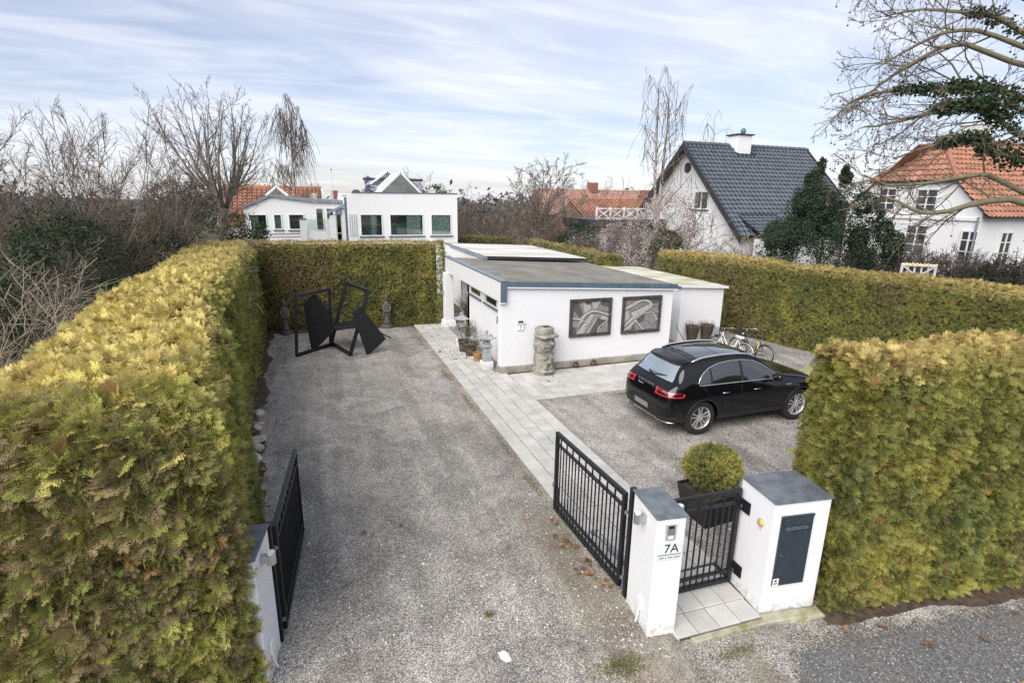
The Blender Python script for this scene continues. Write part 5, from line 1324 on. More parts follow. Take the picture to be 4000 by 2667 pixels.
for k, (x, y, h, n, s, mm, lab) in enumerate([
    (6.6, 26.5, 4.9, 26, 4.0, 'bark_red', 'reddish bare shrub just right of the white house'),
    (8.4, 21.5, 4.3, 30, 3.4, 'bark_brown', 'dense brown bare shrub under the grey garden tree'),
    (11.8, 21.5, 4.7, 28, 3.2, 'bark_brown', 'bare brown shrub right of the grey garden tree'),
    (13.4, 24.0, 5.6, 18, 3.0, 'bark_grey', 'upright bare shrub before the brick house'),
    (15.2, 24.5, 5.4, 13, 2.6, 'bark_brown', 'tall thin bare shrub before the orange roof'),
    (9.6, 27.0, 4.4, 24, 4.5, 'bark_red', 'dense reddish bare thicket behind the far hedge'),
    (5.6, 21.6, 3.9, 22, 2.2, 'bark_red', 'reddish bare shrub right beside the white house corner'),
    (7.2, 24.0, 4.3, 22, 3.0, 'bark_brown', 'brown bare shrub over the far hedge'),
    (4.6, 30.0, 4.4, 20, 3.5, 'bark_brown', 'brown bare thicket at the far side of the white house'),
    (7.3, 15.6, 3.0, 18, 1.8, 'bark_grey', 'grey twiggy bush growing through the hedge behind the link roof')]):
    scrub(x, y, h, n, s, lab, 60+k, [M[mm]], rb=.035)
# ---- tangle of dry canes and brambles beyond the left hedge
M['cane_grey'] = mat('grey_cane', (.22, .19, .15), .9, var=.35, scale=2)
for k, (x, y, h, n, s, mm, lab) in enumerate([
    (-9.2, -1.6, 3.3, 90, 1.9, 'cane', 'pale dry cane thicket over the near end of the left hedge'),
    (-9.6, 1.6, 3.6, 55, 2.3, 'cane_grey', 'arching dry brambles behind the left hedge'),
    (-9.9, 4.6, 4.0, 55, 2.5, 'cane_grey', 'grey bramble tangle under the red twigged tree'),
    (-9.8, 8.2, 4.1, 50, 2.4, 'cane_grey', 'grey brown tangle below the broad bare tree'),
    (-11.8, 1.2, 4.4, 50, 3.6, 'cane_grey', 'bare grey thicket at the left edge of the picture'),
    (-12.0, 7.0, 4.8, 40, 3.6, 'bark_grey', 'tall grey scrub under the left tree crown')]):
    scrub(x, y, h, n, s, lab, 80+k, [M[mm]], rb=.020, droop=.06, fan=.9, name='bramble_thicket', dens=1.0, rtw=.0085)
# ---- evergreens
def evergreen(name, x, y, zc, rad, n, size, cols, label, seed, m='bark_brown', z0=0.0, lumps=6, asp=.5, extra=()):
    r = np.random.default_rng(seed); root = tree_root(name, x, y, label, 'shrub' if zc < 4 else 'tree')
    Ps, Ns = [], []
    cen = [((x, y, zc), rad)] + list(extra)
    tot = sum(np.prod(q)**(2/3) for _, q in cen)
    for k, (c, q) in enumerate(cen):
        P, N = blob_points(r, int(n*np.prod(q)**(2/3)/tot), c, q, seed+k*7); Ps.append(P); Ns.append(N)
        for j in range(lumps):
            d = unit(r.normal(0, 1, 3)); d[2] = abs(d[2])*.8-.1; c2 = np.array(c)+d*np.array(q)*.8
            P, N = blob_points(r, int(n*.05), c2, np.array(q)*r.uniform(.25, .42), seed+11*j+k); Ps.append(P); Ns.append(N)
    P = np.concatenate(Ps); N = np.concatenate(Ns); ok = P[:, 2] > z0; P, N = P[ok], N[ok]
    leafy(root, P, size, cols, seed, normal=N, asp=asp)
    T, TR = trunk_line((x, y, 0), (x, y, zc+rad[2]*.6), 7, .05, r, .09, .02)
    l1 = branch(T, TR, 12, .15, .95, .42, 50, 6, .1, .03, r, .5, .3, rmin=.01)
    wood(root, [(T, TR), l1], M[m], names=['trunk', 'limbs']); return root
DG = [(.030, .056, .028), (.045, .075, .036), (.06, .09, .048), (.02, .034, .018)]
IV = [(.028, .055, .026), (.045, .078, .034), (.066, .092, .045), (.020, .032, .016)]
OG = [(.045, .065, .018), (.070, .090, .024), (.030, .045, .014)]
evergreen('ivy_bush', -9.0, 3.6, 3.1, (1.1, 1.7, 1.7), 7500, .085, IV, 'dark ivy clad bush behind the left hedge', 101)
evergreen('ivy_bush', -9.4, .6, 2.7, (.8, .9, 1.1), 3600, .085, IV, 'low dark ivy clump near the left edge of the picture', 102)
evergreen('ivy_bush', -8.5, 8.0, 3.0, (1.0, 2.2, 1.35), 7000, .085, IV, 'dark green ivy mass below the red twigged tree', 103)
evergreen('yew_tree', -8.3, 12.5, 4.1, (1.3, 1.2, 1.55), 7000, .10, [(.030, .045, .020), (.050, .060, .026), (.02, .03, .014)], 'dark yew between the bramble tangle and the broad bare tree', 104, asp=.3)
evergreen('laurel_bush', -6.35, 12.6, 3.0, (.95, .9, 1.35), 5200, .10, [(.035, .065, .018), (.060, .095, .026), (.022, .04, .012)], 'green laurel at the back corner of the left hedge', 105)
evergreen('holly_bush', 15.1, 5.0, 2.9, (2.15, 1.7, 2.0), 30000, .09, [(.034, .060, .032), (.052, .085, .046), (.078, .112, .066), (.024, .040, .020)], 'big dark evergreen bush before the dark roofed house', 106, extra=[((14.5, 5.2, 4.6), (1.0, .9, 1.2)), ((15.9, 4.5, 4.4), (1.1, 1.0, 1.3)), ((14.45, 5.2, 5.5), (.30, .30, .8)), ((15.6, 4.7, 5.7), (.26, .26, .8)), ((13.6, 5.6, 3.2), (.9, .8, 1.2)), ((16.6, 3.9, 3.2), (.9, .9, 1.3))])
evergreen('laurel_bush', 11.6, 19.0, 2.4, (1.6, .9, .9), 2400, .13, DG, 'low dark evergreen before the balcony extension', 107)
evergreen('ivy_bush', 12.55, 11.6, 2.6, (.95, .8, 1.0), 3000, .11, [(.040, .062, .016), (.062, .085, .022), (.03, .045, .014)], 'round green bush in the white seeded creeper', 108)
evergreen('ivy_bush', 19.4, 1.0, 1.9, (1.5, 1.2, 1.2), 2600, .14, IV, 'dark ivy clump below the leafless hedge on the right', 109)
# ---- creeper with fluffy white seed heads over bare scrub
def clematis(x, y, h, sp, n, label, seed):
    root = scrub(x, y, h*.95, 26, sp, label, seed, [M['bark_red']], rb=.02, droop=.03, name='seeded_creeper', dens=1.2)
    r = np.random.default_rng(seed+1)
    P, N = blob_points(r, n, (x, y, h*.55), (sp*.62, sp*.55, h*.50), seed)
    cl = fnoise(P, 1.3, seed+9, 2) > .44; P = P[cl]
    Q = np.repeat(P, 6, axis=0)+r.normal(0, .045, (len(P)*6, 3))
    leafy(root, Q, .062, [(.62, .56, .53), (.42, .36, .33), (.30, .23, .20)], seed, name='seed_heads', asp=.8)
    return root
clematis(12.9, 12.2, 5.4, 3.2, 3600, 'wild creeper with fluffy white seed heads climbing before the white gable', 121)
clematis(10.0, 10.6, 2.95, 2.3, 1500, 'low creeper with white seed heads in the gap of the boundary hedge', 122)
clematis(12.2, 15.0, 4.3, 2.3, 1500, 'creeper with white seeds hiding the extension wall', 123)
scrub(15.2, 9.0, 3.5, 40, 1.9, 'pale beige dry shrub below the dark roof eave', 131, [M['cane']], rb=.014, droop=.02, dens=1.2)
scrub(6.0, 22.9, 2.8, 12, 1.3, 'small pale shrub at the corner of the white house', 132, [M['cane']], rb=.014)
# ---- leafless beech hedge in front of the right-hand house
def bare_hedge(path, w, h, n, label, seed):
    r = np.random.default_rng(seed); root = tree_root('leafless_hedge', *path[0], label, 'hedge')
    a, b = np.array([*path[0], 0.]), np.array([*path[1], 0.]); t = r.uniform(0, 1, n)[:, None]
    p0 = a*(1-t)+b*t+r.normal(0, w*.3, (n, 3))*np.array([1, 1, 0]); d = r.normal(0, .25, (n, 3))+np.array([0, 0, 1.])
    P = polyline(p0, d, h*r.uniform(.8, .98, n), 8, .12, .02, r); P[..., 2] = np.minimum(P[..., 2], h); R = .020*np.linspace(1, .4, 8)[None]*np.ones((n, 1))
    l1 = branch(P, R, 12, .1, .95, .26, 48, 5, .2, .02, r, .6, .5, rmin=.011); l1[0][..., 2] = np.minimum(l1[0][..., 2], h+r.uniform(-.05, .05, l1[0].shape[:2]))
    l2 = branch(*l1, 6, .2, 1, .6, 45, 4, .2, .0, r, .6, .5, rmin=.0095); l2[0][..., 2] = np.minimum(l2[0][..., 2], h+r.uniform(-.06, .06, l2[0].shape[:2]))
    wood(root, [(P, R), l1, l2], M['bark_brown'], (5, 3, 3), ['stems', 'branches', 'twigs'])
bare_hedge([(19.9, 8.2), (19.6, -3.5)], .9, 3.45, 420, 'leafless clipped hedge before the white house on the right', 141)
# ---- conifers
def conifer(x, y, h, rb, label, seed, cols, tiers=16, name='spruce_tree', n=2600, size=.22):
    r = np.random.default_rng(seed); root = tree_root(name, x, y, label, 'tree')
    T, TR = trunk_line((x, y, 0), (x, y, h), 8, .03, r, .14, .02)
    l1 = branch(T, TR, tiers*5, .18, .98, rb/h, 82, 5, .08, -.03, r, .25, .3, rmin=.01, lenfall=.95)
    P = l1[0]; k = r.integers(0, len(P), n); tt = r.uniform(.15, 1, n)*4; i = np.clip(tt.astype(int), 0, 3); f = (tt-i)[:, None]
    Q = P[k, i]*(1-f)+P[k, i+1]*f+r.normal(0, .06, (n, 3))*np.array([1, 1, .6])
    leafy(root, Q, size, cols, seed, asp=.28); wood(root, [(T, TR), l1], M['bark_brown'], names=['trunk', 'limbs']); return root
conifer(26.0, 15.2, 7.6, 1.9, 'brownish spruce between the dark roof and the orange roofed house', 151, [(.075, .062, .04), (.05, .055, .03), (.03, .04, .02)], n=3200)
conifer(1.7, 46, 6.9, 1.6, 'dark far pine behind the flagpole', 152, [(.035, .05, .03), (.05, .065, .04)])
evergreen('far_tree', 9.4, 50, 4.4, (1.5, 1.5, 2.1), 1800, .22, [(.03, .05, .035), (.045, .065, .045)], 'far round evergreen at the right corner of the white house roof', 153)
broad_tree(-9.5, 34, 9.0, 3.0, 'far bare tree behind the orange roof', 161, [M['bark_brown']], .15, nl=5, spread=40, rmin=.012, n3=5)
broad_tree(7.0, 47, 8.0, 3.0, 'far thin tree over the white house roof', 162, [M['bark_brown']], .12, nl=5, spread=40, rmin=.014, n3=4, n4=3)
far = MB(); rg = random.Random(5)
V, F = [], []
r = np.random.default_rng(200); aa = np.radians(np.linspace(-50, 75, 70)); 
Pc = np.stack([-3.8+95*np.sin(aa)*r.uniform(.8, 1.2, 70), -11+95*np.cos(aa)*r.uniform(.8, 1.2, 70), r.uniform(1.6, 3.8, 70)], 1)
Q = np.concatenate([c+r.normal(0, 1, (260, 3))*np.array([2.2, 2.2, 1.1]) for c in Pc])
Vv, Ff = leaves_np(Q, .9, r); cc = np.repeat(np.array([(.12, .115, .11), (.10, .115, .11), (.14, .125, .12)])[r.integers(0, 3, len(Q))]*r.uniform(.7, 1.2, len(Q))[:, None], 4, axis=0)
tag(mesh_np('treeline', Vv, Ff, M['leaf'], colors=cc), 'far hazy belt of gardens and trees on the horizon', 'trees', kind='stuff')

# ---- old plane tree with ivy and hanging seed balls at the right edge
def resample(pts, K):
    P = np.array(pts, float); n = len(P); out = []
    for k in range(K):
        t = k*(n-1)/(K-1); i = min(int(t), n-2); f = t-i
        a, b, c, d = P[max(i-1, 0)], P[i], P[i+1], P[min(i+2, n-1)]
        out.append(.5*((2*b)+(c-a)*f+(2*a-5*b+4*c-d)*f*f+(-a+3*b-3*c+d)*f**3))
    return np.array(out)
def plane_tree():
    r = np.random.default_rng(301); X, Y = 15.75, -2.75
    root = tree_root('plane_tree', X, Y, 'old plane tree with ivy and hanging seed balls at the right edge', 'tree')
    T, TR = trunk_line((X, Y, 0), (15.0, -1.85, 12.5), 12, .03, r, .36, .12)
    tz = lambda z: T[0, int(round(z/12.5*11))]
    limbs = [(4.4, [(13.6, -1.9, 5.05), (12.54, -1.63, 4.92), (12.12, -1.09, 4.68), (11.82, -.72, 4.70), (11.45, -.30, 4.95), (11.15, .1, 5.25)], .135, 0),
             (5.0, [(13.5, -1.5, 5.55), (12.47, -1.51, 5.68), (11.98, -.89, 5.55), (11.29, -.09, 5.46), (10.9, .4, 5.7)], .11, .0),
             (5.6, [(13.4, -1.2, 6.3), (12.39, -1.38, 6.54), (11.78, -.63, 6.36), (11.2, .0, 6.0)], .10, 1.3),
             (6.2, [(13.4, -1.3, 7.0), (12.36, -1.31, 7.37), (11.82, -.66, 7.16), (11.3, -.1, 7.0)], .10, 1.0),
             (6.4, [(13.3, -1.4, 7.4), (12.08, -.96, 7.45), (11.39, -.16, 7.15), (10.93, .33, 7.09), (10.7, .6, 7.0)], .10, .8),
             (6.8, [(13.3, -1.2, 7.8), (11.93, -.77, 7.84), (11.19, .08, 7.92), (10.59, .70, 7.67)], .13, 1.1),
             (7.4, [(13.2, -1.2, 8.5), (11.94, -.75, 8.90), (11.27, .01, 8.44), (10.85, .44, 7.96), (10.6, .8, 7.75)], .11, 0),
             (7.9, [(13.0, -1.1, 9.0), (11.92, -.71, 9.16), (11.29, -.01, 8.86), (10.8, .5, 8.5)], .10, 0),
             (8.2, [(13.0, -1.1, 9.4), (12.04, -.84, 9.63), (11.38, -.08, 9.81), (10.9, .4, 9.7)], .10, .3),
             (9.0, [(13.0, -.8, 10.2), (12.0, -.4, 10.6), (11.2, .3, 10.6), (10.8, .7, 10.3)], .10, 0),
             (5.4, [(14.2, -2.4, 6.4), (13.4, -3.4, 7.2), (12.8, -4.2, 7.6)], .10, .4), (7.0, [(14.0, -2.0, 8.4), (13.2, -3.0, 9.2), (12.6, -3.8, 9.5)], .10, .4)]
    P, R = [], []
    for z, pts, rad, iv in limbs:
        p = resample([tz(z)]+pts, 12); s = np.linspace(0, 1, 12)[:, None]; p += np.cumsum(r.normal(0, .03, (12, 3)), axis=0)*s
        P.append(p); R.append(rad*.72*np.linspace(1, .26, 12))
    P, R = np.array(P), np.array(R)
    l1 = branch(P, R, 12, .25, 1.0, .36, 40, 7, .14, .015, r, .42, .3, rmin=.013)
    l2 = branch(*l1, 6, .15, 1.0, .5, 42, 5, .18, -.02, r, .55, .4, rmin=.0095)
    l3 = branch(*l2, 4, .2, 1.0, .55, 45, 4, .2, -.05, r, .6, .5, rmin=.0068)
    wood(root, [(T, TR), (P, R), l1, l2, l3], [M['bark_moss'], M['bark_moss'], M['bark_moss'], M['bark_brown'], M['bark_brown']], (10, 7, 4, 3, 3))
    pts, nor = [], []
    n = 15000; z = r.uniform(2.5, 12.3, n); a = r.uniform(0, 2*np.pi, n); c = T[0, np.clip((z/12.5*11).astype(int), 0, 11)]
    lump = fnoise(np.stack([np.cos(a)*1.3, np.sin(a)*1.3, z*.7], 1), 1.0, 5, 3); q = np.clip(.25+1.7*(lump-.22), .3, 1.25)*r.uniform(.55, 1.05, n)
    pts.append(np.stack([c[:, 0]+q*np.cos(a), c[:, 1]+q*np.sin(a), z], 1)); nor.append(np.stack([np.cos(a), np.sin(a), 0*a+.2], 1))
    for k, (z, p_, rad, iv) in enumerate(limbs):
        m_ = int(1700*iv)
        if not m_: continue
        hi = .72 if iv >= 1 else .5
        t = r.uniform(.05, hi, m_)*11; i = np.clip(t.astype(int), 0, 10); f = (t-i)[:, None]; c = P[k, i]*(1-f)+P[k, i+1]*f
        d = unit(r.normal(0, 1, (m_, 3))); q = .34*(1-.55*t/11/hi)*np.clip(.2+1.5*fnoise(c, 1.8, k, 2), .2, 1.4)*r.uniform(.35, 1.0, m_)
        pts.append(c+d*q[:, None]); nor.append(d)
    leafy(root, np.concatenate(pts), .10, IV, 303, name='ivy', normal=np.concatenate(nor), asp=.8)
    E = np.concatenate([l3[0][:, -1], l2[0][:, -1]]); E = E[r.choice(len(E), 300, replace=False)]
    me = bpy.data.meshes.new('seed_ball'); bm = bmesh.new(); bmesh.ops.create_icosphere(bm, subdivisions=1, radius=.03); bm.to_mesh(me); bm.free(); me.materials.append(M['bark_brown'])
    th = []
    for e in E:
        L = r.uniform(.08, .28); o = bpy.data.objects.new('seed_ball', me); o.location = (e[0]-X, e[1]-Y, e[2]-L); COL.objects.link(o); o.parent = root
        th.append([e, e-np.array([0, 0, L*.5]), e-np.array([0, 0, L])])
    V, F = tubes_np(np.array(th), np.full((len(th), 3), .0045), 3); adopt(tag(mesh_np('seed_threads', V, F, M['bark_brown']), kind='stuff'), root)
plane_tree()
# ---- white lattice garden gate with fairy lights beyond the right-hand hedge
lg = empty('lattice_gate', (16.1, 2.35, 0), math.atan2(1.62-2.37, 16.75-16.06), 'white lattice garden gate with fairy lights beyond the boundary hedge', 'gate')
for k, x in enumerate((0, .98)):
    mb = MB(); mb.box(x-.04, x+.04, -.04, .04, 0, 2.85); mb.build('post', M['white_paint'], lg)
for z in (2.0, 2.8): mb = MB(); mb.box(.041, .939, -.03, .03, z-.04, z+.04); mb.build('rail', M['white_paint'], lg)
for s in (0, 1): mb = MB(); mb.bar((.05, .01*s, 2.05+.7*s), (.93, .01*s, 2.75-.7*s), .07, .05); mb.build('brace', M['white_paint'], lg)
for k in range(4): mb = MB(); mb.box(.16+.2*k, .22+.2*k, .032, .05, 2.04, 2.76); mb.build('slat', M['white_paint'], lg)
M['fairy'] = emit_mat('fairy_light', (1.0, .62, .20), 1.5)
fl = MB(); rg = random.Random(4)
for k in range(26): fl.lathe([(.004, 0), (.014, .012), (.004, .026)], (.0+.04*k, -.05+rg.uniform(-.02, .02), 2.84+rg.uniform(-.03, .03)), 5)
tag(fl.build('fairy_lights', M['fairy'], lg), kind='stuff')
# ================================================================ garden things
M['stone_grey'] = mat('grey_granite', (.33, .345, .36), .85, var=.2, scale=8, bump=.4, bscale=90)
M['stone_tiki'] = mat('carved_lava_stone', (.30, .285, .245), .95, var=.3, scale=7, bump=.9, bscale=50, bdist=.012)
M['bronze'] = mat('weathered_stone', (.125, .115, .10), .7, var=.45, scale=14, bump=.6, bscale=60, c2=(.06, .055, .045))
M['terracotta'] = mat('terracotta', (.42, .21, .095), .85, var=.2, scale=7)
M['old_pot'] = mat('old_brown_pot', (.115, .085, .065), .9, var=.35, scale=6, bump=.4, bscale=40)
M['jug'] = mat('brown_jug', (.115, .062, .045), .7, var=.3, scale=9, bump=.4, bscale=50)
M['rust_pot'] = mat('dark_rusty_planter', (.075, .055, .042), .75, var=.3, scale=5)
M['relief_a'] = mat('relief_mid_grey', (.25, .245, .24), .6, var=.35, scale=6, bump=.6, bscale=22, vec_scale=(3, 1, 14))
M['relief_b'] = mat('relief_pale', (.42, .41, .405), .55, var=.3, scale=5, bump=.6, bscale=22, vec_scale=(12, 1, 3))
M['relief_c'] = mat('relief_dark', (.11, .105, .10), .6, var=.4, scale=7, bump=.6, bscale=25, vec_scale=(8, 1, 8))
M['relief_frame'] = mat('relief_frame_wood', (.065, .048, .040), .7, var=.35, scale=6)
# ---- black steel sculpture
sc = empty('steel_sculpture', (-3.5, 6.8, 0), label='abstract black steel sculpture of tilted frames and plates on the gravel', cat='sculpture')
def frame4(pts, w, name, d=None):
    mb = MB(); n = len(pts)
    for i in range(n): mb.bar(pts[i], pts[(i+1) % n], w, d or w)
    gpart(mb, name, M['black_metal'], parent=sc, bevel=.004)
frame4([(-4.55, 6.42, .05), (-3.50, 7.45, .05), (-3.40, 7.42, 1.93), (-4.42, 6.42, 1.93)], .095, 'upright_frame')
frame4([(-3.47, 7.62, .06), (-2.95, 6.02, .05), (-2.27, 6.25, 2.02), (-2.84, 7.88, 2.06)], .095, 'leaning_frame')
def plate(pts, th, name):
    P = [Vector(p) for p in pts]; n = (P[1]-P[0]).cross(P[2]-P[0]).normalized()
    mb = MB(); mb.prism([p-n*th/2 for p in P], n*th); gpart(mb, name, M['black_metal'], parent=sc)
plate([(-4.24, 7.06, 1.55), (-3.95, 6.99, 1.84), (-3.83, 6.96, 1.85), (-3.36, 6.84, .99), (-3.46, 6.865, .56), (-4.01, 7.0, .02), (-4.11, 7.025, .02)], .03, 'left_plate')
plate([(-2.82, 5.94, 1.41), (-2.55, 6.005, 1.60), (-1.80, 6.19, .44), (-2.36, 6.05, .0), (-2.45, 6.03, .0)], .03, 'right_plate')
plate([(-3.60, 7.26, .80), (-3.33, 6.41, .80), (-2.40, 6.71, .80), (-2.66, 7.51, .80)], .03, 'shelf_plate')
mb = MB(); mb.bar((-3.70, 6.90, 1.60), (-1.63, 6.20, .44), .03, .035); gpart(mb, 'long_rod', M['black_metal'], parent=sc)
mb = MB(); mb.bar((-3.83, 6.93, 1.86), (-3.36, 6.80, 1.0), .02, .03); gpart(mb, 'edge_rod', M['black_metal'], parent=sc)
# ---- robed figures on round bases
def robed(x, y, h, rz, label):
    e = empty('robed_statue', (x, y, 0), rz, label, 'statue', 'robed stone statues by the back hedge')
    s = h/1.31
    mb = MB(); mb.lathe([(.20,0),(.22,.03),(.20,.05),(.19,.07),(.21,.10),(.18,.13)], (0,0,0), 20); mb.lathe([(.05,-.05),(.05,0)], (.02,-.2,.05), 8); mb.xf(Matrix.Scale(s, 4)); mb.build('base', M['bronze'], e, smooth=True)
    rings = []
    prof = [(.13,.13,.125),(.20,.125,.11),(.32,.105,.09),(.45,.095,.08),(.60,.105,.085),(.72,.115,.088),(.84,.125,.085),(.93,.115,.075),(1.0,.07,.055),(1.04,.045,.045)]
    for z, a, b in prof:
        rings.append([((a*(1+.10*math.sin(5*t+z*9)))*math.cos(t), (b*(1+.08*math.sin(6*t-z*7)))*math.sin(t), z) for t in [2*math.pi*k/20 for k in range(20)]])
    mb = MB(); mb.loft(rings)
    for sx in (-1, 1): mb.tube([(sx*.115,-.0,.90), (sx*.135,-.03,.72), (sx*.07,-.10,.63), (0,-.115,.66)], [.042,.048,.04,.03], 8); mb.tube([(sx*.10,-.06,.66), (sx*.115,-.04,.48), (sx*.12,-.02,.30)], [.035,.03,.02], 6)
    mb.xf(Matrix.Scale(s, 4)); b = mb.build('robe', M['bronze'], e, smooth=True)
    mb = MB(); mb.lathe([(.02,1.03),(.05,1.05),(.062,1.10),(.060,1.15),(.066,1.18),(.05,1.22),(.035,1.245),(.04,1.27),(.03,1.30),(.008,1.315)], (0,-.01,0), 14); mb.lathe([(.004,-.02),(.012,0),(.004,.03)], (0,-.072,1.10), 6); mb.xf(Matrix.Scale(s, 4)); mb.build('head', M['bronze'], e, smooth=True)
robed(-4.96, 9.62, 1.31, .15, 'robed stone statue left of the black sculpture')
robed(-1.33, 9.62, 1.33, -.1, 'robed stone statue right of the black sculpture')
mb = MB(); mb.lathe([(.26,0),(.29,.04),(.24,.08)], (-1.33, 9.68, 0), 18); o = mb.build('statue_footing', M['bronze'], smooth=True); tag(o, 'flat round stone footing under the right robed statue', 'footing')
# ---- stone lanterns
def lantern_stone(x, y, rz, label, plinth_h=.23):
    e = empty('stone_lantern', (x, y, 0), rz, label, 'lantern', 'stone lanterns along the garage side')
    mb = MB(); mb.box(-.165,.165,-.165,.165,0,plinth_h); mb.build('plinth', M['white'], e, bevel=.012)
    def sq(a, z): return [(-a,-a,z),(a,-a,z),(a,a,z),(-a,a,z)]
    mb = MB(); z=plinth_h+.001; mb.loft([sq(.125,z),sq(.122,z+.02),sq(.088,z+.40)]); mb.build('shaft', M['stone_grey'], e, bevel=.008)
    mb = MB(); z+=.402; mb.loft([sq(.10,z),sq(.15,z+.05),sq(.15,z+.09),sq(.11,z+.12)]); mb.build('platform', M['stone_grey'], e, bevel=.01)
    mb = MB(); z+=.122; mb.loft([sq(.088,z),sq(.088,z+.16)]); lb = mb.build('light_box', M['stone_grey'], e, bevel=.006)
    for sg, ax in ((-1,'y'),(1,'y'),(-1,'x'),(1,'x')):
        mb = MB(); mb.lathe([(.030,0),(.030,.004),(.022,.0045),(.022,.0005)], (0,0,0), 14, cap=False); o = mb.build('opening_rim', M['stone_grey'], lb)
        d = MB(); d.lathe([(.021,0),(.021,.002)], (0,0,0), 12); q = d.build('opening', M['black_plastic'], lb)
        for k in (o, q):
            k.location = (0, sg*.0885, z+.085) if ax == 'y' else (sg*.0885, 0, z+.085); k.rotation_euler = (-sg*math.pi/2, 0, 0) if ax == 'y' else (0, sg*math.pi/2, 0)
    rings = []; z+=.161
    for t, a in ((0,.225),(.018,.232),(.035,.215),(.07,.14),(.11,.075),(.145,.045)):
        n=4; pts=[]
        for c,(sx,sy) in enumerate(((-1,-1),(1,-1),(1,1),(-1,1))):
            nx,ny=((1,-1),(1,1),(-1,1),(-1,-1))[c]
            pts.append((sx*a,sy*a,z+t+(.035 if t<.05 else 0)))
            pts.append(((sx+nx)/2*a*.96,(sy+ny)/2*a*.96,z+t))
        rings.append(pts)
    mb = MB(); mb.loft(rings); mb.build('roof', M['stone_grey'], e)
    mb = MB(); mb.lathe([(.03,0),(.045,.012),(.03,.025),(.05,.05),(.048,.08),(.02,.10)], (0,0,z+.145), 14); mb.build('finial', M['stone_grey'], e, smooth=True)
lantern_stone(.80, 3.52, 0, 'grey stone lantern nearest the garage corner')
lantern_stone(.74, 6.22, 0, 'grey stone lantern further back by the porch column')
# ---- pots with olive trees
def ribbed_pot(prof, x, y, m, name, label, cat, plant=None, grp=None, n=24):
    e = empty(name, (x, y, 0), random.uniform(0, 3), label, cat, grp)
    mb = MB(); mb.lathe(prof, (0,0,0), n, cap=False); top = prof[-1]; mb.lathe([(.001, 0), (prof[0][0], 0)], (0,0,0), n, cap=False); mb.build('pot', m, e, smooth=True)
    r_in = min(p[0] for p in prof[-2:])-.01; mb = MB(); mb.lathe([(.001, prof[-1][1]-.04), (r_in+.008, prof[-1][1]-.045)], (0,0,0), n, cap=False); mb.build('earth', M['soil'], e)
    return e
def stem_leaves(e, h0, h1, rad, n, size, cols, seed, stems=4, m='bark_grey'):
    r = np.random.default_rng(seed)
    a = r.uniform(0, 6.28, stems); p0 = np.stack([.04*np.cos(a), .04*np.sin(a), np.full(stems, h0-.05)], 1)
    d = np.stack([.25*np.cos(a), .25*np.sin(a), np.ones(stems)], 1); P = polyline(p0, d, (h1-h0)*r.uniform(.8, 1.05, stems), 7, .08, .02, r); R = .012*np.linspace(1, .3, 7)[None]*np.ones((stems, 1))
    l1 = branch(P, R, 9, .35, 1, .45, 45, 5, .12, .02, r, .5, .4, rmin=.0025)
    for k, (PP, RR) in enumerate(((P, R), l1)):
        V, F = tubes_np(PP, RR, 4); o = mesh_np('stems' if k == 0 else 'twigs', V, F, M[m], e); 
        if k: tag(o, kind='stuff')
    i = r.integers(0, len(l1[0]), n); q = l1[0][i, r.integers(1, 5, n)]+r.normal(0, rad*.10, (n, 3))
    V, F = leaves_np(q, size, r, asp=.3); c = np.array(cols)[r.integers(0, len(cols), n)]*r.uniform(.7, 1.3, n)[:, None]
    tag(mesh_np('leaves', V, F, M['leaf'], e, colors=np.repeat(c, 4, axis=0)), kind='stuff')
OL = [(.10, .115, .065), (.16, .17, .11), (.06, .075, .035)]
p = ribbed_pot([(.14,0),(.155,.02),(.175,.2),(.19,.36),(.215,.37),(.225,.45),(.205,.455),(.20,.42)], .70, 4.92, M['old_pot'], 'potted_olive', 'large weathered brown pot with a small olive tree', 'potted plant')
stem_leaves(p, .43, 1.02, .28, 620, .055, OL, 3, stems=3)
p = ribbed_pot([(.13,0),(.145,.02),(.165,.2),(.178,.32),(.20,.33),(.205,.40),(.188,.405),(.184,.38)], .62, 5.45, M['old_pot'], 'potted_olive', 'brown pot with an olive tree just behind the largest pot', 'potted plant')
stem_leaves(p, .38, 1.05, .26, 520, .055, OL, 4, stems=3)
prof = [(.105,0)]
for k in range(7): prof += [(.108+.006*k, .012+.034*k), (.113+.006*k, .024+.034*k), (.107+.006*k, .036+.034*k)]
p = ribbed_pot(prof+[(.156,.25),(.160,.275),(.145,.28),(.138,.25)], .75, 4.28, M['terracotta'], 'potted_olive', 'small ribbed terracotta pot beside the near stone lantern', 'potted plant')
stem_leaves(p, .25, .78, .2, 260, .05, OL, 5, stems=1)
# fallen ornament by the pots
mb = MB(); mb.lathe([(.05,0),(.055,.012),(.02,.02)], (.50, 4.55, 0), 10); mb.lathe([(.006,0),(.026,.03),(.006,.075)], (.47, 4.62, .02), 8); tag(mb.build('small_ornament', M['old_pot'], smooth=True), 'small brown ornament on the flags before the pots', 'ornament')
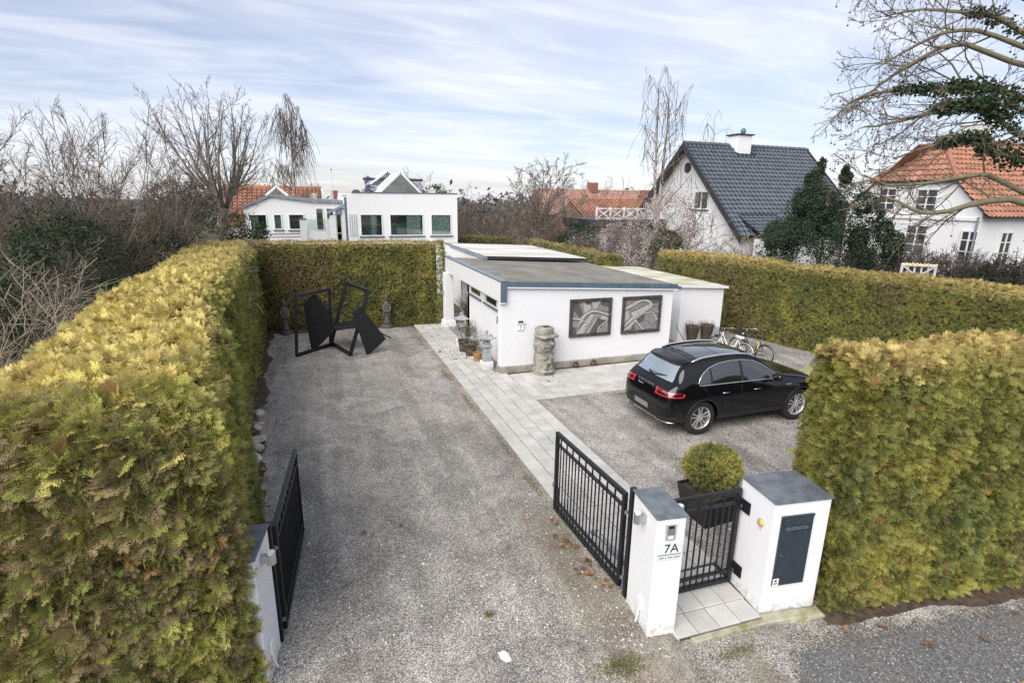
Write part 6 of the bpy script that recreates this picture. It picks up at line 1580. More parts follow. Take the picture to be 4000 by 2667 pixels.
# ---- carved idol before the wall
def idol(x, y, rz):
    e = empty('stone_idol', (x, y, 0), rz, 'carved grey stone idol with flat hat and big face by the garage wall', 'statue')
    N = 40
    def ring(z, a, b, p, cx=0, cy=0, f=None):
        out = []
        for k in range(N):
            t = 2*math.pi*k/N; c, s = math.cos(t), math.sin(t); rr_ = (abs(c)**p+abs(s)**p)**(-1/p)
            X, Y = a*rr_*c, b*rr_*s
            d = f(X/a, Y/b, z) if f else 0
            out.append((cx+X*(1+d*.0), cy+Y-(d if s < 0 else 0), z))
        return out
    def G(x, c, w): return math.exp(-((x-c)/w)**2)
    def face(u, v, z):
        if v > -.2: return 0
        d = 0
        d += .055*G(u,0,.30)*G(z,.98,.06)*1.1 + .075*G(u,0,.16)*G(z,1.00,.10)            # nose
        d += .030*G(z,1.10,.030)*(1 if abs(u) < .8 else .3)                                # brow
        for s_ in (-1, 1): d -= .030*G(u,s_*.42,.20)*G(z,1.055,.028)                       # eye hollows
        d += .050*G(z,.885,.022)*G(u,0,.55) - .035*G(z,.862,.010)*G(u,0,.5) + .045*G(z,.838,.020)*G(u,0,.5)   # lips
        d += .030*G(z,.77,.04)*G(u,0,.45)                                                    # chin
        for s_ in (-1, 1):
            d += .030*G(u,s_*.62,.22)*G(z,.90,.08)                                           # cheeks
            d += .050*G(u,s_*.45,.22)*G(z,.50+.10*abs(u),.05)                                # forearms
            d += .045*G(u,s_*.35,.20)*G(z,.27,.06)
        d += .060*G(u,0,.38)*G(z,.40,.07) - .025*G(u,0,.08)*G(z,.30,.1)
        d += .055*G(u,0,.6)*G(z,.14,.04) - .02*G(z,.20,.012)
        return d*1.9
    rings = []
    zs = np.concatenate([np.linspace(0, 1.14, 66)])
    for z in zs:
        if z < .20: a, b, p_ = .31-.02*z, .255, 3.0
        elif z < .26: a, b, p_ = .30-.3*(z-.2), .24, 2.8
        elif z < .62: a, b, p_ = .268+.018*math.sin((z-.26)*8), .225, 2.8
        elif z < .70: a, b, p_ = .262-.35*abs(z-.66)*0-.02*math.sin(math.pi*(z-.62)/.08), .205, 2.8
        else: a, b, p_ = .262+.045*math.sin(math.pi*min(1, (z-.70)/.40)), .21+.035*math.sin(math.pi*min(1, (z-.70)/.40)), 2.6
        rings.append(ring(z, a, b, p_, f=face))
    mb = MB(); mb.loft(rings)
    P = np.array(mb.v); P += (np.stack([fnoise(P, 9, 3, 3), fnoise(P, 9, 4, 3), fnoise(P, 9, 5, 2)], 1)-.5)*.016; P[:, 2] = np.maximum(P[:, 2], 0); mb.v = [tuple(p) for p in P]
    mb.build('body', M['stone_tiki'], e, smooth=True)
    for s_ in (-1, 1):
        mb = MB(); mb.loft([[(s_*(.262+.05*math.cos(t))+0, .0+.06*math.sin(t), z) for t in [2*math.pi*k/10 for k in range(10)]] if i not in (0, 6) else [(s_*(.262+.02*math.cos(t)), .03*math.sin(t), z) for t in [2*math.pi*k/10 for k in range(10)]] for i, z in enumerate((.74,.78,.86,.94,1.02,1.08,1.12))]); mb.build('ear', M['stone_tiki'], e, smooth=True)
    mb = MB(); rg = [ring(z, a, b, 3.2, 0, cy) for z, a, b, cy in ((1.12,.27,.24,-.03),(1.14,.315,.30,-.085),(1.18,.325,.31,-.09),(1.205,.29,.26,-.05))]; mb.loft(rg)
    P = np.array(mb.v); P += (np.stack([fnoise(P, 8, 13, 2), fnoise(P, 8, 14, 2), fnoise(P, 8, 15, 2)], 1)-.5)*.03; mb.v = [tuple(p) for p in P]; mb.build('hat_brim', M['stone_tiki'], e, smooth=True)
    mb = MB(); rg = [ring(z, a, a*.86, 4) for z, a in ((1.19,.235),(1.22,.245),(1.36,.245),(1.395,.225))]; mb.loft(rg)
    P = np.array(mb.v); P += (np.stack([fnoise(P, 8, 23, 2), fnoise(P, 8, 24, 2), fnoise(P, 8, 25, 2)], 1)-.5)*.02; mb.v = [tuple(p) for p in P]; mb.build('hat_crown', M['stone_tiki'], e, smooth=True)
    mb = MB(); mb.box(-.03,.11,-.07,.05,1.396,1.425); mb.build('loose_slate', M['dark_trim'], e)
idol(2.21, 2.52, math.radians(14))
# ---- small jugs
def jug(x, y, s, label):
    e = empty('clay_jug', (x, y, 0), random.uniform(0, 6), label, 'jug', 'clay jugs at the wall foot')
    mb = MB(); mb.lathe([(.04,0),(.075,.03),(.095,.08),(.085,.125),(.045,.155),(.038,.165)], (0,0,0), 18); mb.xf(Matrix.Scale(s, 4)); mb.build('body', M['jug'], e, smooth=True)
    mb = MB(); mb.lathe([(.038,.1655),(.058,.18),(.055,.195),(.03,.196)], (0,0,0), 16); mb.xf(Matrix.Scale(s, 4)); mb.build('rim', M['jug'], e, smooth=True)
    for k in range(2):
        mb = MB(); t = k*math.pi; mb.tube([(.05*math.cos(t),.05*math.sin(t),.16),(.085*math.cos(t),.085*math.sin(t),.15),(.085*math.cos(t),.085*math.sin(t),.115)], .01, 6); mb.xf(Matrix.Scale(s, 4)); mb.build('handle', M['jug'], e, smooth=True)
jug(3.36, 2.72, 1.05, 'brown clay jug nearer the stone idol'); jug(3.96, 2.73, 1.05, 'brown clay jug under the gap between the reliefs')
# ---- solar number lamp and corner wall lamp
e = empty('number_lamp', (1.61, 2.879, 1.39), 0, 'small white solar lamp with house number 7 on the garage wall', 'lamp')
mb = MB(); mb.box(-.10,.10,-.035,0,-.125,.075); mb.build('case', M['white_plastic'], e, bevel=.006)
mb = MB(); mb.hexa([(-.12,-.075,.08),(.12,-.075,.08),(.12,0,.076),(-.12,0,.076),(-.12,-.075,.095),(.12,-.075,.095),(.12,0,.155),(-.12,0,.155)]); h = mb.build('solar_hood', M['white_plastic'], e)
mb = MB(); mb.hexa([(-.085,-.072,.0965),(.085,-.072,.0965),(.085,-.012,.147),(-.085,-.012,.147),(-.085,-.0725,.0985),(.085,-.0725,.0985),(.085,-.0125,.149),(-.085,-.0125,.149)]); mb.build('solar_cell', M['black_plastic'], h)
text_obj('numeral', '7', .13, (0, -.0355, -.045), (math.pi/2, 0, 0), M['ink'], e)
e = empty('corner_lamp', (1.299, 3.65, 1.42), 0, 'steel up and down wall lamp beside the garage corner', 'lamp')
mb = MB(); mb.box(-.06,0,-.05,.05,-.05,.05); mb.build('back_plate', M['steel'], e); mb = MB(); mb.lathe([(.045,-.11),(.05,-.105),(.05,.105),(.045,.11)], (-.10,0,0), 16); mb.build('lamp_body', M['steel'], e)
# ---- framed reliefs
def relief(x0, x1, z0, z1, shapes, label):
    e = empty('framed_relief', (x0, 2.879, z0), 0, label, 'relief', 'framed reliefs on the garage wall')
    w, h = x1-x0, z1-z0; f = .085
    for k, (a, b, c, d) in enumerate(((0,w,0,f),(0,w,h-f,h),(0,f,f,h-f),(w-f,w,f,h-f))):
        mb = MB(); mb.box(a+(.0005 if k>1 else 0), b-(.0005 if k>1 else 0), -.07, 0, c, d); mb.build('frame_side', M['relief_frame'], e, bevel=.006)
    mb = MB(); mb.box(f, w-f, -.012, 0, f, h-f); mb.build('back_panel', M['relief_a'], e)
    W, H = w-2*f, h-2*f
    for k, (m_, dpt, poly) in enumerate(shapes):
        P = [(f+min(max(u, .002), .998)*W, -.0125, f+(1-min(max(v, .002), .998))*H) for u, v in poly]
        mb = MB(); mb.prism(P, (0, -dpt-.0007*k, 0)); mb.build('relief_piece', M['relief_'+m_], e, bevel=.004)
def arc(pts, w):
    P = [Vector((*p, 0)) for p in pts]; n = len(P); out = []
    Q = []
    for i in range(n-1):
        for s in range(5):
            t = s/5; a = P[max(i-1,0)]; b = P[i]; c = P[i+1]; d = P[min(i+2,n-1)]
            Q.append(.5*((2*b)+(c-a)*t+(2*a-5*b+4*c-d)*t*t+(-a+3*b-3*c+d)*t**3))
    Q.append(P[-1]); L, Rr = [], []
    for i, q in enumerate(Q):
        d = (Q[min(i+1,len(Q)-1)]-Q[max(i-1,0)]).normalized(); nrm = Vector((-d.y, d.x, 0)); L.append(q+nrm*w/2); Rr.append(q-nrm*w/2)
    return [(p.x, p.y) for p in L+Rr[::-1]]
S1 = [('c',.006,[(0,0),(.16,0),(.30,.40),(.22,.50),(0,.22)]), ('a',.012,[(.16,0),(.27,0),(.34,.36),(.30,.40)]), ('b',.010,[(.27,0),(.33,0),(.42,.30),(.34,.36)]), ('b',.016,[(.34,.10),(.48,.08),(.50,.24),(.40,.30)]), ('c',.02,[(.36,.03),(.50,.02),(.49,.09),(.37,.10)]),
      ('b',.012,[(.50,0),(.63,0),(.62,.22),(.58,.26)]), ('b',.018,[(.63,0),(.77,0),(.66,.22),(.62,.22)]), ('c',.010,[(.77,0),(1,0),(1,.20),(.78,.12)]), ('a',.014,[(.74,.14),(1,.23),(1,.36),(.68,.27)]),
      ('b',.030,arc([(.22,.66),(.33,.44),(.52,.32),(.70,.33),(.86,.40),(1,.46)],.055)), ('b',.016,[(.14,1),(.30,1),(.60,.42),(.52,.40)]), ('a',.022,[(.30,1),(.40,1),(.68,.46),(.60,.42)]), ('b',.014,[(.40,1),(.47,1),(.70,.52),(.68,.46)]),
      ('c',.008,[(.47,1),(.72,1),(.74,.56),(.69,.54)]), ('c',.012,[(.74,.56),(.96,.62),(.80,.86),(.75,.80)]), ('a',.024,[(.64,.46),(.70,.40),(.80,.45),(.75,.56)]), ('b',.018,[(.80,.46),(.98,.52),(.95,.62),(.77,.57)]), ('b',.012,arc([(1,.55),(.90,.70),(.76,.82),(.72,1)],.03)), ('a',.008,[(.78,.88),(1,.62),(1,1),(.73,1)]),
      ('b',.024,arc([(0,.50),(.12,.52),(.24,.56)],.05)), ('a',.016,[(0,.58),(.22,.60),(.14,.80),(0,.76)]), ('b',.020,arc([(.16,.78),(.26,.60),(.44,.68),(.30,.76)],.03)), ('c',.01,[(0,.80),(.12,.82),(.10,1),(0,1)])]
S2 = [('a',.008,[(0,0),(.40,0),(.0,.24)]), ('b',.034,arc([(0,.30),(.20,.20),(.40,.08),(.55,.05),(.70,.10),(.80,.24)],.075)), ('c',.010,[(.62,0),(1,0),(1,.16),(.84,.18),(.72,.06)]), ('a',.018,[(.84,.18),(1,.16),(1,.24),(.84,.26)]), ('a',.012,[(.16,.28),(.44,.14),(.62,.14),(.42,.30),(.20,.38)]),
      ('b',.012,[(.0,.36),(.12,.36),(.16,.60),(0,.74)]), ('b',.022,[(.20,.44),(.52,.30),(.74,.20),(.80,.30),(.26,.62)]), ('a',.016,[(.84,.32),(1,.38),(1,.44),(.80,.42)]), ('b',.028,arc([(.28,.66),(.55,.48),(.75,.46),(1,.46)],.022)), ('c',.010,[(.32,.64),(.60,.50),(.56,.80),(.40,.74)]),
      ('a',.014,[(.60,.50),(.80,.48),(.98,.72),(.86,.86),(.62,.66)]), ('b',.026,arc([(0,.86),(.14,.72),(.30,.58)],.05)), ('b',.020,arc([(0,1),(.20,.82),(.36,.66)],.05)), ('b',.024,arc([(.32,.66),(.46,.84),(.58,1)],.045)), ('a',.010,[(.46,.78),(.58,.72),(.84,.98),(.62,1)]), ('c',.008,[(.18,.94),(.30,.82),(.34,.98)]), ('b',.014,[(.80,.46),(.86,.46),(1,.66),(1,.74)]), ('a',.02,[(.06,.98),(.26,.80),(.22,.98)])]
relief(3.15, 4.54, .93, 2.075, S1, 'left framed grey abstract relief on the white garage wall')
relief(4.92, 6.31, .91, 2.065, S2, 'right framed grey abstract relief on the white garage wall')
# ---- tall tapered planters with dry plants
def tall_planter(x, y, label, seed):
    e = empty('tall_planter', (x, y, 0), 0, label, 'planter', 'tall tapered planters before the shed')
    mb = MB(); mb.lathe([(.10,0),(.105,.01),(.235,.74),(.245,.76),(.225,.76),(.215,.70)], (0,0,0), 24); mb.build('pot', M['rust_pot'], e, smooth=True)
    r = np.random.default_rng(seed); n = 90; a = r.uniform(0, 6.28, n); q = .20*np.sqrt(r.uniform(0, 1, n))
    P = polyline(np.stack([q*np.cos(a), q*np.sin(a), np.full(n, .68)], 1), np.stack([np.cos(a)*q*3, np.sin(a)*q*3, np.ones(n)], 1), r.uniform(.10, .27, n), 5, .18, -.05, r)
    V, F = tubes_np(P, np.full((n, 5), .0045), 3); tag(mesh_np('dry_plant', V, F, M['bark_brown'], e), kind='stuff')
tall_planter(8.26, 3.66, 'left tall tapered rusty planter with dry plant before the shed', 4); tall_planter(8.86, 3.66, 'right tall tapered rusty planter with dry plant before the shed', 5)
# ---- black square planter with clipped bush inside the gate
e = empty('square_planter', (1.86, -5.02, 0), math.radians(3), 'black square planter with round clipped conifer behind the foot gate', 'planter')
mb = MB(); rg = lambda a, z: [(-a,-a,z),(a,-a,z),(a,a,z),(-a,a,z)]
mb.loft([rg(.27,0),rg(.36,.52),rg(.345,.52),rg(.34,.46)]); mb.build('box', mat('planter_black', (.016,.015,.016), .55, var=.2, scale=5, bump=.2, bscale=60), e, bevel=.006)
mb = MB(); mb.box(-.335,.335,-.335,.335,.44,.47); mb.build('earth', M['soil'], e)
def round_bush(e, c, rad, n, seed):
    r = np.random.default_rng(seed); d = unit(r.normal(0, 1, (n, 3))); d[:, 2] = np.where(d[:, 2] < -.55, -d[:, 2], d[:, 2])
    k = 1+.22*(fnoise(d*2+7, 1.5, seed, 3)-.5)*2; P = np.array(c)+d*rad*k[:, None]*r.uniform(.86, 1.0, n)[:, None]
    T, F = spray_template(4, seed=3); Y = d+r.normal(0, .5, (n, 3))+np.array([0, 0, .4]); Nn = d+r.normal(0, .6, (n, 3))
    V, FF = place(T, F, P-d*.04, Y, Nn, .085*r.uniform(.7, 1.3, n))
    a = r.uniform(0, 1, n); b = fnoise(P, 4, seed+3, 2); up = np.clip(d[:, 2]*.6+.3, 0, 1)
    cc = PAL['green'][None]*(1-a[:, None])+PAL['olive'][None]*a[:, None]; f = np.clip((b-.42)*3+up*.5, 0, 1)[:, None]; cc = cc*(1-f)+(PAL['yellow']*.6+PAL['bright']*.5)*f; f = (r.uniform(0, 1, n) > .86)[:, None]*.7; cc = cc*(1-f)+PAL['straw']*f
    tag(mesh_np('foliage', V, FF, M['spray'], e, colors=np.repeat(cc*r.uniform(.75, 1.25, n)[:, None], len(T), axis=0)), kind='stuff')
    mb = MB(); mb.lathe([(.05,c[2]-rad[2]*.72),(rad[0]*.68,c[2]-rad[2]*.4),(rad[0]*.8,c[2]),(rad[0]*.6,c[2]+rad[2]*.5),(.05,c[2]+rad[2]*.8)], (c[0],c[1],0), 16); tag(mb.build('inner_growth', M['core'], e, smooth=True), kind='stuff')
round_bush(e, (0, 0, .84), np.array([.43, .43, .37]), 3200, 7)
rb = np.random.default_rng(9); 
mb = MB(); mb.tube([(0,0,.45),(0.02,0,.8)], .03, 8); mb.build('stem', M['bark_brown'], e)
# ---- pale edging stones along the left hedge
for k, (x, y, s, lab) in enumerate([(-5.30,-1.22,.17,'pale edging stone nearest the gate at the hedge foot'), (-5.27,-.62,.19,'second pale edging stone from the gate'), (-5.26,-.18,.15,'third pale edging stone from the gate'), (-5.25,.22,.16,'fourth pale edging stone from the gate'), (-5.28,.95,.14,'fifth pale edging stone from the gate'), (-5.32,1.75,.15,'last pale edging stone along the left hedge')]):
    me = bpy.data.meshes.new('edging_stone'); bm = bmesh.new(); bmesh.ops.create_icosphere(bm, subdivisions=3, radius=1.0); P = np.array([v.co[:] for v in bm.verts]); P *= (.8+.45*fnoise(P+k*9, 1.6, k, 3))[:, None]
    for v, p in zip(bm.verts, P): v.co = (p[0]*s*.8, p[1]*s*1.25, p[2]*s*.55)
    bm.to_mesh(me); bm.free(); me.materials.append(M['pale_stone'] if 'pale_stone' in M else M.setdefault('pale_stone', mat('pale_stone', (.50,.46,.41), .9, var=.25, scale=7, bump=.4, bscale=30)))
    o = bpy.data.objects.new('edging_stone', me); o.location = (x+.06, y, .03); o.rotation_euler = (0, 0, k*.7); COL.objects.link(o); tag(o, lab, 'stone', 'pale edging stones along the left hedge')
me = bpy.data.meshes.new('white_stone'); bm = bmesh.new(); bmesh.ops.create_icosphere(bm, subdivisions=2, radius=1.0); P = np.array([v.co[:] for v in bm.verts]); P *= (.45+1.1*fnoise(P, 2.2, 3, 3))[:, None]
for v, p in zip(bm.verts, P): v.co = (p[0]*.055, p[1]*.095, p[2]*.022)
bm.to_mesh(me); bm.free(); me.materials.append(M['white_plastic']); o = bpy.data.objects.new('white_stone', me); o.location = (-2.12, -6.56, .01); o.rotation_euler = (0, 0, .3); COL.objects.link(o); tag(o, 'bright white stone lying alone on the gravel drive', 'stone')
# ---- loose pebbles, fallen leaves, tufts
def scatter_pebbles(n, seed):
    r = np.random.default_rng(seed)
    d = 5.2+9*r.uniform(0, 1, n)**1.6; a = _yaw+r.uniform(-.85, .75, n); x = CAM.x+d*np.sin(a); y = CAM.y+d*np.cos(a)
    ok = ((x < -.36) & (x > -5.1) & (y > street_y(x)-1.6) & (y < 9)) | ((x > 1.32) & (x < 7) & (y > -6.6) & (y < .5)); x, y = x[ok], y[ok]; n = len(x)
    T = np.array([(-1,-.8,0),(1,-.7,0),(.9,.8,0),(-.8,1,0),(-.5,-.4,.8),(.6,-.4,.75),(.5,.5,.85),(-.5,.5,.7)]); F = np.array([(0,1,5,4),(1,2,6,5),(2,3,7,6),(3,0,4,7),(4,5,6,7)])
    s = .0060*np.exp(r.normal(0, .45, n)); an = r.uniform(0, 6.28, n); Y = np.stack([np.cos(an), np.sin(an), 0*an], 1); Z = np.tile([0, 0, 1.], (n, 1))+r.normal(0, .15, (n, 3))
    V, FF = place(T*np.array([.75, 1.1, .8]), F, np.stack([x, y, 0*x], 1), Y, Z, s); V[:, 2] = np.maximum(V[:, 2], .0005)
    pal = np.array([(.58,.56,.52),(.66,.64,.60),(.42,.41,.39),(.24,.24,.235),(.13,.13,.13),(.40,.34,.26)]); c = pal[r.choice(6, n, p=[.13,.05,.24,.28,.18,.12])]*r.uniform(.85, 1.15, n)[:, None]
    tag(mesh_np('loose_gravel', V, FF, M['leaf_matt'], colors=np.repeat(c, 8, axis=0)), 'loose grey and white pebbles on the gravel', 'gravel', kind='stuff')
M['leaf_matt'] = foliage_mat('pebble', .85, 0.0, .3, .2)
scatter_pebbles(26000, 77)
def dead_leaves(regions, seed):
    r = np.random.default_rng(seed); Pn = []
    for x, y, sx, sy, n in regions: Pn.append(np.stack([r.normal(x, sx, n), r.normal(y, sy, n), np.full(n, .035)], 1))
    P = np.concatenate(Pn); n = len(P); Y = r.normal(0, 1, (n, 3))*np.array([1, 1, .25]); Nn = np.array([0, 0, 1.])+r.normal(0, .35, (n, 3))
    T = np.array([(0,0,0),(.28,.22,.1),(.42,.55,.14),(.12,.62,.02),(0,1,.08),(-.12,.62,.02),(-.42,.55,.14),(-.28,.22,.1)]); F = np.array([(0,1,2,3),(3,4,5,0),(0,5,6,7)])
    V, FF = place(T, F, P, Y, Nn, .075*np.exp(r.normal(0, .35, n))); V[:, 2] = np.maximum(V[:, 2], .008)
    c = np.array([(.26,.13,.055),(.20,.10,.05),(.33,.19,.09),(.15,.09,.055)])[r.integers(0, 4, n)]*r.uniform(.75, 1.3, n)[:, None]
    tag(mesh_np('fallen_leaves', V, FF, M['leaf'], colors=np.repeat(c, 8, axis=0)), 'brown fallen leaves scattered over gravel and flags', 'leaves', kind='stuff')
dead_leaves([(-.62,-4.9,.10,.45,26),(-.55,-5.6,.08,.30,16),(.25,5.4,.3,.7,16),(.1,7.6,.3,.5,8),(5.5,2.62,.6,.08,22),(4.4,-2.55,1.0,.25,7),(6.4,-2.7,.2,.12,10),(2.6,-7.6,.9,.2,10),(3.2,-8.4,1.2,.5,7),(-3.5,-3,1,2,5),(3,-3.3,1.2,.8,5),(1.4,2.2,.8,.4,6),(-4.9,3,.12,3,20),(-2,9.9,2,.12,26)], 5)
big_leaf = MB(); T = [(0,0,0),(.3,.1,.03),(.5,.45,.12),(.25,.5,.04),(.35,.8,.10),(.08,.75,.03),(0,1.05,.08),(-.1,.72,.03),(-.38,.78,.1),(-.25,.48,.04),(-.5,.4,.12),(-.3,.08,.03)]
for k, (x, y, s, rz, c, lab) in enumerate([(-.60,-5.03,.20,.8,(.38,.27,.20),'large pale curled leaf against the open gate'), (-.56,-5.62,.13,2.0,(.36,.19,.07),'orange brown leaf by the foot of the open gate'), (2.35,-7.66,.12,1.0,(.26,.15,.10),'brown leaf on the asphalt by the right hedge'), (3.3,-8.15,.10,2.5,(.24,.15,.10),'small brown leaf out on the asphalt'), (1.7,-8.6,.09,.2,(.40,.32,.20),'pale leaf on the asphalt before the gate')]):
    mb = MB(); n = len(T); mb.add([(0,.4,.0)]+T, [(0, i+1, (i+1) % n+1) for i in range(n)]); mb.xf(Matrix.Scale(s, 4)); o = mb.build('fallen_leaf', mat('dead_leaf', c, .8, var=.25, scale=14), loc=(x, y, .012), rz=rz); o.rotation_euler = (.12, .1, rz); tag(o, lab, 'leaf', 'single fallen leaves')
def grass_tuft(x, y, n, h, sp, label, seed):
    r = np.random.default_rng(seed); P = polyline(np.stack([x+r.normal(0, sp, n), y+r.normal(0, sp, n), np.zeros(n)], 1), r.normal(0, .5, (n, 3))+np.array([0, 0, 1.]), h*r.uniform(.5, 1.2, n), 4, .15, -.15, r)
    V, F = tubes_np(P, np.tile(np.linspace(.005, .001, 4), (n, 1)), 3); c = np.repeat(np.array([(.07,.11,.025),(.13,.15,.04)])[r.integers(0, 2, n)], 12, axis=0); tag(mesh_np('grass_tuft', V, F, M['leaf'], colors=c), label, 'grass')
grass_tuft(2.05, 1.75, 60, .07, .05, 'green weed tuft on the flags before the idol', 1)
def moss_patch(x, y, rx, ry, n, seed):
    r = np.random.default_rng(seed); P = np.stack([x+rx*r.normal(0, .45, n), y+ry*r.normal(0, .45, n), np.full(n, .004)], 1); V, F = leaves_np(P, .022, r, normal=np.tile([0, 0, 1.], (n, 1))); V[:, 2] = np.maximum(V[:, 2], .002); c = np.array([(.14,.135,.035),(.18,.15,.05),(.10,.11,.03)])[r.integers(0, 3, n)]
    return V, F, np.repeat(c, 4, axis=0)
VV, FF, CC, off = [], [], [], 0
for k, (x, y, rx, ry, n) in enumerate([(-.95,-7.1,.35,.18,900),(-2.1,-5.9,.08,.06,120),(.35,-7.35,.35,.10,350),(-.45,-3.2,.10,.6,350),(-.42,-1.5,.08,.8,300),(-.45,1.0,.10,1.0,500),(-.5,3.2,.14,.9,600),(3.6,.35,.6,.12,350),(-.55,-4.9,.12,.4,260)]):
    V, F, C_ = moss_patch(x, y, rx, ry, n, k); VV.append(V); FF.append(F+off); CC.append(C_); off += len(V)
tag(mesh_np('moss', np.concatenate(VV), np.concatenate(FF), M['leaf'], colors=np.concatenate(CC)), 'thin yellow green moss on the gravel edges', 'moss', kind='stuff')
# ---- dark evergreen cushion under the porch
e = empty('porch_plant', (1.75, 8.2, 0), 0, 'dark heather like plant in the shade under the porch', 'plant')
r = np.random.default_rng(8); n = 300; a = r.uniform(0, 6.28, n); P = polyline(np.stack([.25*np.cos(a)*r.uniform(0, 1, n), .25*np.sin(a)*r.uniform(0, 1, n), np.full(n, .35)], 1), np.stack([np.cos(a)*.5, np.sin(a)*.5, np.ones(n)], 1), r.uniform(.5, 1.15, n), 6, .1, .0, r)
V, F = tubes_np(P, np.tile(np.linspace(.012, .005, 6), (n, 1)), 3); tag(mesh_np('stems', V, F, M['bark_brown'], e), kind='stuff'); mb = MB(); mb.lathe([(.26,0),(.32,.38),(.29,.38),(.27,.33)], (0,0,0), 18); mb.build('pot', M['old_pot'], e, smooth=True)
# ---- bicycles
def bicycle(x, y, rz, lean, frame_m, label, basket=False, guard=None, lock=False):
    e = empty('bicycle', (x, y, 0), rz, label, 'bicycle', 'bicycles parked by the hedge'); e.rotation_euler = (lean, 0, rz)
    R = .335; wb = 1.10
    for nm, wx, steer in (('front_wheel', wb, .25), ('rear_wheel', 0, 0)):
        w = bpy.data.objects.new(nm, None); w.location = (wx, 0, R); w.rotation_euler = (0, 0, steer); link(w, e)
        mb = MB(); mb.tube([(R*.955*math.cos(t), 0, R*.955*math.sin(t)) for t in [2*math.pi*k/32 for k in range(33)]], .020, 8, cap=False); mb.build('tyre', M['black_plastic'], w, smooth=True)
        mb = MB(); mb.tube([(R*.88*math.cos(t), 0, R*.88*math.sin(t)) for t in [2*math.pi*k/32 for k in range(33)]], .012, 6, cap=False); mb.build('rim', M['steel'], w, smooth=True)
        mb = MB(); mb.tube([(0,-.045,0),(0,.045,0)], .022, 8); mb.build('hub', M['steel'], w)
        mb = MB()
        for k in range(20):
            t = 2*math.pi*k/20; mb.tube([(.02*math.cos(t+.5), .02*(-1)**k, .02*math.sin(t+.5)), (R*.87*math.cos(t), 0, R*.87*math.sin(t))], .0022, 3)
        tag(mb.build('spokes', M['steel'], w), kind='stuff')
        mb = MB(); a0, a1 = (.15, 2.75) if nm == 'rear_wheel' else (.3, 2.9)
        rows = [[(1.07*R*math.cos(t), .028*s, 1.07*R*math.sin(t)-(.008 if s else 0)) for t in [a0+(a1-a0)*k/16 for k in range(17)]] for s in (-1, 0, 1)]
        mb.grid(rows); mb.build('mudguard', guard or frame_m, w, smooth=True)
    bb, hd, hb, st, sr = (.45,0,.28), (.90,0,.86), (.96,0,.66), (.28,0,.80), (.30,0,.74)
    mb = MB(); mb.tube([hd, hb], .019, 8)
    mb.tube([hb, (.72,0,.36), bb], .017, 8); mb.tube([(.905,0,.80), (.66,0,.48), (.375,0,.50)], .015, 8); mb.tube([bb, sr], .016, 8)
    for s in (-1, 1):
        mb.tube([bb, (0, s*.055, R)], .010, 6); mb.tube([sr, (0, s*.055, R)], .009, 6); mb.tube([hb, (1.0, s*.05, .50), (wb, s*.05, R)], .012, 6)
    mb.build('frame', frame_m, e, smooth=True)
    mb = MB(); mb.tube([sr, st], .013, 8); mb.build('seat_post', M['steel'], e)
    mb = MB(); mb.loft([[(xx, yy*wd, .80+hh) for yy, hh in ((-1,.03),(-.6,.07),(0,.08),(.6,.07),(1,.03),(.5,.0),(-.5,.0))] for xx, wd in ((.12,.05),(.16,.095),(.24,.10),(.32,.05),(.42,.025))]); mb.build('saddle', M['white_plastic'] if guard is None and basket else M['black_plastic'], e, smooth=True)
    mb = MB(); mb.tube([(.90,0,.86),(.885,0,.98)], .013, 8); mb.tube([(.70,-.31,1.0),(.80,-.26,1.02),(.88,-.10,.99),(.89,0,.985),(.88,.10,.99),(.80,.26,1.02),(.70,.31,1.0)], .011, 8); mb.build('handlebar', M['steel'], e, smooth=True)
    for s in (-1, 1): mb = MB(); mb.tube([(.70,s*.31,1.0),(.60,s*.335,.985)], .017, 8); mb.build('grip', M['black_plastic'], e)
    mb = MB(); mb.lathe([(.085,-.006),(.085,.006)], (0,0,0), 20); o = mb.build('chainring', M['steel'], e, loc=(.45,-.04,.28)); o.rotation_euler = (math.pi/2,0,0)
    for s in (-1, 1): mb = MB(); mb.bar((.45,s*.06,.28),(.45+s*.12,s*.07,.28-s*.12), .02, .012); mb.box(.45+s*.12-.045, .45+s*.12+.045, s*.07, s*.07+s*.08, .27-s*.12, .29-s*.12); mb.build('pedal', M['black_plastic'], e)
    mb = MB()
    for s in (-1, 1): mb.tube([(.22,s*.06,.70),(-.22,s*.06,.70)], .006, 6); mb.tube([(-.16,s*.06,.70),(0,s*.06,R)], .005, 6)
    for k in range(4): mb.tube([(.14-.1*k,-.06,.70),(.14-.1*k,.06,.70)], .005, 6)
    mb.build('rack', M['steel'] if basket else M['black_plastic'], e)
    if basket:
        b = MB(); 
        def rr4(a, bb_, z): return [(1.13+a*cx, bb_*cy, z) for cx, cy in ((-1,-1),(1,-1),(1,1),(-1,1))]
        for z, a, c in ((.70,.12,.15),(.76,.125,.16),(.82,.13,.165),(.88,.138,.175),(.94,.145,.185)):
            q = rr4(a, c, z); b.tube(q+[q[0]], .005 if z < .94 else .009, 5, cap=False)
        for k in range(7):
            f = -1+2*k/6
            for (p0, p1) in (((1.13-.12,.15*f,.70),(1.13-.145,.185*f,.94)), ((1.13+.12,.15*f,.70),(1.13+.145,.185*f,.94)), ((1.13+.12*f,.15,.70),(1.13+.145*f,.185,.94)), ((1.13+.12*f,-.15,.70),(1.13+.145*f,-.185,.94)), ((1.13+.12*f,-.15,.70),(1.13+.12*f,.15,.70))): b.tube([p0, p1], .004, 4)
        tag(b.build('basket', M['black_plastic'], e), kind='stuff')
    mb = MB(); mb.lathe([(.015,0),(.035,.02),(.038,.045),(.0,.046)], (0,0,0), 12); o = mb.build('headlight', M['steel'], e, loc=(.97,0,.80)); o.rotation_euler = (0, math.pi/2, 0)
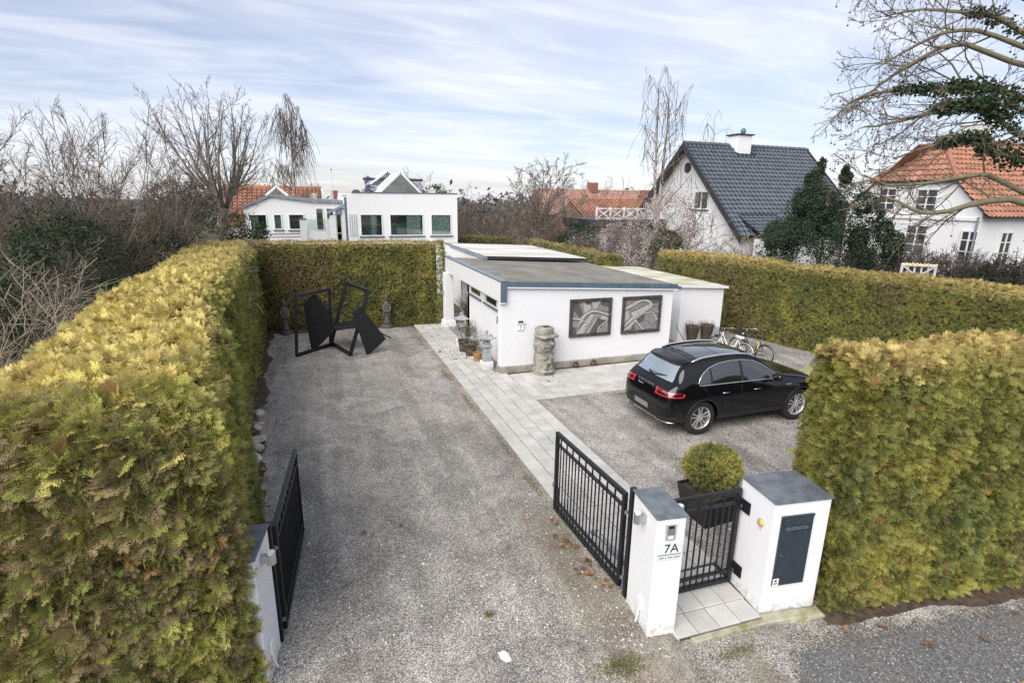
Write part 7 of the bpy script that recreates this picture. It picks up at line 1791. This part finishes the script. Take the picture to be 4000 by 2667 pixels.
    if lock: mb = MB(); mb.tube([(.30,.03,.72),(.28,.05,.6),(.26,.06,.48)], .018, 8); mb.build('lock', mat('yellow_lock', (.55,.50,.04), .5), e)
M['bike_white'] = mat('bike_white', (.66, .68, .64), .35, var=.05); M['bike_black'] = mat('bike_black', (.02, .022, .022), .35, var=.1)
bicycle(8.42, 1.42, math.radians(98), math.radians(7), M['bike_white'], 'white step through bicycle with wire basket behind the car', basket=True)
bicycle(8.98, 1.15, math.radians(92), math.radians(7), M['bike_black'], 'black bicycle with yellow lock beside the white bicycle', guard=M['steel'], lock=True, basket=True)
# ================================================================ parked black car, seen from its right rear
M['paint'] = mat('black_paint', (.004, .0042, .0055), .5, var=.0, coat=1.0, spec=.0)
M['car_glass'] = mat('car_glass', (.010, .013, .014), .03, var=.0, spec=1.0, coat=1.0)
M['car_glass'].node_tree.nodes['Principled BSDF'].inputs['IOR'].default_value = 1.55
M['rear_glass'] = mat('rear_glass', (.58, .65, .66), .06, metal=.85, var=.0)
M['chrome'] = mat('satin_chrome', (.80, .81, .82), .25, metal=.9, var=.02)
M['rubber'] = mat('tyre_rubber', (.016, .016, .016), .8, var=.2, scale=20)
M['alloy'] = mat('alloy_wheel', (.68, .68, .69), .30, metal=.8, var=.05)
M['brake'] = mat('brake_disc', (.09, .09, .09), .5, metal=.7, var=.1)
M['cladding'] = mat('car_plastic', (.014, .014, .015), .6, var=.1)
M['red_lamp'] = mat('red_lamp', (.55, .012, .022), .12, var=.0, coat=1.0)
M['dark_red'] = mat('dark_red_lens', (.06, .004, .006), .08, var=.0, coat=1.0)
M['lens_grey'] = mat('grey_lens', (.22, .16, .18), .1, var=.0, coat=1.0)
M['plate_grey'] = mat('blank_plate', (.20, .20, .20), .6, var=.03)
CH = math.radians(-.3)
car = empty('car', (2.867, -1.506, 0), CH, 'shiny black five door SUV parked on the gravel beside the garage', 'car')
car.scale = (.96, 1.0, 1.02)
def lerpc(x, kx, ky): return float(np.interp(x, kx, ky))
kx_top = [0, .03, .06, .10, .16, .23, .30, .48, .62, .76, .95, 1.3, 1.8, 2.25, 2.58, 2.93, 3.22, 3.38, 3.56, 3.9, 4.3, 4.5, 4.62, 4.68]
kz_top = [.72, .86, .97, 1.05, 1.10, 1.145, 1.20, 1.445, 1.565, 1.595, 1.612, 1.648, 1.665, 1.648, 1.59, 1.41, 1.235, 1.155, 1.12, 1.07, .99, .895, .77, .65]
kx_b = [0, .03, .08, .2, .6, 1.5, 3.2, 4.3, 4.5, 4.62, 4.68]; kz_b = [.52, .42, .35, .29, .25, .24, .24, .24, .27, .34, .44]
kx_w = [0, .03, .10, .22, .45, .97, 1.5, 2.4, 3.2, 3.75, 4.15, 4.42, 4.58, 4.68]; kw = [.55, .72, .835, .905, .945, .965, .942, .935, .945, .962, .935, .85, .68, .45]
def section(x):
    zt, zb, W = lerpc(x, kx_top, kz_top), lerpc(x, kx_b, kz_b), lerpc(x, kx_w, kw)
    zsh = min(.985-.012*max(0, x-1)*.6, zb+(zt-zb)*.80)
    zbelt = 1.10-.018*x
    gh = zt-zbelt; g = min(1, max(0, (gh-.05)/.22)); g = g*g*(3-2*g)
    wr = lerpc(x, [.28, .5, .8, 1.9, 2.6, 2.95, 3.35], [.72, .68, .645, .635, .62, .67, .76])
    A = [(.88*W, zsh+.62*(zt-zsh)), (.78*W, zsh+.80*(zt-zsh)), (.66*W, zsh+.90*(zt-zsh)), (.5*W, zsh+.955*(zt-zsh)), (.26*W, zsh+.99*(zt-zsh)), (0, zt)]
    B = [(.925*W, zbelt), (.5*(.925*W+wr)+.025, .5*(zbelt+zt-.075)), (wr+.012, zt-.095), (wr*.90, zt-.035), (wr*.5, zt-.008), (0, zt)]
    top = [(a[0]*(1-g)+b[0]*g, a[1]*(1-g)+b[1]*g) for a, b in zip(A, B)]
    return [(0, zb), (.55*W, zb), (.88*W, zb+.015), (.975*W, zb+.10*(zsh-zb)/.7+.02), (W, zb+.42*(zsh-zb)), (.995*W, zb+.80*(zsh-zb)), (.965*W, zsh)] + top
xs_ = [0, .015, .04, .08, .13, .19, .26, .34, .45, .60, .74, .86, .97, 1.15, 1.4, 1.7, 2.0, 2.3, 2.55, 2.75, 2.92, 3.1, 3.27, 3.42, 3.56, 3.75, 4.0, 4.2, 4.38, 4.52, 4.61, 4.66, 4.68]
rings = []
for x in xs_:
    h_ = section(x); rings.append([(x, y, z) for y, z in h_] + [(x, -y, z) for y, z in reversed(h_[1:-1])])
mb = MB(); mb.loft(rings); bme = mb.mesh('body', M['paint'], smooth=True)
tmp = bpy.data.objects.new('tmp_body', bme); COL.objects.link(tmp)
md = tmp.modifiers.new('s', 'SUBSURF'); md.levels = 2; md.render_levels = 2
bpy.context.view_layer.update()
dg = bpy.context.evaluated_depsgraph_get(); me2 = bpy.data.meshes.new_from_object(tmp.evaluated_get(dg))
BV = BVHTree.FromPolygons([v.co[:] for v in me2.vertices], [p.vertices[:] for p in me2.polygons])
# wheel housings cut out of the body
AX = (.965, 3.772); WR = .372
cut = MB()
for ax in AX:
    for s in (-1, 1):
        n = 40; ra = .432
        cut.loft([[(ax+ra*math.cos(2*math.pi*k/n), s*yy, .375+ra*math.sin(2*math.pi*k/n)) for k in range(n)] for yy in (.60, 1.2)])
cme = cut.mesh('cut', None); co = bpy.data.objects.new('tmp_cut', cme); COL.objects.link(co)
tmp2 = bpy.data.objects.new('tmp_body2', me2); COL.objects.link(tmp2)
md = tmp2.modifiers.new('b', 'BOOLEAN'); md.operation = 'DIFFERENCE'; md.object = co; md.solver = 'EXACT'
bpy.context.view_layer.update(); dg = bpy.context.evaluated_depsgraph_get()
me3 = bpy.data.meshes.new_from_object(tmp2.evaluated_get(dg)); me3.name = 'body'
for o in (tmp, tmp2, co): bpy.data.objects.remove(o)
me3.materials.clear(); me3.materials.append(M['paint'])
for p in me3.polygons: p.use_smooth = True
body = bpy.data.objects.new('body', me3); link(body, car)
try: 
    me3.set_sharp_from_angle(angle=math.radians(38))
except Exception: pass
def cast(o, d, off):
    h, n, i, t = BV.ray_cast(Vector(o), Vector(d).normalized())
    if h is None: return None
    return h + n*off if n.dot(Vector(d)) < 0 else h - n*off
def hS(x, z, off=.004, side=-1): return cast((x, side*3, z), (0, -side, 0), off)
def hR(y, z, off=.004): return cast((-2, y, z), (1, 0, 0), off)
def hT(x, y, off=.004): return cast((x, y, 4), (0, 0, -1), off)
def hC(phi, z, off=.004, side=-1):
    d = Vector((math.cos(phi), -side*math.sin(phi), 0)); c = Vector((1.0, 0, z)); return cast(c-d*3, d, off)
def patch(fn, grid, name, m, parent=body, th=0.0):
    rows = [[fn(*q) for q in r] for r in grid]
    last = None
    for r in rows:
        for k, p in enumerate(r):
            if p is None: r[k] = last or Vector((0, 0, 0))
            last = r[k]
    mb = MB(); mb.grid(rows); o = mb.build(name, m, parent, smooth=True); return o
def line(fn, pts, rad, name, m, parent=body, n=6, cap=True):
    P = [fn(*q) for q in pts]; P = [p for p in P if p is not None]
    mb = MB(); mb.tube(P, rad, n, cap); return mb.build(name, m, parent, smooth=True)
def lin(a, b, n): return [a+(b-a)*k/(n-1) for k in range(n)]
# ---- side glass with black surround and bright trim
zu_x = [.84, .90, 1.00, 1.18, 1.45, 1.8, 2.18, 2.46, 2.70, 2.88, 3.03, 3.14]; zu_z = [1.15, 1.24, 1.325, 1.415, 1.482, 1.51, 1.50, 1.452, 1.365, 1.265, 1.16, 1.09]
def zlo(x): return 1.128-.0165*x
def zup(x): return lerpc(x, zu_x, zu_z)
for sd, nm in ((-1, 'right'), (1, 'left')):
    patch(lambda x, v: hS(x, zlo(x)-.012+(zup(x)+.012-zlo(x)+.012)*v, .003, sd), [[(x, v) for x in lin(.84, 3.14, 40)] for v in lin(0, 1, 8)], 'window_surround', M['cladding'])
    for (a, b, sl_) in ((.88, 1.18, .03), (1.23, 2.02, .02), (2.10, 3.07, 0)):
        patch(lambda x, v: hS(x, zlo(x)+.004+max(.006, zup(x)-zlo(x)-.012)*v, .0075, sd), [[(x, v) for x in lin(a, b, 16)] for v in lin(0, 1, 7)], 'side_window', M['car_glass'])
    outline = [(x, zlo(x)-.010) for x in lin(3.14, .88, 26)] + [(x, zup(x)+.008) for x in lin(.84, 3.14, 34)]
    line(lambda x, z: hS(x, z, .006, sd), outline+[outline[0]], .0105, 'window_trim', M['chrome'], cap=False)
    for hx in (1.56, 2.45):
        mb = MB(); P = [hS(hx+.10*k-.1, .915-.006*hx, .022 if k == 1 else .012, sd) for k in range(3)]; mb.tube(P, .014, 6); mb.build('door_handle', M['paint'], body, smooth=True)
        mb = MB(); mb.tube([p+Vector((0, sd*.012, .006)) for p in P], .006, 6); mb.build('handle_strip', M['chrome'], body, smooth=True)
    line(lambda x, z: hS(x, z, .0005, sd), [(2.05-.03*k/8, .40+.66*k/8) for k in range(9)], .0035, 'door_gap', M['cladding'])
    line(lambda x, z: hS(x, z, .0005, sd), [(3.14, .36), (3.16, .55), (3.16, .75), (3.10, 1.03)], .0035, 'door_gap', M['cladding'])
    line(lambda x, z: hS(x, z, .0005, sd), [(1.38, .58), (1.30, .72), (1.14, .86), (1.02, .98), (.98, 1.06)], .0035, 'door_gap', M['cladding'])
    patch(lambda x, v: hS(x, .30+.14*v, .006, sd), [[(x, v) for x in lin(1.42, 3.32, 24)] for v in lin(0, 1, 4)], 'sill_blade', M['cladding'])
    # wheel-arch lips
    for ax in AX:
        P = []
        for k in range(25):
            t = -.35+(math.pi+.70)*k/24; p = hS(ax+.441*math.cos(t), .375+.441*math.sin(t), .003, sd)
            if p is not None and .375+.441*math.sin(t) > .27: P.append(p)
        mb = MB(); mb.tube(P, .012, 6); mb.build('arch_lip', M['cladding'], body, smooth=True)
    # mirrors
    mb = MB(); c = Vector((2.90, sd*1.02, 1.15))
    mb.lathe([(.02,-.10),(.07,-.085),(.085,0),(.075,.075),(.02,.10)], (0, 0, 0), 14); mb.xf(Matrix.Translation(c) @ Matrix.Diagonal((.75, 1.2, .9, 1)) @ Matrix.Rotation(math.pi/2, 4, 'X')); mr = mb.build('door_mirror', M['paint'], body, smooth=True)
    mb = MB(); mb.tube([(2.91, sd*.90, 1.05), (2.91, sd*.97, 1.09)], .022, 8); mb.build('mirror_arm', M['cladding'], mr)
    # roof rails
    P = []
    for k, x in enumerate(lin(.80, 2.62, 22)):
        p = hT(x, sd*.60, .0); lift = .012+.042*min(1, min(k, 21-k)/3.0)
        P.append(p+Vector((0, 0, lift)))
    mb = MB(); mb.tube(P, [.010]+[.021]*20+[.010], 8); rl = mb.build('roof_rail', M['chrome'], body, smooth=True)
    mb = MB()
    for x in lin(.88, 2.52, 18): p = hT(x, sd*.60, 0); mb.bar(p-Vector((.055,0,0))+Vector((0,0,.012)), p+Vector((.055,0,.012)), .02, .04)
    tag(mb.build('rail_foot', M['cladding'], rl), kind='stuff')
text_obj('side_badge', 'diesel', .062, (3.32, -.985, .95), (math.pi/2, 0, 0), M['chrome'], body, ext=.002)
# ---- glass roof, seams
patch(lambda x, y: hT(x, y, .003), [[(x, y) for x in lin(1.0, 2.45, 16)] for y in lin(-.50, .50, 10)], 'glass_roof', M['car_glass'])
for x in (1.0, 1.6, 2.45): line(lambda x_, y: hT(x_, y, .004), [(x, y) for y in lin(-.52, .52, 12)], .004, 'roof_seam', M['cladding'])
line(lambda x_, y: hT(x_, y, .002), [(.86, y) for y in lin(-.58, .58, 14)], .005, 'tailgate_seam', M['cladding'])
# ---- rear: window, spoiler, wiper, tailgate, lamps, badge, plate, bumper trim
def rw(v): return .66-.12*v
patch(lambda u, v: hR(u*rw(v), 1.165+.35*v, .006), [[(u, v) for u in lin(-1, 1, 18)] for v in lin(0, 1, 8)], 'rear_window', M['rear_glass'])
line(lambda u, v: hR(u*(rw(v)+.02), 1.165+.35*v-.012, .006), [(u, 0) for u in lin(-1, 1, 16)], .006, 'window_seal', M['cladding'])
mb = MB()
rows_t, rows_b = [], []
for u in lin(-1, 1, 15):
    y = u*.60; xr = .46+.12*abs(u)**3; pf = hT(.80, y*.97, .004); zt_ = pf.z
    rows_t.append([(xr, y, zt_-.035-.02*abs(u)), ((xr+.80)/2, y, zt_-.004), (.80, y*.97, zt_+.001)]); rows_b.append([(xr, y, zt_-.075-.02*abs(u)), ((xr+.80)/2, y, zt_-.09), (.78, y*.97, zt_-.09)])
mb.grid(rows_t); sp = mb.build('spoiler', M['paint'], body, smooth=True)
mb = MB(); mb.grid(rows_b); mb.grid([[r[0] for r in rows_t], [r[0] for r in rows_b]]); mb.build('spoiler_underside', M['cladding'], sp)
P0 = hR(.02, 1.165, .02); P1 = hR(-.42, 1.235, .016); P00 = hR(.16, 1.195, .02)
mb = MB(); mb.tube([P00, P0], [.020, .026], 8); mb.tube([P0, hR(-.2, 1.195, .022), P1], [.014, .011, .007], 6); mb.tube([P00, hR(-.1, 1.208, .015), P1], .006, 5); mb.build('wiper', M['cladding'], body)
line(lambda y, z: hR(y, z, .001), [(y, .775-.02*math.cos(y*1.7)) for y in lin(-.56, .56, 18)], .005, 'tailgate_gap', M['cladding'])
for s in (-1, 1): line(lambda y, z: hR(y, z, .001), [(s*.58, .78), (s*.63, .9), (s*.66, 1.02), (s*.70, 1.12)], .0045, 'tailgate_gap', M['cladding'])
for s in (-1, 1):
    ph = lin(math.radians(24), math.radians(58), 22); zc = lambda t: .965-.018*t
    up_ = lambda t: zc(t)+.058*(1-.25*t); dn_ = lambda t: zc(t)-.058*(1-.35*t)
    lamp_ = patch(lambda p, v: hC(p, v, .004, s), [[(p, dn_((p-ph[0])/(ph[-1]-ph[0]))*(1-v)+up_((p-ph[0])/(ph[-1]-ph[0]))*v) for p in ph] for v in lin(0, 1, 6)], 'tail_lamp', M['dark_red'])
    lo_ = [(p, dn_((p-ph[0])/(ph[-1]-ph[0]))) for p in ph]; hi_ = [(p, up_((p-ph[0])/(ph[-1]-ph[0]))) for p in ph]
    line(lambda p, z: hC(p, z, .008, s), lo_, .010, 'light_bar', M['red_lamp'], lamp_)
    line(lambda p, z: hC(p, z, .008, s), hi_[:20], .006, 'light_bar', M['red_lamp'], lamp_)
    patch(lambda p, v: hC(p, v, .010, s), [[(p, dn_(0)*(1-v)+up_(0)*v) for p in lin(ph[0], ph[2], 4)] for v in lin(.02, .98, 5)], 'light_block', M['red_lamp'], lamp_)
    line(lambda p, z: hC(p, z, .010, s), [(ph[-1], dn_(1)), (ph[-1]+.01, up_(1)-.02)], .011, 'light_bar', M['red_lamp'], lamp_)
    patch(lambda p, v: hC(p, v, .009, s), [[(p, zc(0)+.012*(1-v)+.032*v) for p in ph[6:17]] for v in (0, 1)], 'clear_strip', M['lens_grey'], lamp_)
    patch(lambda p, v: hC(p, v, .006, s), [[(p, .455+.022*v) for p in lin(math.radians(34), math.radians(52), 8)] for v in (0, 1)], 'reflector', M['dark_red'])
    for k in (0, 1):
        mb = MB(); q = hR(s*(.50+.11*k), .345, 0) or Vector((.08, s*(.5+.11*k), .345)); mb.lathe([(.030,-.06),(.031,.03),(.024,.03),(.024,-.05)], (0,0,0), 14, cap=False); mb.xf(Matrix.Translation((q.x+.02, q.y, .30)) @ Matrix.Rotation(-math.pi/2, 4, 'Y')); mb.build('exhaust', M['brake'], body, smooth=True)
# dark lower bumper with silver blade
patch(lambda p, v: hC(p, v, .005, -1), [[(p, .335+.13*v) for p in lin(math.radians(-58), math.radians(58), 40)] for v in lin(0, 1, 4)], 'bumper_insert', M['cladding'])
line(lambda p, z: hC(p, z, .012, -1), [(p, .335-.012*math.cos(p*2)) for p in lin(math.radians(-50), math.radians(50), 40)], .015, 'bumper_blade', M['chrome'])
patch(lambda y, v: hR(y, v, .012), [[(y, .495+.115*v) for y in lin(.26, -.26, 8)] for v in (0, 1)], 'number_plate', M['plate_grey'])
for k, ch in enumerate('PORSCHE'):
    y = .27-.09*k; p = hR(y, 1.015, .004)
    text_obj('badge_letter', ch, .062, p, (math.pi/2-.12, 0, -math.pi/2), M['chrome'], body, ext=.003)
p = hR(.16, .945, .004); text_obj('model_badge', 'Macan S', .058, p, (math.pi/2-.05, 0, -math.pi/2), M['chrome'], body, ext=.002)
# windscreen
patch(lambda x, y: hT(x, y*(.60+.10*(x-2.63)/.7), .004), [[(x, y) for x in lin(2.63, 3.32, 10)] for y in lin(-1, 1, 12)], 'windscreen', M['car_glass'])
line(lambda x, y: hT(x, y, .001), [(3.60+.9*k/10, -.72+.02*k*k/10*.4) for k in range(11)], .004, 'bonnet_gap', M['cladding'])
# underbody
mb = MB(); mb.box(.35, 4.3, -.62, .62, .20, .45); mb.build('underbody', M['cladding'], body)
# ---- wheels
def car_wheel(ax, s):
    w = bpy.data.objects.new('wheel', None); w.location = (ax, s*.775, .388/1.02); w.scale = (1.043/.96, 1, 1.043/1.02); link(w, car)
    mb = MB(); prof = [(.245,-.115),(.30,-.128),(.345,-.122),(.366,-.095),(.372,-.04),(.372,.04),(.366,.095),(.345,.122),(.30,.128),(.245,.115)]
    mb.lathe(prof, (0,0,0), 44, cap=False); mb.xf(Matrix.Rotation(math.pi/2, 4, 'X')); mb.build('tyre', M['rubber'], w, smooth=True)
    so = s; R_ = Matrix.Rotation(-s*math.pi/2, 4, 'X')      # local +z becomes outward
    mb = MB(); mb.lathe([(.252,-.11),(.255,.108),(.240,.118),(.232,.108),(.222,.06),(.220,-.1)], (0,0,0), 44, cap=False); mb.xf(R_); rim = mb.build('rim', M['alloy'], w, smooth=True)
    mb = MB(); mb.lathe([(.02,.02),(.165,.02),(.165,.0)], (0,0,0), 28); mb.xf(R_); mb.build('brake_disc', M['brake'], w)
    mb = MB(); mb.lathe([(.217,-.06),(.217,-.055)], (0,0,0), 28); mb.xf(R_); mb.build('wheel_back', M['cladding'], w)
    for k in range(5):
        a = 2*math.pi*k/5+.31
        for d in (-.19, .19):
            mb = MB(); i0, i1 = a+d*1.15, a+d*.98
            pts = [(.05, .095, a+d*2.2), (.14, .088, a+d*1.25), (.235, .105, a+d*1.02)]
            rows = []
            for r_, z_, t in pts:
                wd = .017
                c_, s_ = math.cos(t), math.sin(t); rows.append([(r_*c_-wd*s_*q, r_*s_+wd*c_*q, z_+dz) for q, dz in ((-1,-.022),(-.75,.0),(.75,.0),(1,-.022))])
            mb.loft([r for r in rows]); mb.xf(R_); mb.build('spoke', M['alloy'], rim)
    mb = MB(); mb.lathe([(.06,.06),(.06,.092),(.045,.100),(.0,.101)], (0,0,0), 20, cap=False); mb.xf(R_); mb.build('hub_cap', M['alloy'], rim)
for ax in AX:
    for s in (-1, 1): car_wheel(ax, s)
